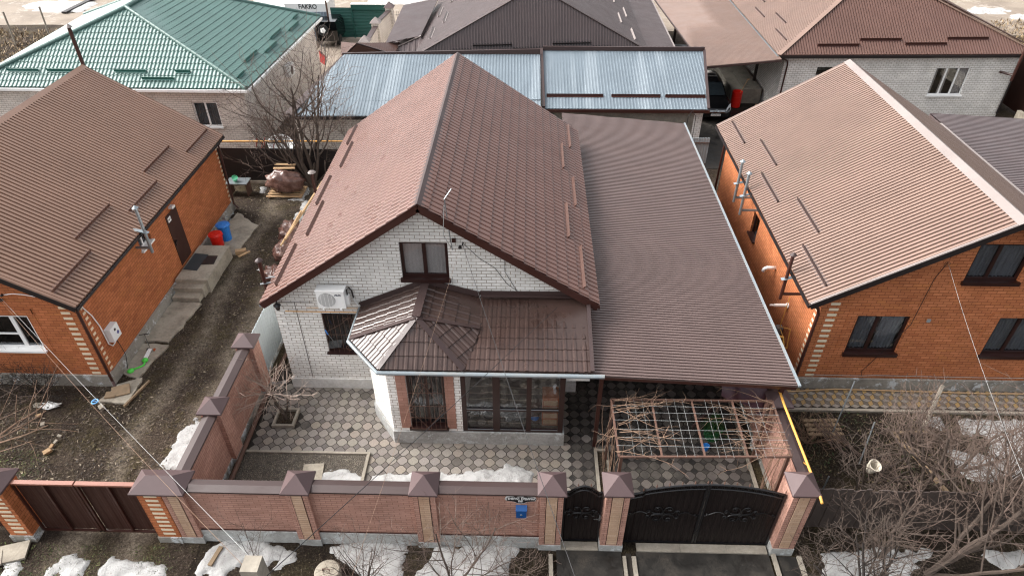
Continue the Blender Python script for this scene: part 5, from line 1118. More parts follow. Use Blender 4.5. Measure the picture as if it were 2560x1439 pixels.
flue('flue_pipe', 'rear one of two grey flue pipes at the left eave of the right house', 7.62, 21.75, 2.5, 4.1, 8.3); flue('flue_pipe', 'nearer one of two grey flue pipes at the left eave of the right house', 7.62, 20.85, 2.5, 4.1, 8.3)
flue('flue_pipe', 'dark brown flue pipe with pale bracket near the front eave corner of the right house', 7.62, 15.95, 2.55, 4.1, 8.3, 'trim', 'trim_mid')
VP = Thing('vent_pipe', 'white bent vent pipe on the orange side wall', 'pipe', (8.1, 18.6, 2)); m = MB(); m.tube([(8.3, 18.3, 2.0), (8.0, 18.3, 2.0), (7.93, 18.3, 1.96), (7.9, 18.3, 1.85)], .06, 10); VP.part('elbow', m, 'white', smooth=True)
VP = Thing('vent_pipe', 'white horizontal boiler vent on the orange side wall above the gas valve', 'pipe', (8.1, 16.7, 1.7)); m = MB(); m.tube([(8.3, 16.7, 1.7), (7.85, 16.7, 1.7)], .05, 10); m.tube([(8.29, 16.7, 1.7), (8.26, 16.7, 1.7)], .09, 10); m.tube([(7.84, 16.7, 1.7), (7.72, 16.7, 1.7)], .03, 8); VP.part('tube', m, 'white')
GP = Thing('gas_riser', 'thin yellow gas pipe with grey valve on the orange side wall', 'gas pipe', (8.2, 16.5, 1)); m = MB(); m.tube([(8.22, 16.6, 2.1), (8.2, 16.6, .9), (8.2, 16.0, .75)], .014, 6); m.tube([(8.2, 16.6, .9), (8.2, 15.9, 1.4), (8.2, 15.75, .75)], .018, 6); m.tube([(8.2, 15.75, .75), (7.7, 15.9, .75)], .018, 6); GP.part('pipe', m, 'yellow'); m = MB(); m.box(8.1, 16.5, .65, 8.28, 16.7, .9); GP.part('valve_box', m, 'zinc')
# annex behind the right house
AX = Thing('annex', 'low annex with grey brown ribbed roof behind the right orange house', 'annex', (20, 25, 0))
p = rf(AX, [(17.75, 19, 3.05), (26, 19, 2.6), (26, 28.7, 2.6), (17.75, 28.7, 3.05)], 'corr', .14, .05, 'roof_dark'); m = MB(); m.beam((17.7, 19, 3.1), (17.7, 27.6, 3.1), .1, .03); m.build('edge_trim', M['trim_pale'], p, AX.loc); m = MB(); m.box(17.9, 19.2, -.05, 25.8, 28.4, 2.5); AX.part('walls', m, 'concrete_wall')

# ---- green roofed house
GH = Thing('green_roof_house', 'cream brick house with large green metal tile hip roof', 'house', (-19.7, 34, 0))
ga, gb, gc, gd = (-26.4, 30.0, 3.4), (-13.05, 30.0, 3.4), (-12.55, 41.7, 3.4), (-26.9, 41.7, 3.4); ge, gf = (-19.72, 33.95, 5.9), (-19.72, 38.0, 5.9)
p = rf(GH, [ga, gb, ge], 'wave', .185, .03, 'roof_green', .35, .022); rf(GH, [gb, gc, gf, ge], 'wave', .185, .03, 'roof_green', .35, .022); rf(GH, [gc, gd, gf], 'wave', .185, .03, 'roof_green', .35, .022); rf(GH, [gd, ga, ge, gf], 'wave', .185, .03, 'roof_green', .35, .022)
m = MB()
for a, b in ((ga, ge), (gb, ge), (ge, gf), (gc, gf), (gd, gf)):
    a = Vector(a) + Vector((0, 0, .05)); b = Vector(b) + Vector((0, 0, .05)); m.tube([a, b], .1, 10)
    L__ = (b - a).length; k = int(L__ / .35)
    for i in range(1, k): q = a + (b - a) * i / k; q2 = q + (b - a).normalized() * .03; m.tube([q, q2], .108, 10)
m.build('ridge_cap', M['roof_green'], p, GH.loc)
m = MB(); m.beam((ga[0], 29.95, 3.3), (gb[0] + .05, 29.95, 3.3), .1, .12); m.beam((gb[0] + .06, 29.95, 3.3), (gc[0] + .06, 41.7, 3.3), .1, .12); GH.part('gutter', m, 'white')
nf = Vector((0, -(5.9 - 3.4), 3.95)).normalized(); ns = (Vector(gc) - Vector(gb)).cross(Vector(ge) - Vector(gb)).normalized(); ns = ns if ns.z > 0 else -ns
def onpl(px, y=None, z=None): return (px, y, z)
def gz(y): return 3.4 + (y - 30) * 2.5 / 3.95
for xa, xb, y in ((-22.6, -21.2, 30.75), (-20.95, -19.5, 30.35), (-19.4, -17.9, 30.75), (-18.0, -16.5, 30.4), (-16.5, -15.8, 30.75), (-24.5, -23.0, 30.75)): guard(GH, (xa, y, gz(y) + .03), (xb, y, gz(y) + .03), nf, 'green_trim')
for i in range(6):
    t0 = .06 + i * .155; off = .6 + .35 * (i % 2); a = Vector(gb).lerp(Vector(gc), t0); b = Vector(gb).lerp(Vector(gc), t0 + .13 - (.07 if i in (0, 5) else 0)); s_ = Vector((-1, 0, 2.5 / 6.67)); guard(GH, a + s_ * off + Vector((0, 0, .03)), b + s_ * off + Vector((0, 0, .03)), ns, 'green_trim')
hg = (-15.99,30.4,2.59); hg2 = (-14.88,30.4,1.33); hg3 = (-14.81,30.4,2.66)
hgw = (hg[0] + 26.1 - .05, hg2[2], hg3[0] + 26.1, hg[2])
GH.part('front_wall', wall(MB(), (-26.1, 30.4), (1, 0), 12.7, [(0, 3.38), (12.7, 3.38)], [hgw], 0), 'white_brick_far'); GH.part('side_wall', wall(MB(), (-13.4, 30.4), (.0385, .99926), 11.0, [(0, 3.38), (11.0, 3.38)], [], 0), 'white_brick_far')
window(GH, (-26.1, 30.4), (1, 0), hgw, frame='white', curtain='curtain', sillmat='white')
m = MB(); quoins(m, -13.4, 30.4, 1, 0, .2, 3.3, .3, .3, .14, -.3, .02); quoins(m, -13.4, 30.4, 0, 1, .2, 3.3, .3, .2, .14, 0, .02); GH.part('corner_bricks', m, 'white_brick_far')
A2 = Thing('air_conditioner', 'white air conditioner on the long side wall of the green roofed house', 'air conditioner', (-13, 36, 2)); m = MB(); m.box(-13.15, 35.6, 1.9, -12.85, 36.4, 2.5); A2.part('housing', m, 'white'); m = MB(); m.lathe((-12.848, 35.9, 2.2), [(.22, 0), (.22, .01)], 16, (1, 0, 0)); A2.part('fan', m, 'curtain_dark')
m = MB(); m.box(-23.2, 28.8, 2.25, -20.9, 29.9, 2.32); CW = Thing('white_canopy', 'low white canopy in front of the green roofed house at the left edge', 'canopy', (-22, 29.3, 2.2)); CW.part('roof', m, 'white'); m = MB(); [m.box(x, 28.9, 0, x + .06, 28.96, 2.25) for x in (-23.1, -21.05)]; CW.part('post', m, 'zinc')

# ---- silver roofed sheds
SL = Thing('silver_roof_shed', 'long shed with galvanised sheet roof in front of the dark brown house, left part', 'shed', (-5, 29, 0))
sa, sb, sc, sd_ = (-10.84, 28.62, 2.7), (.6, 28.9, 2.7), (0.57,33.6,3.92), (-9.17,33.4,3.71)
p = rf(SL, [sa, sb, sc, sd_], 'trap', .15, .012, 'silver'); m = MB(); L1 = Vector(sd_); L2 = Vector(sa)
m.beam(L2 + Vector((0, 0, .06)), L1 + Vector((0, 0, .06)), .42, .05); m.beam(L1 + Vector((-.1, .03, .13)), Vector(sc) + Vector((0, .03, .13)), .1, .26); m.build('roof_trim', M['trim_mid'], p, SL.loc)
m = MB(); m.beam((sa[0], 28.6, 2.6), (sb[0], 28.88, 2.6), .04, .14); SL.part('fascia', m, 'black_trim')
m = MB(); a = Vector(sa).lerp(Vector(sd_), .24); b = Vector(sb).lerp(Vector(sc), .24); m.beam(a + Vector((0, 0, .035)), b + Vector((0, 0, .035)), .08, .02); SL.part('sheet_overlap', m, 'silver')
SL.part('front_wall', wall(MB(), (-10.7, 28.95), (1, .02), 11.2, [(0, 2.68), (11.2, 2.68)], [], 0), 'white_brick_far')
SR = Thing('silver_roof_shed', 'shed with galvanised sheet roof and three dark snow guards, right part', 'shed', (4.5, 30, 0))
ra, rb, rc, rd = (.8, 29.75, 2.7), (8.33, 29.82, 2.7), (8.82,34.3,3.92), (0.71,34.2,3.93)
p = rf(SR, [ra, rb, rc, rd], 'trap', .15, .012, 'silver'); m = MB(); up_ = Vector((0, 0, .05)); m.beam(Vector(rb) + up_, Vector(rc) + up_, .12, .06); m.beam(Vector(ra) + up_ + Vector((-.07, 0, .02)), Vector(rd) + up_ + Vector((-.07, 0, .02)), .14, .1); m.beam(Vector(rd) + up_ * 2, Vector(rc) + up_ * 2, .1, .2); m.build('roof_trim', M['trim_mid'], p, SR.loc)
m = MB(); m.beam((.7, 29.72, 2.6), (8.4, 29.8, 2.6), .04, .14); SR.part('fascia', m, 'trim')
nsr = (Vector(rb) - Vector(ra)).cross(Vector(rd) - Vector(ra)).normalized(); nsr = nsr if nsr.z > 0 else -nsr
for a, b in ((.03, .05), (.012, .36), (.41, .71), (.74, .985)):
    if b - a < .1: continue
    q1 = Vector(ra).lerp(Vector(rb), a).lerp(Vector(rd).lerp(Vector(rc), a), .2); q2 = Vector(ra).lerp(Vector(rb), b).lerp(Vector(rd).lerp(Vector(rc), b), .2); guard(SR, q1, q2, nsr, 'trim')
SR.part('front_wall', wall(MB(), (.9, 30.05), (1, .01), 6.9, [(0, 2.68), (6.9, 2.68)], [], 0), 'concrete_wall'); SR.part('corner_wall', wall(MB(), (7.8, 30.12), (1, .01), .4, [(0, 2.68), (.4, 2.68)], [], 0), 'white_brick'); SR.part('side_wall', wall(MB(), (8.2, 30.12), (0, 1), 4.0, [(0, 2.7), (4.0, 3.4)], [], 0), 'white_brick')
# small hip roof behind the left shed
SH = Thing('small_hip_roof', 'small brown hip roofed store behind the left end of the silver shed', 'store', (-9.2, 35.5, 0))
h_a, h_b, h_c = (-9.82,35.2,3.1), (-7.16,35.78,3.1), (-8.87,35.06,3.9); q_ = Vector(h_c) + Vector((.3, 1.0, -.3))
rf(SH, [h_a, h_b, h_c], 'corr', .14, .05, 'roof_far'); bk = (h_a[0] - .6, h_a[1] + 2.6, 3.1); bk2 = (h_b[0], h_b[1] + 2.0, 3.1); rf(SH, [h_b, bk2, h_c], 'corr', .14, .05, 'roof_far'); rf(SH, [h_a, bk, h_c], 'corr', .14, .05, 'roof_far')
m = MB(); m.beam(Vector(h_a) + up_, Vector(h_c) + up_, .2, .02); m.beam(Vector(h_b) + up_, Vector(h_c) + up_, .14, .02); SH.part('hip_trim', m, 'trim_mid'); m = MB(); m.prism([(h_a[0] + .2, h_a[1] + .2), (h_b[0] - .2, h_b[1] + .2), (h_b[0] - .2, h_b[1] + 1.8), (h_a[0] - .2, h_a[1] + 2.2)], 0, 3.0); SH.part('walls', m, 'white_brick_far')

# ---- dark brown house behind
DH = Thing('dark_roof_house', 'house with dark grey brown ribbed hip roof behind the silver sheds', 'house', (0, 40, 0))
da, db = (-5.94,34.95,3.3), (6.29,36.14,3.3); dap = (0.33,36.79,6.3)
dl = (da[0] + .1, 52, 3.3); dr = (db[0] + .1, 52, 3.3); dbk = (dap[0] + .1, 52, 6.3)
p = rf(DH, [da, db, dap], 'trap', .15, .045, 'roof_dark'); rf(DH, [da, dap, dbk, dl], 'corr', .15, .05, 'roof_dark'); rf(DH, [db, dap, dbk, dr], 'corr', .15, .05, 'roof_dark')
m = MB(); m.beam(Vector(da) + up_, Vector(dap) + up_ + Vector((0, 0, .03)), .22, .03); m.beam(Vector(db) + up_, Vector(dap) + up_ + Vector((0, 0, .03)), .22, .03); m.beam(Vector(dap) + up_ * 2, Vector(dbk) + up_ * 2, .25, .03); m.build('hip_trim', M['trim_mid'], p, DH.loc)
m = MB(); m.beam(Vector(da) - up_, Vector(db) - up_, .05, .15); DH.part('gutter', m, 'black_trim')
nd = (Vector(db) - Vector(da)).cross(Vector(dap) - Vector(da)).normalized()
def onp(px, t): return Vector(da).lerp(Vector(db), px).lerp(Vector(dap), t)
def bary(x, t):  # point on the front hip face at world x and height fraction t
    a = Vector(da).lerp(Vector(dap), t); b = Vector(db).lerp(Vector(dap), t); k = (x - a.x) / (b.x - a.x); return a.lerp(b, k)
for xa, xb, t in ((-2.9, -.9, .14), (1.25, 3.25, .14), (-4.0, -3.0, .07), (-.8, 1.2, .07), (3.4, 4.4, .07)): guard(DH, bary(xa, t) + Vector((0, 0, .03)), bary(xb, t) + Vector((0, 0, .03)), nd, 'black_trim')
sl = Vector((dap[0] - da[0], 0, 3.0)).normalized(); nl_ = Vector((-3.0, 0, dap[0] - da[0])).normalized(); nr_ = Vector((3.0, 0, db[0] - dap[0])).normalized()
for i in range(7):
    y = 36.8 + i * 2.1; off = .7 + .6 * (i % 2)
    guard(DH, Vector((da[0], y, 3.33)) + sl * off, Vector((da[0], y + 1.9, 3.33)) + sl * off, nl_, 'trim_pale'); guard(DH, Vector((db[0], y, 3.33)) + Vector((-sl.x, 0, sl.z)) * off, Vector((db[0], y + 1.9, 3.33)) + Vector((-sl.x, 0, sl.z)) * off, nr_, 'trim_pale')
m = MB(); m.prism([(da[0] + .4, da[1] + .4), (db[0] - .4, db[1] + .4), (db[0] - .4, 51.6), (da[0] + .5, 51.6)], 0, 3.2); DH.part('walls', m, 'white_brick_far')
rf(DH, [(db[0] - .02, db[1] + .4, 3.24), (db[0] + .05, 52, 3.24), (db[0] + 1.9, 52, 2.9), (db[0] + 1.75, db[1] - .1, 2.9)], 'corr', .15, .05, 'roof_dark', name='lean_to_roof', dn=(1, 0, -.2)); m = MB(); m.beam((db[0] + 1.8, db[1] - .1, 2.93), (db[0] + 1.95, 52, 2.93), .08, .05); DH.part('edge_trim', m, 'trim_pale')
CH = Thing('flue_pipe', 'short black flue pipe at the eave of the dark roofed house', 'flue', (.2, 35, 3.0)); cxp = (0.56,36.08,3.4); m = MB(); m.tube([(cxp[0], cxp[1] - .1, 2.8), (cxp[0], cxp[1] - .1, 3.75)], .1, 10); CH.part('pipe', m, 'black_metal'); m = MB(); m.lathe((cxp[0], cxp[1] - .1, 3.76), [(.18, 0), (.18, .02), (.05, .06)], 10); CH.part('cap', m, 'trim_mid')
DA = Thing('side_annex', 'low annex with grey hip roof on the left of the dark roofed house', 'annex', (-7, 40, 0))
a1, a2, a3, a4 = (-7.74,36.89,2.9), (-5.73,36.94,2.9), (-7.78,43.67,3.1), (-5.67,44.6,3.3); ah = (-5.95,37.64,3.5)
rf(DA, [a1, a3, a4, ah], 'corr', .15, .05, 'roof_dark', dn=(-1, 0, -.2)); rf(DA, [a1, ah, (a2[0] + .3, a2[1], 2.9)], 'trap', .3, .03, 'roof_dark'); m = MB(); m.beam(Vector(a1) + up_, Vector(ah) + up_, .12, .03); DA.part('hip_trim', m, 'trim_pale'); m = MB(); m.prism([(a1[0] + .4, a1[1] + .4), (a2[0], a2[1] + .4), (a2[0], 46), (a3[0] + .4, 46)], 0, 2.75); DA.part('walls', m, 'white_brick_far')

# ---- far right house with canopy
FH = Thing('far_white_house', 'white brick house with red brown ribbed hip roof at the upper right', 'house', (19.4, 36, 0))
fa, fb = (12.85, 35.0, 3.5), (26.3, 35.5, 3.5); fap = (18.79,39.93,6.6)
fl = (12.9, 52, 3.5); fr_ = (26.6, 52, 3.5); fbk = (fap[0], 52, 6.6)
p = rf(FH, [fa, fb, fap], 'corr', .14, .05, 'roof_far'); rf(FH, [fa, fap, fbk, fl], 'corr', .14, .05, 'roof_right'); rf(FH, [fb, fap, fbk, fr_], 'corr', .14, .05, 'roof_far')  # left slope in a lighter sheet: light from the left put into colour
m = MB(); m.beam(Vector(fa) + up_, Vector(fap) + up_ + Vector((0, 0, .04)), .26, .03); m.beam(Vector(fb) + up_, Vector(fap) + up_ + Vector((0, 0, .04)), .26, .03); m.build('hip_trim', M['roof_right'], p, FH.loc)
m = MB(); m.beam((12.8, 34.97, 3.42), (26.35, 35.47, 3.42), .1, .12); FH.part('gutter', m, 'black_trim'); m = MB(); m.beam((12.8, 34.9, 3.45), (12.85, 52, 3.45), .08, .08); FH.part('side_gutter', m, 'zinc')
nfr = (Vector(fb) - Vector(fa)).cross(Vector(fap) - Vector(fa)).normalized(); nfr = nfr if nfr.z > 0 else -nfr
def baryf(x, t): a = Vector(fa).lerp(Vector(fap), t); b = Vector(fb).lerp(Vector(fap), t); return a.lerp(b, (x - a.x) / (b.x - a.x))
for xa, xb, t in ((14.9, 17.05, .1), (17.15, 19.3, .16), (19.45, 21.6, .11), (21.7, 23.85, .17)): guard(FH, baryf(xa, t) + Vector((0, 0, .03)), baryf(xb, t) + Vector((0, 0, .03)), nfr, 'trim')
nfl = Vector((-3.1, 0, fap[0] - 12.9)).normalized(); sl2 = Vector((fap[0] - 12.9, 0, 3.1)).normalized()
for i in range(5): y = 36.2 + i * 2.1; guard(FH, Vector((12.9, y, 3.54)) + sl2 * (.7 + .6 * (i % 2)), Vector((12.9, y + 1.9, 3.54)) + sl2 * (.7 + .6 * (i % 2)), nfl, 'trim_mid')
hf = (8.1, 1.2, 9.95, 2.72)
FH.part('front_wall', wall(MB(), (13.4, 35.45), (1, .028), 12.35, [(0, 3.45), (12.35, 3.45)], [hf, (1.8, 2.3, 2.9, 2.75)], .0), 'white_brick'); FH.part('left_wall', wall(MB(), (13.4, 51.5), (0, -1), 16.05, [(0, 3.45), (16.05, 3.45)], [], 0), 'white_brick'); FH.part('right_wall', wall(MB(), (25.75, 35.8), (0, 1), 15.7, [(0, 3.45), (15.7, 3.45)], [], 0), 'white_brick')
window(FH, (13.4, 35.45), (1, .028), hf, frame='white', mull=(.34, .67), fw=.07, sillmat='white', curtain='curtain_white', cur=((0,.12),(.3,.45),(.66,1)), coff=.06); window(FH, (13.4, 35.45), (1, .028), (1.8, 2.3, 2.9, 2.75), mull=(), fw=.04, curtain=None, sill=False)
downpipe(FH, [(13.1, 35.0, 3.35), (13.5, 35.35, 3.1), (13.55, 35.36, 2.9), (13.55, 35.36, .2)]); downpipe(FH, [(26.1, 35.4, 3.35), (25.75, 35.7, 3.1), (25.68, 35.7, 2.9), (25.68, 35.7, .2)], 'black_trim')
FF = Thing('flue_pipe', 'tall dark flue pipe at the right corner of the far white house', 'flue', (25.2, 35.3, 2)); m = MB(); m.tube([(25.3, 35.2, 2.2), (25.3, 35.2, 4.9)], .07, 8); m.tube([(25.3, 35.2, 2.5), (24.9, 35.75, 2.5)], .06, 8); FF.part('pipe', m, 'trim')
FC = Thing('canopy', 'wide red brown ribbed sheet canopy joining the far white house', 'canopy', (10.8, 40, 0))
c1, c2, c3, c4 = (9.08,34.62,3), (12.87,34.48,3.45), (13.0, 51, 3.45), (8.2, 51, 3.0)
p = rf(FC, [c1, c2, c3, c4], 'corr', .13, .03, 'roof_right', deck=.02, dn=(-1, 0, -.1)); m = MB(); m.beam(Vector(c1) - up_ * .8, Vector(c2) - up_ * .8, .05, .1); m.beam(Vector(c1) + Vector((-.03, 0, 0)), Vector(c4) + Vector((-.03, 0, 0)), .06, .06); m.build('edge_trim', M['trim_mid'], p, FC.loc)
for x, y in ((8.9, 35), (13.0, 38.5), (8.8, 42)): m = MB(); m.box(x, y, 0, x + .14, y + .14, 3.0); FC.part('post', m, 'black_trim')
# dark car under the canopy, front towards the camera
CA = Thing('parked_car', 'black car parked nose out under the far canopy beside the silver shed', 'car', (10.1, 36.5, 0))
m = MB(); secs = [(34.62, .3, .55, .60, .58), (34.75, .25, .72, .80, .70), (35.3, .22, .88, .86, .76), (35.85, .22, .98, .88, .78), (36.3, .22, 1.3, .88, .70), (36.75, .22, 1.5, .88, .64), (37.8, .22, 1.55, .88, .64), (38.6, .22, 1.45, .87, .64), (39.0, .25, 1.0, .86, .72), (39.1, .3, .9, .8, .7)]
vs = []
for y, zb, zt, hw_, ht in secs:
    zm = min(zt - .05, .9); vs += [(10.1 - hw_, y, zb), (10.1 - hw_ - .02, y, zm * .7), (10.1 - hw_ + .02, y, zm), (10.1 - ht, y, zt - .03), (10.1 - ht * .6, y, zt), (10.1 + ht * .6, y, zt), (10.1 + ht, y, zt - .03), (10.1 + hw_ - .02, y, zm), (10.1 + hw_ + .02, y, zm * .7), (10.1 + hw_, y, zb)]
fs = [(i * 10 + j, i * 10 + (j + 1) % 10, (i + 1) * 10 + (j + 1) % 10, (i + 1) * 10 + j) for i in range(len(secs) - 1) for j in range(10)] + [tuple(range(9, -1, -1)), tuple(range((len(secs) - 1) * 10, len(secs) * 10))]
m.add(vs, fs); CA.part('body', m, 'car_black', smooth=True)
m = MB(); m.add([(9.42, 35.9, 1.0), (10.78, 35.9, 1.0), (10.68, 36.6, 1.47), (9.52, 36.6, 1.47)], [(0, 1, 2, 3)]); m.v = [(a, b - .02, c + .03) for a, b, c in m.v]; CA.part('windscreen', m, plain('car_glass', '1a2024', .06, spec=.8))
for sx in (-1, 1):
    m = MB(); x = 10.1 + sx * .72; m.add([(x - sx * .18, 34.66, .6), (x + sx * .1, 34.82, .6), (x + sx * .15, 35.2, .86), (x - sx * .02, 34.95, .82), (x - sx * .16, 34.72, .74)], [(0, 1, 2, 3, 4) if sx > 0 else (4, 3, 2, 1, 0)]); CA.part('headlight', m, plain('headlight_lens', 'c4cacd', .1, spec=.8))
    for y in (35.25, 38.4): m = MB(); tyre(m, (10.1 + sx * .8, y, .31), .31, .18, (1, 0, 0)); w_ = CA.part('wheel', m, 'tyre'); m = MB(); m.lathe((10.1 + sx * .9, y, .31), [(.19, 0), (.16, .01), (.05, .015)], 12, (sx, 0, 0)); m.build('rim', M['chrome'], w_, CA.loc)
m = MB()
for z in (.66, .60): m.tube([(9.62, 34.6, z + .03), (9.95, 34.55, z + .01), (10.1, 34.53, z + .07), (10.25, 34.55, z + .01), (10.58, 34.6, z + .03)], .012, 5)
CA.part('grille_emblem', m, 'chrome')
m = MB(); m.box(9.84, 34.555, .38, 10.36, 34.57, .49); pl = CA.part('number_plate', m, 'white'); text_mb('К992ТМ 126', .09, .001, FX((10.1, 34.553, .435)), .002).build('lettering', M['black_metal'], pl, CA.loc)
m = MB(); m.tube([(10.83, 36.0, 1.0), (10.78, 36.5, 1.35)], .012, 5); m.tube([(9.5, 37.3, 1.58), (10.0, 37.25, 1.6), (10.6, 37.3, 1.57)], .015, 5); CA.part('trim_strip', m, 'chrome')
RB = Thing('oil_drum', 'red steel drum with a broom in it under the far canopy', 'drum', (11.75, 36.9, 0)); m = MB(); m.lathe((11.75, 36.9, 0), [(.28, 0), (.28, .28), (.29, .29), (.28, .3), (.28, .58), (.29, .59), (.28, .6), (.28, .87), (.26, .87), (.26, .6)], 20); RB.part('body', m, 'red')
m = MB(); m.tube([(11.8, 36.9, .5), (12.1, 36.7, 1.6)], .018, 5); m.obox((12.12, 36.7, 1.62), .16, .05, .05, .3); single('broom', m, 'plank', 'broom standing in the red drum', 'broom', (11.95, 36.8, .5))
m = MB(); m.box(11.5, 37.3, 0, 13.2, 43, .85); m.box(12.2, 37.6, .851, 13.1, 40.5, .88); single('concrete_bench', m, 'concrete_wall', 'long low concrete block bench under the far canopy', 'bench', (12.3, 39, 0))
m = MB(); m.box(12.6, 35.6, 0, 13.1, 36.1, .45); single('cardboard_box', m, 'wood', 'brown box standing by the far white house corner', 'box', (12.85, 35.8, 0))
m = MB(); m.box(26.2, 29.5, 0, 26.4, 35.0, .7); single('stone_kerb_wall', m, 'concrete', 'low stone wall beside the far right house', 'wall', (26.3, 32, 0)); m = MB(); m.box(27.2, 33.5, 0, 27.25, 45, 2.6); single('brown_sheet_fence', m, 'gate_sheet_l', 'tall dark brown sheet fence at the upper right edge', 'fence', (27.2, 38, 0))
T = Thing('grey_sheet_gate', 'light grey corrugated sheet fence between the carport and the right house', 'fence', (7.7, 28.7, 0))
m = MB(); vs = []
for i in range(49): x = 6.9 + i * .03; y = 28.7 + (.012 if i % 4 in (1, 2) else 0); vs += [(x, y, 0), (x, y, 1.8), (x, y + .015, 0), (x, y + .015, 1.8)]
m.add(vs, [q for i in range(48) for q in ((i * 4, i * 4 + 4, i * 4 + 5, i * 4 + 1), (i * 4 + 2, i * 4 + 3, i * 4 + 7, i * 4 + 6), (i * 4 + 1, i * 4 + 5, i * 4 + 7, i * 4 + 3))]); T.part('sheet', m, 'grey_sheet'); m = MB(); [m.box(6.9, 28.66, z, 8.34, 28.695, z + .04) for z in (.5, 1.55)]; T.part('rail', m, 'rust')
m = MB(); m.tube([(7.3, 29.2, 0), (7.3, 29.2, 2.6), (7.45, 29.2, 2.9), (7.65, 29.2, 2.6), (7.65, 29.2, 0)], .015, 5); single('hoop', m, 'black_metal', 'thin black wire hoop by the grey sheet fence', 'hoop', (7.4, 29.2, 0))

# ---- back left yard: gate, fences, lorry, vehicle
GG = Thing('roller_gate', 'dark green roller shutter gate at the back yard', 'gate', (-12.3, 48.8, 0))
m = MB(); m.box(-12.4, 48.6, 1.95, -9.9, 49.0, 2.28); GG.part('roller_box', m, 'green_gate'); m = MB(); m.box(-12.4, 48.58, 2.285, -9.9, 49.02, 2.33); GG.part('top_rail', m, 'white')
m = MB(); vs = []; k = 40
for i in range(k + 1): z = .05 + i * 2.0 / k; y = 48.75 + (.02 if i % 2 else 0); vs += [(-13.9, y, z), (-12.42, y, z), (-12.38, y, z), (-9.95, y, z)]
m.add(vs, [q for i in range(k) for q in ((i * 4, i * 4 + 1, i * 4 + 5, i * 4 + 4), (i * 4 + 2, i * 4 + 3, i * 4 + 7, i * 4 + 6))]); GG.part('slats', m, 'green_gate'); m = MB(); m.box(-12.44, 48.7, 0, -12.36, 48.8, 2.1); GG.part('post', m, 'green_gate')
T = Thing('zinc_sheet_fence', 'grey blue corrugated sheet fence beside the green roller gate', 'fence', (-15, 48.8, 0)); m = MB(); vs = []
for i in range(61): x = -17.2 + i * .055; y = 48.0 + (.025 if i % 4 in (1, 2) else 0); vs += [(x, y, 0), (x, y, 1.95), (x, y + .02, 0), (x, y + .02, 1.95)]
m.add(vs, [q for i in range(60) for q in ((i * 4, i * 4 + 4, i * 4 + 5, i * 4 + 1), (i * 4 + 2, i * 4 + 3, i * 4 + 7, i * 4 + 6), (i * 4 + 1, i * 4 + 5, i * 4 + 7, i * 4 + 3))]); T.part('sheet', m, plain('blue_zinc', '7e8c99', .5)); m = MB(); m.box(-13.95, 47.9, 0, -13.85, 48.0, 2.7); m.box(-15.2, 47.9, 1.6, -13.96, 47.98, 1.65); T.part('post', m, 'rust')
lt = (-16.23,50.5,1.83)
LR = Thing('lorry', 'white box lorry parked on the road behind the green gate', 'lorry', (-16, lt[1] + 1, 0)); x0, x1 = (-17.69,50.5,1.82)[0], (-14.64,50.5,1.84)[0]
m = MB(); m.box(x0, lt[1], .4, x1, lt[1] + 2.3, 1.83); LR.part('box_body', m, 'white'); LR.part('lettering', text_mb('FAKRO', .42, .004, FX(((x0 + x1) / 2 + .15, lt[1] - .006, 1.62)), .01), 'sign_dark' if 'sign_dark' in M else plain('dark_lettering', '2b2f33', .5))
m = MB(); m.box(x0 - 1.6, lt[1] + .1, .4, x0 - .05, lt[1] + 2.2, 1.5); LR.part('cab', m, 'white')
for x in (x0 + .8, x1 - .5, x0 - .9): m = MB(); tyre(m, (x, lt[1] + .15, .42), .42, .25, (0, 1, 0)); LR.part('wheel', m, 'tyre')
WF = Thing('white_brick_fence', 'stepped white brick yard fence with brown capped pillars', 'fence', (-10, 46, 0))
pp = [(-10,41.49,2.3), (-10.02,45.18,2.35), (-9.64,48.26,2.5)]
for i, (x, y, z) in enumerate(pp):
    m = MB(); m.box(x - .25, y - .25, 0, x + .25, y + .25, z - .25); q = WF.part('pillar', m, 'white_brick_far'); m = MB(); m.add([(x - .35, y - .35, z - .245), (x + .35, y - .35, z - .245), (x + .35, y + .35, z - .245), (x - .35, y + .35, z - .245), (x, y, z + .1)], [(0, 3, 2, 1), (0, 1, 4), (1, 2, 4), (2, 3, 4), (3, 0, 4)]); m.build('cap', M['trim_pale' if i < 2 else 'cap'], q, WF.loc)
ext = [(pp[0][0] - .35, pp[0][1] - 4.2, 1.7)] + pp
for i in range(3):
    a, b = ext[i], ext[i + 1]; zt = b[2] - .5; m = MB(); d_ = (Vector(b) - Vector(a)); d_.z = 0; d_.normalize(); s_ = Vector((-d_.y, d_.x, 0)) * .1; A0 = Vector((a[0], a[1], 0)) + d_ * .25; B0 = Vector((b[0], b[1], 0)) - d_ * .25
    m.prism([(A0 - s_)[:2], (B0 - s_)[:2], (B0 + s_)[:2], (A0 + s_)[:2]], 0, zt); q = WF.part('panel', m, 'white_brick_far'); m = MB(); m.beam(A0 + Vector((0, 0, zt + .04)), B0 + Vector((0, 0, zt + .04)), .32, .07); m.build('coping', M['trim_mid'], q, WF.loc)
LF = Thing('lattice_fence', 'thin wrought iron lattice fence by the road', 'fence', (-7.5, 49, 0)); m = MB()
for i in range(34): x = -9.3 + i * .13; m.tube([(x, 49, 0), (x, 49, 1.75)], .014, 4)
for z in (.2, 1.5): m.box(-9.4, 48.98, z, -4.9, 49.0, z + .03)
LF.part('bars', m, 'black_metal')
JP = Thing('off_road_car', 'black off road car with a spare wheel seen past the green roofed house', 'car', (-13.2, 43.2, 0)); jx, jy = (-13.8,46.64,0)[:2]
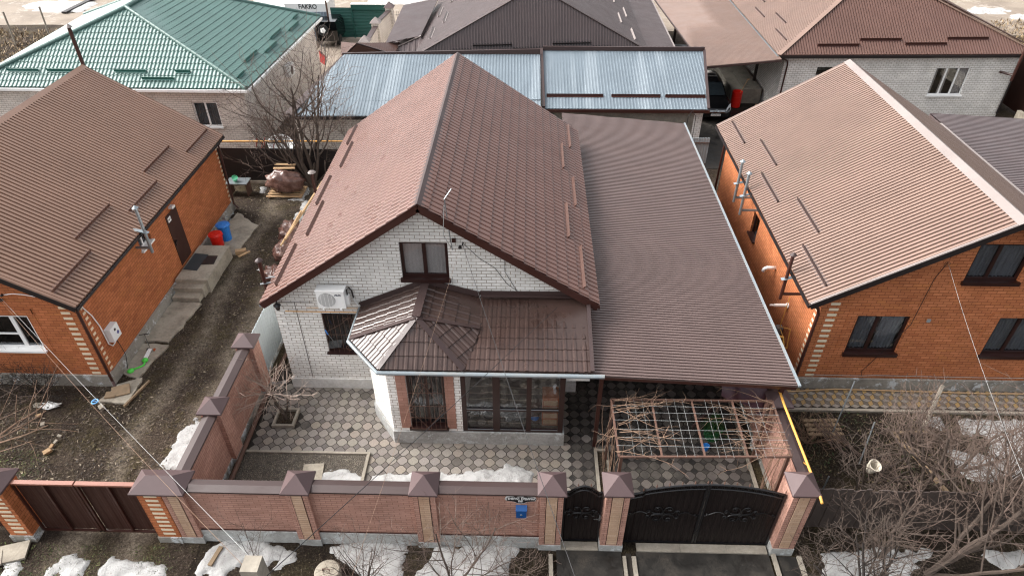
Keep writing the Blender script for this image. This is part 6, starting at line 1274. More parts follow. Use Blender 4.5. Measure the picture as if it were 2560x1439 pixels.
m = MB(); v = [(-.75, 0, .4), (.75, 0, .4), (.75, 0, 1.1), (-.75, 0, 1.1), (-.65, .15, 1.65), (.65, .15, 1.65), (-.75, 3, .4), (.75, 3, .4), (.75, 3, 1.1), (-.75, 3, 1.1), (-.65, 1.9, 1.65), (.65, 1.9, 1.65), (-.75, 2.3, 1.1), (.75, 2.3, 1.1)]
m.add([(jx + a, jy + b, c) for a, b, c in v], [(0, 1, 2, 3), (3, 2, 5, 4), (0, 3, 12, 9, 6), (1, 7, 8, 13, 2), (3, 4, 10, 12), (2, 13, 11, 5), (4, 5, 11, 10), (10, 11, 13, 12), (12, 13, 8, 9), (6, 9, 8, 7), (0, 6, 7, 1)]); JP.part('body', m, 'car_black')
m = MB(); tyre(m, (jx - .15, jy - .14, 1.15), .36, .2, (0, -1, .25)); w_ = JP.part('spare_wheel', m, 'tyre'); m = MB(); m.lathe((jx - .15, jy - .24, 1.17), [(.2, 0), (.17, .02), (.03, .03)], 5, (0, -1, .25)); m.build('rim', M['white'], w_, JP.loc)
for sx in (-1, 1):
    for dy in (.5, 2.5): m = MB(); tyre(m, (jx + sx * .68, jy + dy, .36), .36, .2, (1, 0, 0)); JP.part('wheel', m, 'tyre')
WB = Thing('red_tiller', 'red garden tiller beside the green roofed house', 'tiller', (-12.9, 40.8, 0)); wx, wy = (-13.18,42.77,0.3)[:2]
m = MB(); m.add([(wx - .2, wy, .3), (wx + .25, wy - .6, .3), (wx + .35, wy - .6, .75), (wx - .1, wy, .85), (wx - .3, wy + .5, .9), (wx + .1, wy + .6, .4)], [(0, 1, 2, 3), (0, 3, 4), (0, 5, 1), (3, 2, 5, 4), (1, 5, 2), (0, 4, 5)]); WB.part('body', m, plain('red_paint', '8c1a14', .4)); m = MB(); m.tube([(wx, wy, .8), (wx - .2, wy + .9, 1.2)], .02, 5); m.tube([(wx + .2, wy, .8), (wx, wy + .9, 1.2)], .02, 5); WB.part('handle', m, 'black_metal')
m = MB(); random.seed(21)
# junk behind the black fence
def junk(name, lb, cat, mb, mat, loc): single(name, mb, mat, lb, cat, loc)
m = MB(); m.lathe((-11.9, 29.6, .5), [(.3, 0), (.55, .25), (.62, .5), (.58, .5), (.5, .28), (.2, .05)], 14, (.3, -.4, 1)); junk('white_tub', 'white round tub leaning against the silver shed end', 'tub', m, 'white', (-11.9, 29.6, .5))
m = MB(); m.lathe((-11.55, 29.0, .45), [(.3, -.1), (.42, -.08), (.42, .08), (.3, .1)], 16, (.5, -.7, .4)); junk('worn_tyre', 'old black tyre in the junk heap by the silver shed', 'tyre', m, 'tyre', (-11.5, 29, .4))
m = MB(); [m.tube([(-13.2 + i * .12, 29.0 + rnd(-.1, .1), 0), (-12.9 + i * .15 + rnd(-.2, .2), 29.4, rnd(.8, 1.4))], .02, 5) for i in range(7)]; junk('metal_bars', 'red metal bars leaning in the junk heap', 'metal bars', m, plain('dull_red', '8a2a1c'), (-13, 29.1, 0))
m = MB(); [m.obox((-12.8 + rnd(-.7, .7), 28.6 + rnd(-.3, .3), .35 + rnd(-.1, .4)), rnd(.3, .8), rnd(.2, .5), .05, rnd(0, 3), rnd(-.5, .5), rnd(-.5, .5)) for i in range(9)]; junk('scrap_heap', 'heap of dark scrap behind the black sheet fence', 'scrap', m, 'black_trim', (-12.8, 28.6, .3))
m = MB(); [m.slab([(-12.9 + rnd(-.6, .6), 28.2 + rnd(-.2, .3), .6 + rnd(0, .3)) for _ in range(3)], .01) for i in range(7)]; junk('plastic_film', 'pale plastic film lying on the junk heap', 'film', m, 'gutter', (-12.9, 28.2, .6))
BF = Thing('black_sheet_fence', 'black sheet fence with yellow gas pipe above it closing the left yard', 'fence', (-11, 27.35, 0)); m = MB(); m.box(-14.6, 27.35, .1, -7.2, 27.38, 1.7); BF.part('sheet', m, 'black_trim'); m = MB(); m.box(-14.6, 27.3, -.05, -7.2, 27.45, .1); BF.part('base', m, 'concrete')
m = MB(); [m.box(x, 27.385, 0, x + .06, 27.45, 1.7) for x in (-14, -12, -10, -8)]; BF.part('post', m, 'trim')
m = MB(); m.tube([(-14.6, 27.6, 1.9), (-8.0, 27.6, 1.98)], .035, 8); single('gas_pipe', m, 'yellow', 'yellow gas pipe running along the top of the black sheet fence', 'gas pipe', (-11, 27.6, 1.9)); m = MB(); m.box(-13.7, 28.2, 0, -12.95, 28.7, .7); single('grey_cover', m, 'grey_sheet', 'grey covered box at the green roofed house wall behind the yellow pipe', 'box', (-13.4, 28.4, 0))
# table, green pot, pallet with film
TBn = Thing('work_table', 'low grey table with a green pot beside the back corner of the left house', 'table', (-12.9, 26.2, 0)); m = MB(); m.box(-13.3, 26.0, .6, -12.35, 26.6, .64); TBn.part('tabletop', m, 'zinc')
for x in (-13.25, -12.45): m = MB(); m.box(x, 26.05, 0, x + .05, 26.55, .6); TBn.part('leg', m, 'rust')
m = MB(); m.lathe((-12.95, 26.3, .641), [(.08, 0), (.12, .25), (.13, .25), (.1, .2)], 14, (.3, -.5, 1)); single('green_pot', m, plain('mint_pot', '5fbf95', .5), 'mint green pot tipped over on the low grey table', 'pot', (-12.95, 26.3, .64))
def lump(name, lb, cat, cx, cy, cz, sx, sy, sz, mat, seed, freq=2.2, amp=.35):
    m = MB(); vs = []; nu, nv = 28, 16
    for j in range(nv + 1):
        for i in range(nu):
            t = math.pi * j / nv; a = 2 * math.pi * i / nu; v = Vector((math.sin(t) * math.cos(a), math.sin(t) * math.sin(a), math.cos(t))); k = 1 + amp * noise.fractal(v * freq + Vector((seed, 0, 0)), 1, 2, 4)
            vs.append((cx + v.x * sx * k, cy + v.y * sy * k, max(cz - sz * .8, cz + v.z * sz * k)))
    m.add(vs, [(j * nu + i, j * nu + (i + 1) % nu, (j + 1) * nu + (i + 1) % nu, (j + 1) * nu + i) for j in range(nv) for i in range(nu)]); return single(name, m, mat, lb, cat, (cx, cy, cz - sz), smooth=True)
lump('film_wrapped_pallet', 'heap wrapped in shiny red brown film on a pallet under the big tree', 'wrapped heap', -10.75, 26.25, .62, .82, .45, .5, 'tarp', 3)
PL = Thing('wooden_pallet', 'wooden pallet with boards under the red brown film heap', 'pallet', (-10.8, 26.4, 0)); m = MB(); [m.box(-11.55, 25.85 + i * .22, .08, -9.95, 25.97 + i * .22, .11) for i in range(5)]; m.box(-11.5, 25.9, 0, -11.4, 26.9, .079); m.box(-10.1, 25.9, 0, -10.0, 26.9, .079); PL.part('boards', m, 'plank'); m = MB(); [m.obox((-10.85, 26.85 + i * .22, 1.0 + i * .07), .95, .12, .03, .05 - .09 * i, .2) for i in range(2)]; PL.part('top_boards', m, 'plank')
for k, (x, y, sx, sy, sz, lb) in enumerate(((-9.45, 22.6, .42, .6, .4, 'far heap of the brown film wrapped stack beside the white house'), (-9.35, 21.3, .35, .55, .38, 'middle heap of the brown film wrapped stack beside the white house'), (-9.3, 19.95, .5, .4, .25, 'low near heap of the brown film wrapped stack beside the white house'))): lump('film_wrapped_heap', lb, 'wrapped heap', x, y, sz * .9, sx, sy, sz, 'tarp', 8 + k * 3, 2.6, .4)
m = MB(); m.beam((-8.75, 25.6, 1.1), (-9.15, 21.2, .95), .06, .08); m.beam((-9.0, 23.0, 1.12), (-9.25, 20.9, .85), .05, .06); single('timber_plank', m, 'plank', 'long pale timbers resting on the brown film stack', 'timber', (-9, 23, 1))
BP = Thing('flue_pipe', 'brown pipe with mushroom cap rising under the big bare tree', 'flue', (-8.5, 24.3, 0)); bx_, by_ = (-8.82,24.55,1.2)[:2]; m = MB(); m.tube([(bx_, by_, 0), (bx_, by_, 2.0)], .07, 8); BP.part('pipe', m, 'trim'); m = MB(); m.lathe((bx_, by_, 2.02), [(.17, 0), (.12, .05), (.01, .1)], 12); BP.part('cap', m, 'trim_pale')

# ================================================================ BARE TREES AND SHRUBS
def grow(mt, mw, p, d, L, r, lev, rng, P_):
    n = max(3, int(L / P_.get('seg', .22))); pts = [Vector(p)]; rs = [r]; d = Vector(d).normalized()
    for i in range(n):
        d = d + Vector((rng.uniform(-1, 1), rng.uniform(-1, 1), rng.uniform(-1, 1))) * P_['wob']; d.z += P_['up'] * (1 if lev else .5); d.normalize()
        pts.append(pts[-1] + d * (L / n)); rs.append(r * (1 - (1 - P_['tip']) * (i + 1) / n))
    (mt if lev <= P_['tl'] else mw).tube(pts, rs, 6 if r > .05 else (5 if r > .02 else 3), cap=False)
    if lev >= P_['lev']: return
    k = P_['kids'][min(lev, len(P_['kids']) - 1)]
    for q in range(k):
        t = P_['st'] + (1 - P_['st']) * (q + rng.random() * .8) / k; t = min(t, .98); j = min(int(t * n), n - 1); pp = pts[j].lerp(pts[j + 1], t * n - j)
        dd = (pts[j + 1] - pts[j]).normalized(); o = dd.orthogonal().normalized(); a = rng.uniform(0, 6.283); o = Matrix.Rotation(a, 3, dd) @ o
        s = rng.uniform(*P_['spl']); nd = dd * (1 - s * .5) + o * s
        if P_.get('bias'): nd += Vector(P_['bias']) * .35
        grow(mt, mw, pp, nd, L * rng.uniform(.45, .8) * (1.15 - t * .45), max(rs[j] * rng.uniform(.45, .65), P_['rmin']), lev + 1, rng, P_)
BASE = dict(wob=.12, up=.05, tip=.45, tl=1, lev=4, kids=(6, 5, 4, 3), st=.25, spl=(.5, 1.1), rmin=.004)
def bare_tree(name, label, x, y, stems, seed, mat='bark', twig='bark', cat='tree', group=None, z=0, **kw):
    P_ = dict(BASE); P_.update(kw); rng = random.Random(seed); T = Thing(name, label, cat, (x, y, z), group); mt, mw = MB(), MB()
    for (d, L, r) in stems: grow(mt, mw, (x, y, z - .03), d, L, r, 0, rng, P_)
    T.part('trunk', mt, mat); T.part('branches' if cat == 'tree' else 'twigs', mw, twig); return T
bare_tree('bare_tree', 'large leafless tree with many upright stems by the black sheet fence', -9.75, 27.0, [((-.12, 0, 1), 4.6, .11), ((.25, .1, 1), 4.8, .09), ((.5, -.1, 1), 4.3, .08), ((-.45, 0, 1), 4.0, .08), ((.1, .3, 1), 5.0, .08), ((-1.2, -.2, .55), 3.0, .06), ((-.9, 0, .9), 3.8, .06), ((.9, -.1, .9), 3.2, .055)], 4, kids=(6, 5, 4), lev=3, up=.08, rmin=.008, wob=.1, group='leafless trees', twig='bark_red')
TT = Thing('bare_tree', 'small leafless umbrella shaped tree growing from the square concrete box', 'tree', (-6.92, 13.12, 0), 'leafless trees')
rng9 = random.Random(9); mt, mw = MB(), MB(); tp = [Vector(q) for q in ((-6.92, 13.12, 0), (-6.95, 13.1, .35), (-7.08, 13.1, .7), (-7.12, 13.12, 1.05))]; mt.tube(tp, [.055, .05, .042, .04], 6)
mt.tube([(-6.94, 13.12, .1), (-6.8, 13.15, .5), (-6.7, 13.1, .95)], [.035, .028, .02], 5)
for i in range(19):
    a = i * 6.283 / 19 + .2; P9 = dict(BASE); P9.update(kids=(6, 4, 2), lev=3, up=-.005, st=.12, spl=(.5, 1.0), rmin=.0055, seg=.14, wob=.16, tl=0)
    o9 = tp[3] if i % 4 else Vector((-6.7, 13.1, .95)); grow(mt, mw, o9, (math.cos(a) - .25, math.sin(a), .28 + .25 * (i % 3)), 1.2 if math.cos(a) < .2 else .85, .012, 1, rng9, P9)
TT.part('trunk', mt, 'bark'); TT.part('branches', mw, 'pale_twig')
bare_tree('bare_tree', 'thin leafless tree holding the whitish bucket in the right garden', 8.75, 10.75, [((-.1, 0, 1), 1.7, .04), ((.5, .2, 1), 1.5, .03), ((-.6, .1, 1), 1.6, .03)], 12, kids=(5, 4, 3), lev=3, rmin=.006, group='leafless trees')
bare_tree('bare_tree', 'dark trunked leafless tree on the snow patch at the bottom right', 7.72, 7.95, [((.3, .2, 1), .9, .075), ((.5, .35, .75), 1.7, .05), ((-.25, .2, 1), 1.9, .045), ((-.9, .3, .6), 1.5, .035), ((.1, .8, .7), 1.7, .035)], 14, mat='bark_dark', kids=(6, 5, 4), lev=3, rmin=.006, group='leafless trees')
bare_tree('bare_tree', 'leafless tree with thick pale limbs leaning to the right picture edge', 9.55, 8.75, [((.95, .15, .55), 4.0, .08), ((1.0, .45, .75), 3.8, .065), ((.6, .2, 1), 3.0, .05), ((1, -.1, .25), 3.6, .05)], 17, kids=(8, 6, 4), lev=3, rmin=.006, up=.06, twig='bark_red', group='leafless trees')
bare_tree('bare_tree', 'twiggy leafless tree in the middle of the right garden behind the dark fence', 10.4, 10.9, [((0, 0, 1), 2.6, .07), ((.5, 0, 1), 2.6, .06), ((-.5, .1, 1), 2.3, .055), ((0, .6, .9), 2.3, .05)], 19, kids=(8, 6, 4), lev=3, rmin=.006, group='leafless trees', twig='bark_red')
bare_tree('bare_tree', 'leafless tree beside the dark board fence near the right edge', 12.2, 10.6, [((.1, 0, 1), 2.8, .08), ((-.5, 0, 1), 2.4, .06), ((.6, .2, 1), 2.4, .055), ((-.1, -.7, .9), 2.2, .05)], 23, kids=(8, 5, 4), lev=3, rmin=.006, group='leafless trees', twig='bark_red')
bare_tree('bare_tree', 'low leafless tree with tangled twigs in front of the dark board fence', 8.6, 9.1, [((.2, .2, 1), 1.7, .045), ((-.5, .3, .9), 1.8, .04), ((.7, .2, .9), 1.7, .04)], 29, kids=(7, 5, 4), lev=3, rmin=.005, group='leafless trees', twig='bark_red')
bare_tree('bare_bush', 'fan shaped leafless bush on the snow in front of the second fence panel', -3.6, 8.15, [((math.sin(a) * .8, .15, 1), 1.25 + .2 * math.cos(a * 3), .016) for a in [i * .19 - 1.0 for i in range(11)]] + [((1, -.1, .35), .9, .014), ((-1, 0, .3), 1.0, .014), ((.7, -.4, .2), .8, .012)], 31, cat='bush', kids=(4, 3), lev=2, rmin=.004, twig='bark_red', group='leafless street bushes')
bare_tree('bare_bush', 'tall leafless sapling bush with spreading stems at the third fence panel', -1.55, 8.1, [((-.25, .1, 1), 2.1, .035), ((.45, .1, 1), 2.0, .03), ((.9, .1, .8), 1.8, .022), ((-.7, .1, .9), 1.4, .02), ((0, -.1, 1), 1.7, .022), ((.6, .4, .7), 1.7, .02)], 37, cat='bush', kids=(6, 4, 3), lev=3, rmin=.004, twig='bark_red', group='leafless street bushes')
bare_tree('bare_bush', 'low spiky leafless bush left of the driveway kerb', -.1, 8.35, [((math.cos(a), math.sin(a) * .6, .5), .75, .01) for a in [i * .45 for i in range(14)]], 41, cat='bush', kids=(4, 2), lev=2, rmin=.004, twig='bark_red', group='leafless street bushes')
bare_tree('bare_bush', 'thin upright leafless whips by the first fence panel', -6.25, 8.5, [((.05, .1, 1), 1.5, .012), ((-.3, .1, 1), 1.2, .01), ((.3, .05, 1), 1.0, .009)], 43, cat='bush', kids=(6, 2), lev=2, rmin=.003, group='leafless street bushes')
bare_tree('bare_bush', 'leafless shrub against the grey plinth of the left orange house', -14.6, 14.0, [((math.cos(a), -.3 + .4 * math.sin(a * 7), .9), 1.1, .012) for a in [.1 + i * .17 for i in range(18)]], 47, cat='bush', kids=(5, 3), lev=2, rmin=.005, mat='bark_dark', twig='bark_dark', group='leafless shrubs at the left house')
bare_tree('bare_bush', 'leafless shrub at the far left under the white framed window', -16.2, 13.9, [((math.cos(a), -.3 + .4 * math.sin(a * 7), .9), 1.4, .012) for a in [.1 + i * .16 for i in range(19)]], 48, cat='bush', kids=(5, 3), lev=2, rmin=.005, mat='bark_dark', twig='bark_dark', group='leafless shrubs at the left house')
bare_tree('bare_bush', 'bush with long pale branches reaching in from the left picture edge', -15.6, 11.6, [((1, .35, .25), 3.0, .035), ((1, .1, .3), 2.8, .03), ((1, .55, .35), 2.6, .025), ((.8, .8, .5), 2.4, .02), ((1, -.15, .15), 2.2, .02)], 53, cat='bush', mat='vine', twig='bark_red', kids=(5, 3), lev=2, rmin=.005, up=.0)
bare_tree('bare_bush', 'tangle of dry brown stems beside the right side fence and the tile path', 8.0, 12.6, [((math.cos(a) * .7, math.sin(a) * .5, .8), .9, .008) for a in [i * .35 for i in range(18)]], 59, cat='bush', kids=(4, 2), lev=2, rmin=.004, mat='vine', twig='vine')
bare_tree('bare_bush', 'dense dry brush around the right garden snow', 11.2, 12.6, [((math.cos(a) * .8, math.sin(a) * .6, .9), 1.3, .012) for a in [i * .3 for i in range(20)]], 61, cat='bush', kids=(5, 3), lev=2, rmin=.005, mat='bark_red', twig='bark_red')
Sb = Thing('green_bush', 'small green leafy bush next to the dark board fence', 'bush', (8.3, 10.55, 0)); random.seed(77); m = MB()
for k in range(1500):
    a = rnd(0, 6.283); rr = rnd(0, 1) ** .5; h = rnd(0, .28) * (1.1 - rr); c = Vector((8.3 + math.cos(a) * rr * .62, 10.6 + math.sin(a) * rr * .4, h)); d = Vector((rnd(-1, 1), rnd(-1, 1), rnd(0, 1))).normalized() * .05; s_ = d.orthogonal().normalized() * .018; m.add([c - s_, c + s_, c + d], [(0, 1, 2)], tintv(random.choice(['39512a', '4c6633', '2c3f20']), .2))
Sb.part('leaves', m, 'tinted')

# scattered dead leaves, straw and weeds: nobody could count them
def litter(name, label, cat, boxes, n, size, cols, seed, up=.3, z=-.01, avoid=None):
    rng = random.Random(seed); m = MB(); tot = sum((b[2] - b[0]) * (b[3] - b[1]) for b in boxes)
    for b in boxes:
        for _ in range(int(n * (b[2] - b[0]) * (b[3] - b[1]) / tot)):
            x, y = rng.uniform(b[0], b[2]), rng.uniform(b[1], b[3])
            if noise.noise(Vector((x * 1.2, y * 1.2, seed))) < rng.uniform(-.6, .35): continue
            if avoid and avoid(x, y): continue
            a = rng.uniform(0, 6.283); L = rng.uniform(.4, 1) * size; d = Vector((math.cos(a), math.sin(a), rng.uniform(-.1, up))) * L; s_ = Vector((-math.sin(a), math.cos(a), rng.uniform(-.5, .5))) * L * rng.uniform(.12, .4)
            c = Vector((x, y, z + rng.uniform(0, .02))); k = lin(rng.choice(cols)); f = rng.uniform(.7, 1.25)
            m.add([c, c + s_ * .5 + d * .5, c + d, c - s_ * .5 + d * .5], [(0, 1, 2, 3)], (k[0] * f, k[1] * f, k[2] * f, 1))
    return single(name, m, 'tinted', label, cat, (boxes[0][0], boxes[0][1], 0), kind='stuff')
litter('leaf_litter', 'dead leaves and straw scattered over the left yard soil', 'leaf litter', [(-17, 9.5, -8.3, 27.2)], 26000, .13, ['473c34', '66594d', '3a3226', '857866', '29231d', '574d30'], 5, avoid=lambda x, y: x < -12.5 and y > 14.3)
litter('leaf_litter', 'dead leaves and weeds on the street verge in front of the fence', 'leaf litter', [(-13.5, 7.2, .7, 9.1), (6.8, 7.2, 15, 9.7)], 9000, .06, ['2f2a20', '4b4431', '5b4f3f', '39391c', '6e604e'], 6)
litter('green_weeds', 'patchy green grass and weeds in front of the brown sheet gate', 'weeds', [(-13, 7.8, -8.3, 9.0), (-16.5, 9.6, -13.0, 11.8)], 6000, .075, ['3f4a22', '54602c', '2f3819', '5e5a38'], 8, up=1.0)
litter('garden_litter', 'dry stems and dark weeds covering the right garden soil', 'weeds', [(7.3, 10.0, 17, 13.8)], 12000, .11, ['3a3423', '2a2718', '574c34', '33401f', '6b5d45'], 9, up=1.0)
litter('gravel_litter', 'pale chippings and straw on the planting bed', 'chippings', [(-7.6, 9.6, -4.4, 11.8)], 7000, .045, ['8f8577', '5f564b', 'a59b8b', '403932'], 10, z=.05, up=.2)
litter('dry_grass', 'tall dry field grass beyond the road at the upper edges', 'dry grass', [(24, 46, 46, 54), (-52, 42, -27, 50)], 30000, .28, ['8a7355', '6f5b45', 'a08a68', '5c4c3b'], 12, up=1.6, z=-.05)
m = MB(); random.seed(88)
for k, (x, y) in enumerate([(-14.23,13.06),(-13.92,12.73),(-13.2,12.33),(-13.19,12.12),(-13.22,11.97),(-13.21,11.76),(-14.49,13.45),(-12.54,13.42),(-6.26,8.39),(-2.1,8.49)]):
    if k > 7: continue
    s_ = rnd(.06, .13); mm = MB(); mm.obox((x, y, s_ * .35), s_ * 1.6, s_, s_ * .8, rnd(0, 3), rnd(-.3, .3), rnd(-.3, .3)); single('stone_chunk', mm, 'plank' if k in (0, 4, 5) else 'concrete', ['pale brick half lying in the left yard', 'white stone lying next to the pale brick half', 'uppermost small stone in the row of yard stones', 'second small stone in the row of yard stones', 'third small stone in the row of yard stones', 'lowest small stone in the row of yard stones', 'stone beside the white rag in the left yard', 'small stone on the concrete plate by the house corner'][k], 'stone', (x, y, 0))
x, y = [(-14.07,13.35),(-13.7,13.23)][0]; mm = MB(); random.seed(2); [mm.slab([(x + rnd(-.35, .3), y + rnd(-.15, .2), .05 + rnd(0, .08)) for _ in range(3)], .012) for _ in range(9)]; single('white_rag', mm, 'white', 'torn white plastic rag caught in the branches of the left yard', 'rag', (x, y, 0))
for k, (px, lb) in enumerate(zip([(-10.15,20.41),(-11.85,21.71),(-11.8,19.93)], ['white paper scrap on the soil near the brown flue pipe', 'paper scrap beside the concrete porch', 'white bent stick on the soil near the porch steps'])): mm = MB(); random.seed(k + 60); mm.slab([(px[0] + rnd(-.14, .14), px[1] + rnd(-.1, .1), .03 + rnd(0, .06)) for _ in range(3)], .008); mm.slab([(px[0] + .1, px[1] - .1, .05), (px[0] + .16, px[1] + .1, .07), (px[0] + .02, px[1] + .06, .1)], .008); single('litter_scrap', mm, 'white', lb, 'litter', (px[0], px[1], 0))

# ================================================================ RIGHT GARDEN
T = Thing('board_fence', 'low dark board fence at the bottom right behind the leafless trees', 'fence', (10, 9.95, 0)); m = MB(); random.seed(15)
for i in range(72): x = 7.05 + i * .148; h = 1.5 + rnd(-.05, .05); m.obox((x, 9.95 + rnd(-.01, .01), h / 2), .135, .025, h, rnd(-.02, .02), 0, rnd(-.015, .015))
T.part('boards', m, 'dark_wood'); m = MB(); [m.box(7.0, 9.975, z, 17.7, 10.03, z + .08) for z in (.3, 1.2)]; T.part('rail', m, 'dark_wood')
GPp = Thing('yellow_gas_pipe', 'bright yellow gas pipe running above the right side fence', 'gas pipe', (6.6, 10.5, 2.35)); m = MB(); m.tube([(6.53,8.93,2.4), (6.55,9.13,2.4), (6.56,11.82,2.4), (6.68, 14.5, 2.4)], .032, 10); m.tube([(6.68, 14.5, 2.4), (7.4, 14.62, 2.2), (7.9, 14.6, .4)], .03, 8); GPp.part('pipe', m, 'yellow', smooth=True)
m = MB(); m.tube([(6.52,9.99,2.38), (6.72, 10.45, 1.9)], .015, 5); m.tube([(6.62, 12.3, 2.37), (6.62, 12.3, 2.1)], .02, 5); GPp.part('support', m, 'yellow')
m = MB(); m.tube([(7.6, 14.5, .06), (9.5, 14.68, .07), (14, 14.6, .07), (20, 14.7, .07)], .022, 6); single('yellow_hose', m, 'plank', 'long pale yellow hose lying along the tile path', 'hose', (12, 14.6, .05))
Bu = Thing('hanging_bucket', 'whitish bucket hanging on a bare tree in the right garden', 'bucket', (8.62, 10.75, 1.3)); bc = (8.64,10.78,1.35)
m = MB(); m.lathe((bc[0], bc[1], bc[2] - .12), [(.11, 0), (.15, .27), (.158, .27), (.158, .29), (.135, .29), (.13, .25), (.09, .03)], 20, (.15, -.3, 1)); Bu.part('body', m, 'bucket', smooth=False)
def stake(name, lb, a, b, r, mat='zinc', cat='stake'): mm = MB(); mm.tube([a, b], r, 6); single(name, mm, mat, lb, cat, a)
stake('concrete_stake', 'leaning grey concrete post by the tile path', (11.6, 13.3, 0), (12.0, 13.9, 1.1), .06, 'kerb', 'post'); stake('metal_stake', 'thin grey metal stake near the left end of the right garden', (7.6, 10.6, 0), (7.75, 10.8, .9), .02); stake('metal_stake', 'thin metal stake leaning behind the whitish bucket tree', (9.2, 11.9, 0), (9.6, 12.6, .95), .02); stake('metal_stake', 'long thin metal stake crossing the tile path', (8.8, 12.9, 0), (9.2, 13.5, 1.6), .018)
Pl = Thing('wooden_crate', 'small slatted wooden pallet with twigs in the right garden near the path', 'pallet', (8.5, 13.1, 0)); m = MB(); [m.obox((8.6, 12.85 + i * .17, .12), 1.0, .1, .03, .05) for i in range(4)]; [m.obox((8.25 + i * .7, 13.1, .05), .08, .7, .1, .05) for i in range(2)]; Pl.part('slats', m, 'wood')
m = MB(); random.seed(71); [m.tube([(8.6 + rnd(-.3, .4), 13.3 + rnd(-.2, .3), .2), (8.95 + rnd(-.3, .5), 12.2 + rnd(-.3, .3), .08)], .012, 4) for _ in range(16)]; single('twig_bundle', m, 'bark_red', 'bundle of brown sticks lying on the slatted pallet', 'sticks', (8.7, 13, .1))
m = MB(); m.beam((10.6, 12.9, .1), (11.1, 10.9, .12), .1, .08); m.beam((10.5, 12.95, .1), (11.5, 13.0, .12), .08, .06); single('old_timber', m, 'wood', 'old timber pieces lying in the right garden beside the snow', 'timber', (10.8, 12, 0))

# ================================================================ POLE, WIRES, MANHOLE
pt = (-3.36,4.48,7.2)
UP = Thing('utility_pole', 'square concrete utility pole top at the bottom edge with wires attached', 'pole', (pt[0], pt[1], 0)); m = MB(); m.add([(pt[0] + a * w_, pt[1] + b * w_, z) for z, w_ in ((-.2, .16), (7.2, .11)) for a, b in ((-1, -1), (1, -1), (1, 1), (-1, 1))], [(3, 2, 1, 0), (4, 5, 6, 7), (0, 1, 5, 4), (1, 2, 6, 5), (2, 3, 7, 6), (3, 0, 4, 7)]); UP.part('shaft', m, 'kerb')
m = MB(); m.lathe((pt[0] - .03, pt[1] + .1, 7.1), [(.02, -.02), (.035, 0), (.03, .05), (.01, .06)], 8, (0, .6, 1)); m.tube([(pt[0] - .1, pt[1], 7.05), (pt[0] - .16, pt[1] - .05, 6.9), (pt[0] - .14, pt[1], 6.7)], .012, 5); UP.part('insulator', m, 'gutter')
def wire(lb, a, b, sag, r=.008, mat='wire', name='overhead_wire', n=26):
    a = Vector(a); b = Vector(b); mm = MB(); mm.tube([a.lerp(b, i / n) - Vector((0, 0, sag * 4 * (i / n) * (1 - i / n))) for i in range(n + 1)], r, 5); single(name, mm, mat, lb, 'wire', (a + b) / 2, 'overhead wires')
wire('pale twisted wire from the left house to the concrete pole top', (-14.55, 14.3, 3.42), (pt[0], pt[1] + .08, 7.1), .12, .003, 'wire_pale'); wire('thin brown wire with the blue ring insulator from the left house', (-14.6, 14.3, 3.38), (pt[0] - .1, pt[1] + .05, 6.9), .35, .003, 'vine')
m = MB(); rr_ = (-9.2,9.76,4.3); m.tube([(rr_[0] + .065 * math.cos(t), rr_[1] + .065 * math.sin(t), rr_[2]) for t in [i * .3927 for i in range(16)]], .013, 6, closed=True); m.tube([(rr_[0] - .06, rr_[1], rr_[2]), (rr_[0] + .06, rr_[1], rr_[2])], .006, 4); single('ring_insulator', m, plain('sky_blue', '5f9fd0', .4), 'small light blue ring insulator on the thin wire over the left yard', 'insulator', rr_)
wire('black wire from the pole across the fence to the right end of the veranda roof', (-3.19,4.44,7), (0.84,13.64,3.95), .05, .006)
wire('wire from the gable bracket down to the bottom edge near the driveway', (-1.62, 14.35, 5.4), (0.71,4.15,7.3), .1, .005); wire('faint thin wire from the gable bracket towards the bottom left', (-1.7, 14.35, 5.3), (-2.06,4.13,7.3), .1, .002, 'vine')
wire('thin wire from the right house wall towards the garden', (11.15, 14.76, 4.75), (8.26,6.21,5.5), .15, .003, 'wire_pale')
m = MB(); m.tube([(-1.62, 14.45, 5.4), (-1.62, 14.32, 5.4)], .02, 6); m.lathe((-1.7, 14.4, 5.25), [(.05, 0), (.03, .08)], 8); single('wire_bracket', m, 'black_metal', 'small black wire bracket on the white gable wall', 'bracket', (-1.62, 14.4, 5.3))
mx, my = [(-4.51,8.32)][0]; MW = Thing('well_ring', 'round concrete well cover at the bottom edge left of the fan shaped bush', 'manhole', (mx, my, 0)); m = MB(); m.lathe((mx, my, -.05), [(.3, 0), (.3, .3), (.27, .33), (.1, .34), (.09, .32)], 26); MW.part('ring', m, 'concrete')
m = MB(); m.tube([(mx - .1, my, .29), (mx - .1, my, .36), (mx + .06, my, .36), (mx + .06, my, .29)], .012, 5); MW.part('handle', m, 'rust')
for q, lb in (((-31,40.65,0), 'left pale fence stake in the dry grass beyond the green roof'), ((-31.7,43.59,0), 'right pale fence stake in the dry grass beyond the green roof')): pass
m = MB(); a = (-35.72,46.62,0); m.tube([a, (a[0] + .1, a[1], 2.2)], .06, 6); single('field_post', m, 'kerb', 'left pale concrete post in the dry grass beyond the green roof', 'post', a); m = MB(); a = (-34.51,48.63,0); m.tube([a, (a[0] + .1, a[1], 2.0)], .06, 6); single('field_post', m, 'kerb', 'right pale concrete post in the dry grass beyond the green roof', 'post', a)
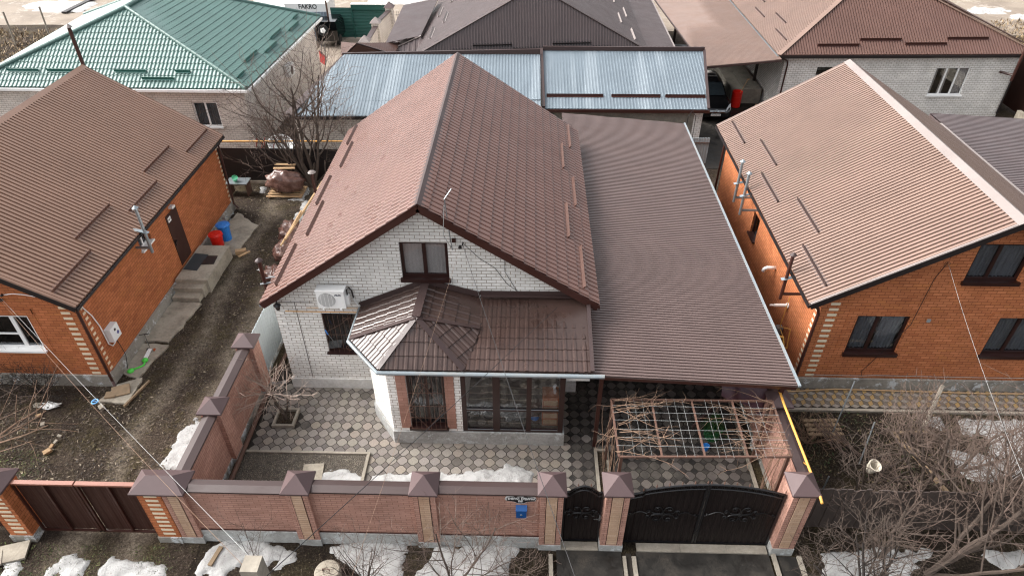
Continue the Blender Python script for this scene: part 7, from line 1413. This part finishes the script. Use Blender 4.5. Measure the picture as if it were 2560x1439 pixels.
m = MB(); m.beam((-36.63,54.31,0.05), (-36.55,58.71,0.05), .4, .12); single('ditch_pipe', m, 'black_trim', 'dark pipe lying on the ground by the upper left snow', 'pipe', (-36.53,56.45,0))
# loose slab paving by the left gate pillar
m = MB(); x, y = [(-12.42,8.7)][0]; m.obox((x, y, .03), .9, .5, .06, .3); m.obox((x - .4, y - .3, .05), .8, .4, .05, .5); single('loose_slabs', m, 'concrete', 'loose grey slabs in front of the left edge gate pillar', 'slabs', (x, y, 0))
m = MB(); m.obox((-7.35, 8.75, .05), .1, .5, .08, -.2); single('timber_block', m, 'wood', 'short wooden block on the ground at the fence corner', 'block', (-7.35, 8.75, 0))

# pieces that hold more than one separate board become parts of their own
def split_loose(o):
    me = o.data; n = len(me.vertices); par = list(range(n))
    def fd(a):
        while par[a] != a: par[a] = par[par[a]]; a = par[a]
        return a
    for e in me.edges:
        a, b = fd(e.vertices[0]), fd(e.vertices[1])
        if a != b: par[a] = b
    isl = {}
    for p in me.polygons: isl.setdefault(fd(p.vertices[0]), []).append(p.index)
    if len(isl) < 2: return
    for k, fs in list(isl.items()):
        keep = set(fs); bm = bmesh.new(); bm.from_mesh(me); bm.faces.ensure_lookup_table()
        bmesh.ops.delete(bm, geom=[f for f in bm.faces if f.index not in keep], context='FACES')
        m2 = bpy.data.meshes.new(o.name.split('.')[0]); bm.to_mesh(m2); bm.free(); m2.materials.append(me.materials[0])
        q = bpy.data.objects.new(o.name.split('.')[0], m2); COL.objects.link(q); q.parent = o.parent; q.location = o.location
    bpy.data.objects.remove(o)
for o in list(bpy.data.objects):
    if o.type == 'MESH' and o.parent and o.name.split('.')[0] in ('verge_board', 'gutter', 'window_surround', 'surround', 'insulator', 'wall_joint', 'rafters', 'hip_trim', 'edge_trim', 'gas_pipe', 'wall_cable', 'rail', 'post', 'bracket', 'support', 'handle', 'edging', 'groove', 'crossbar', 'glazing_bead'): split_loose(o)
for o in bpy.data.objects:
    if o.type == 'MESH' and 'label' not in o and o.parent is None: o['label'] = o.name.replace('_', ' ')
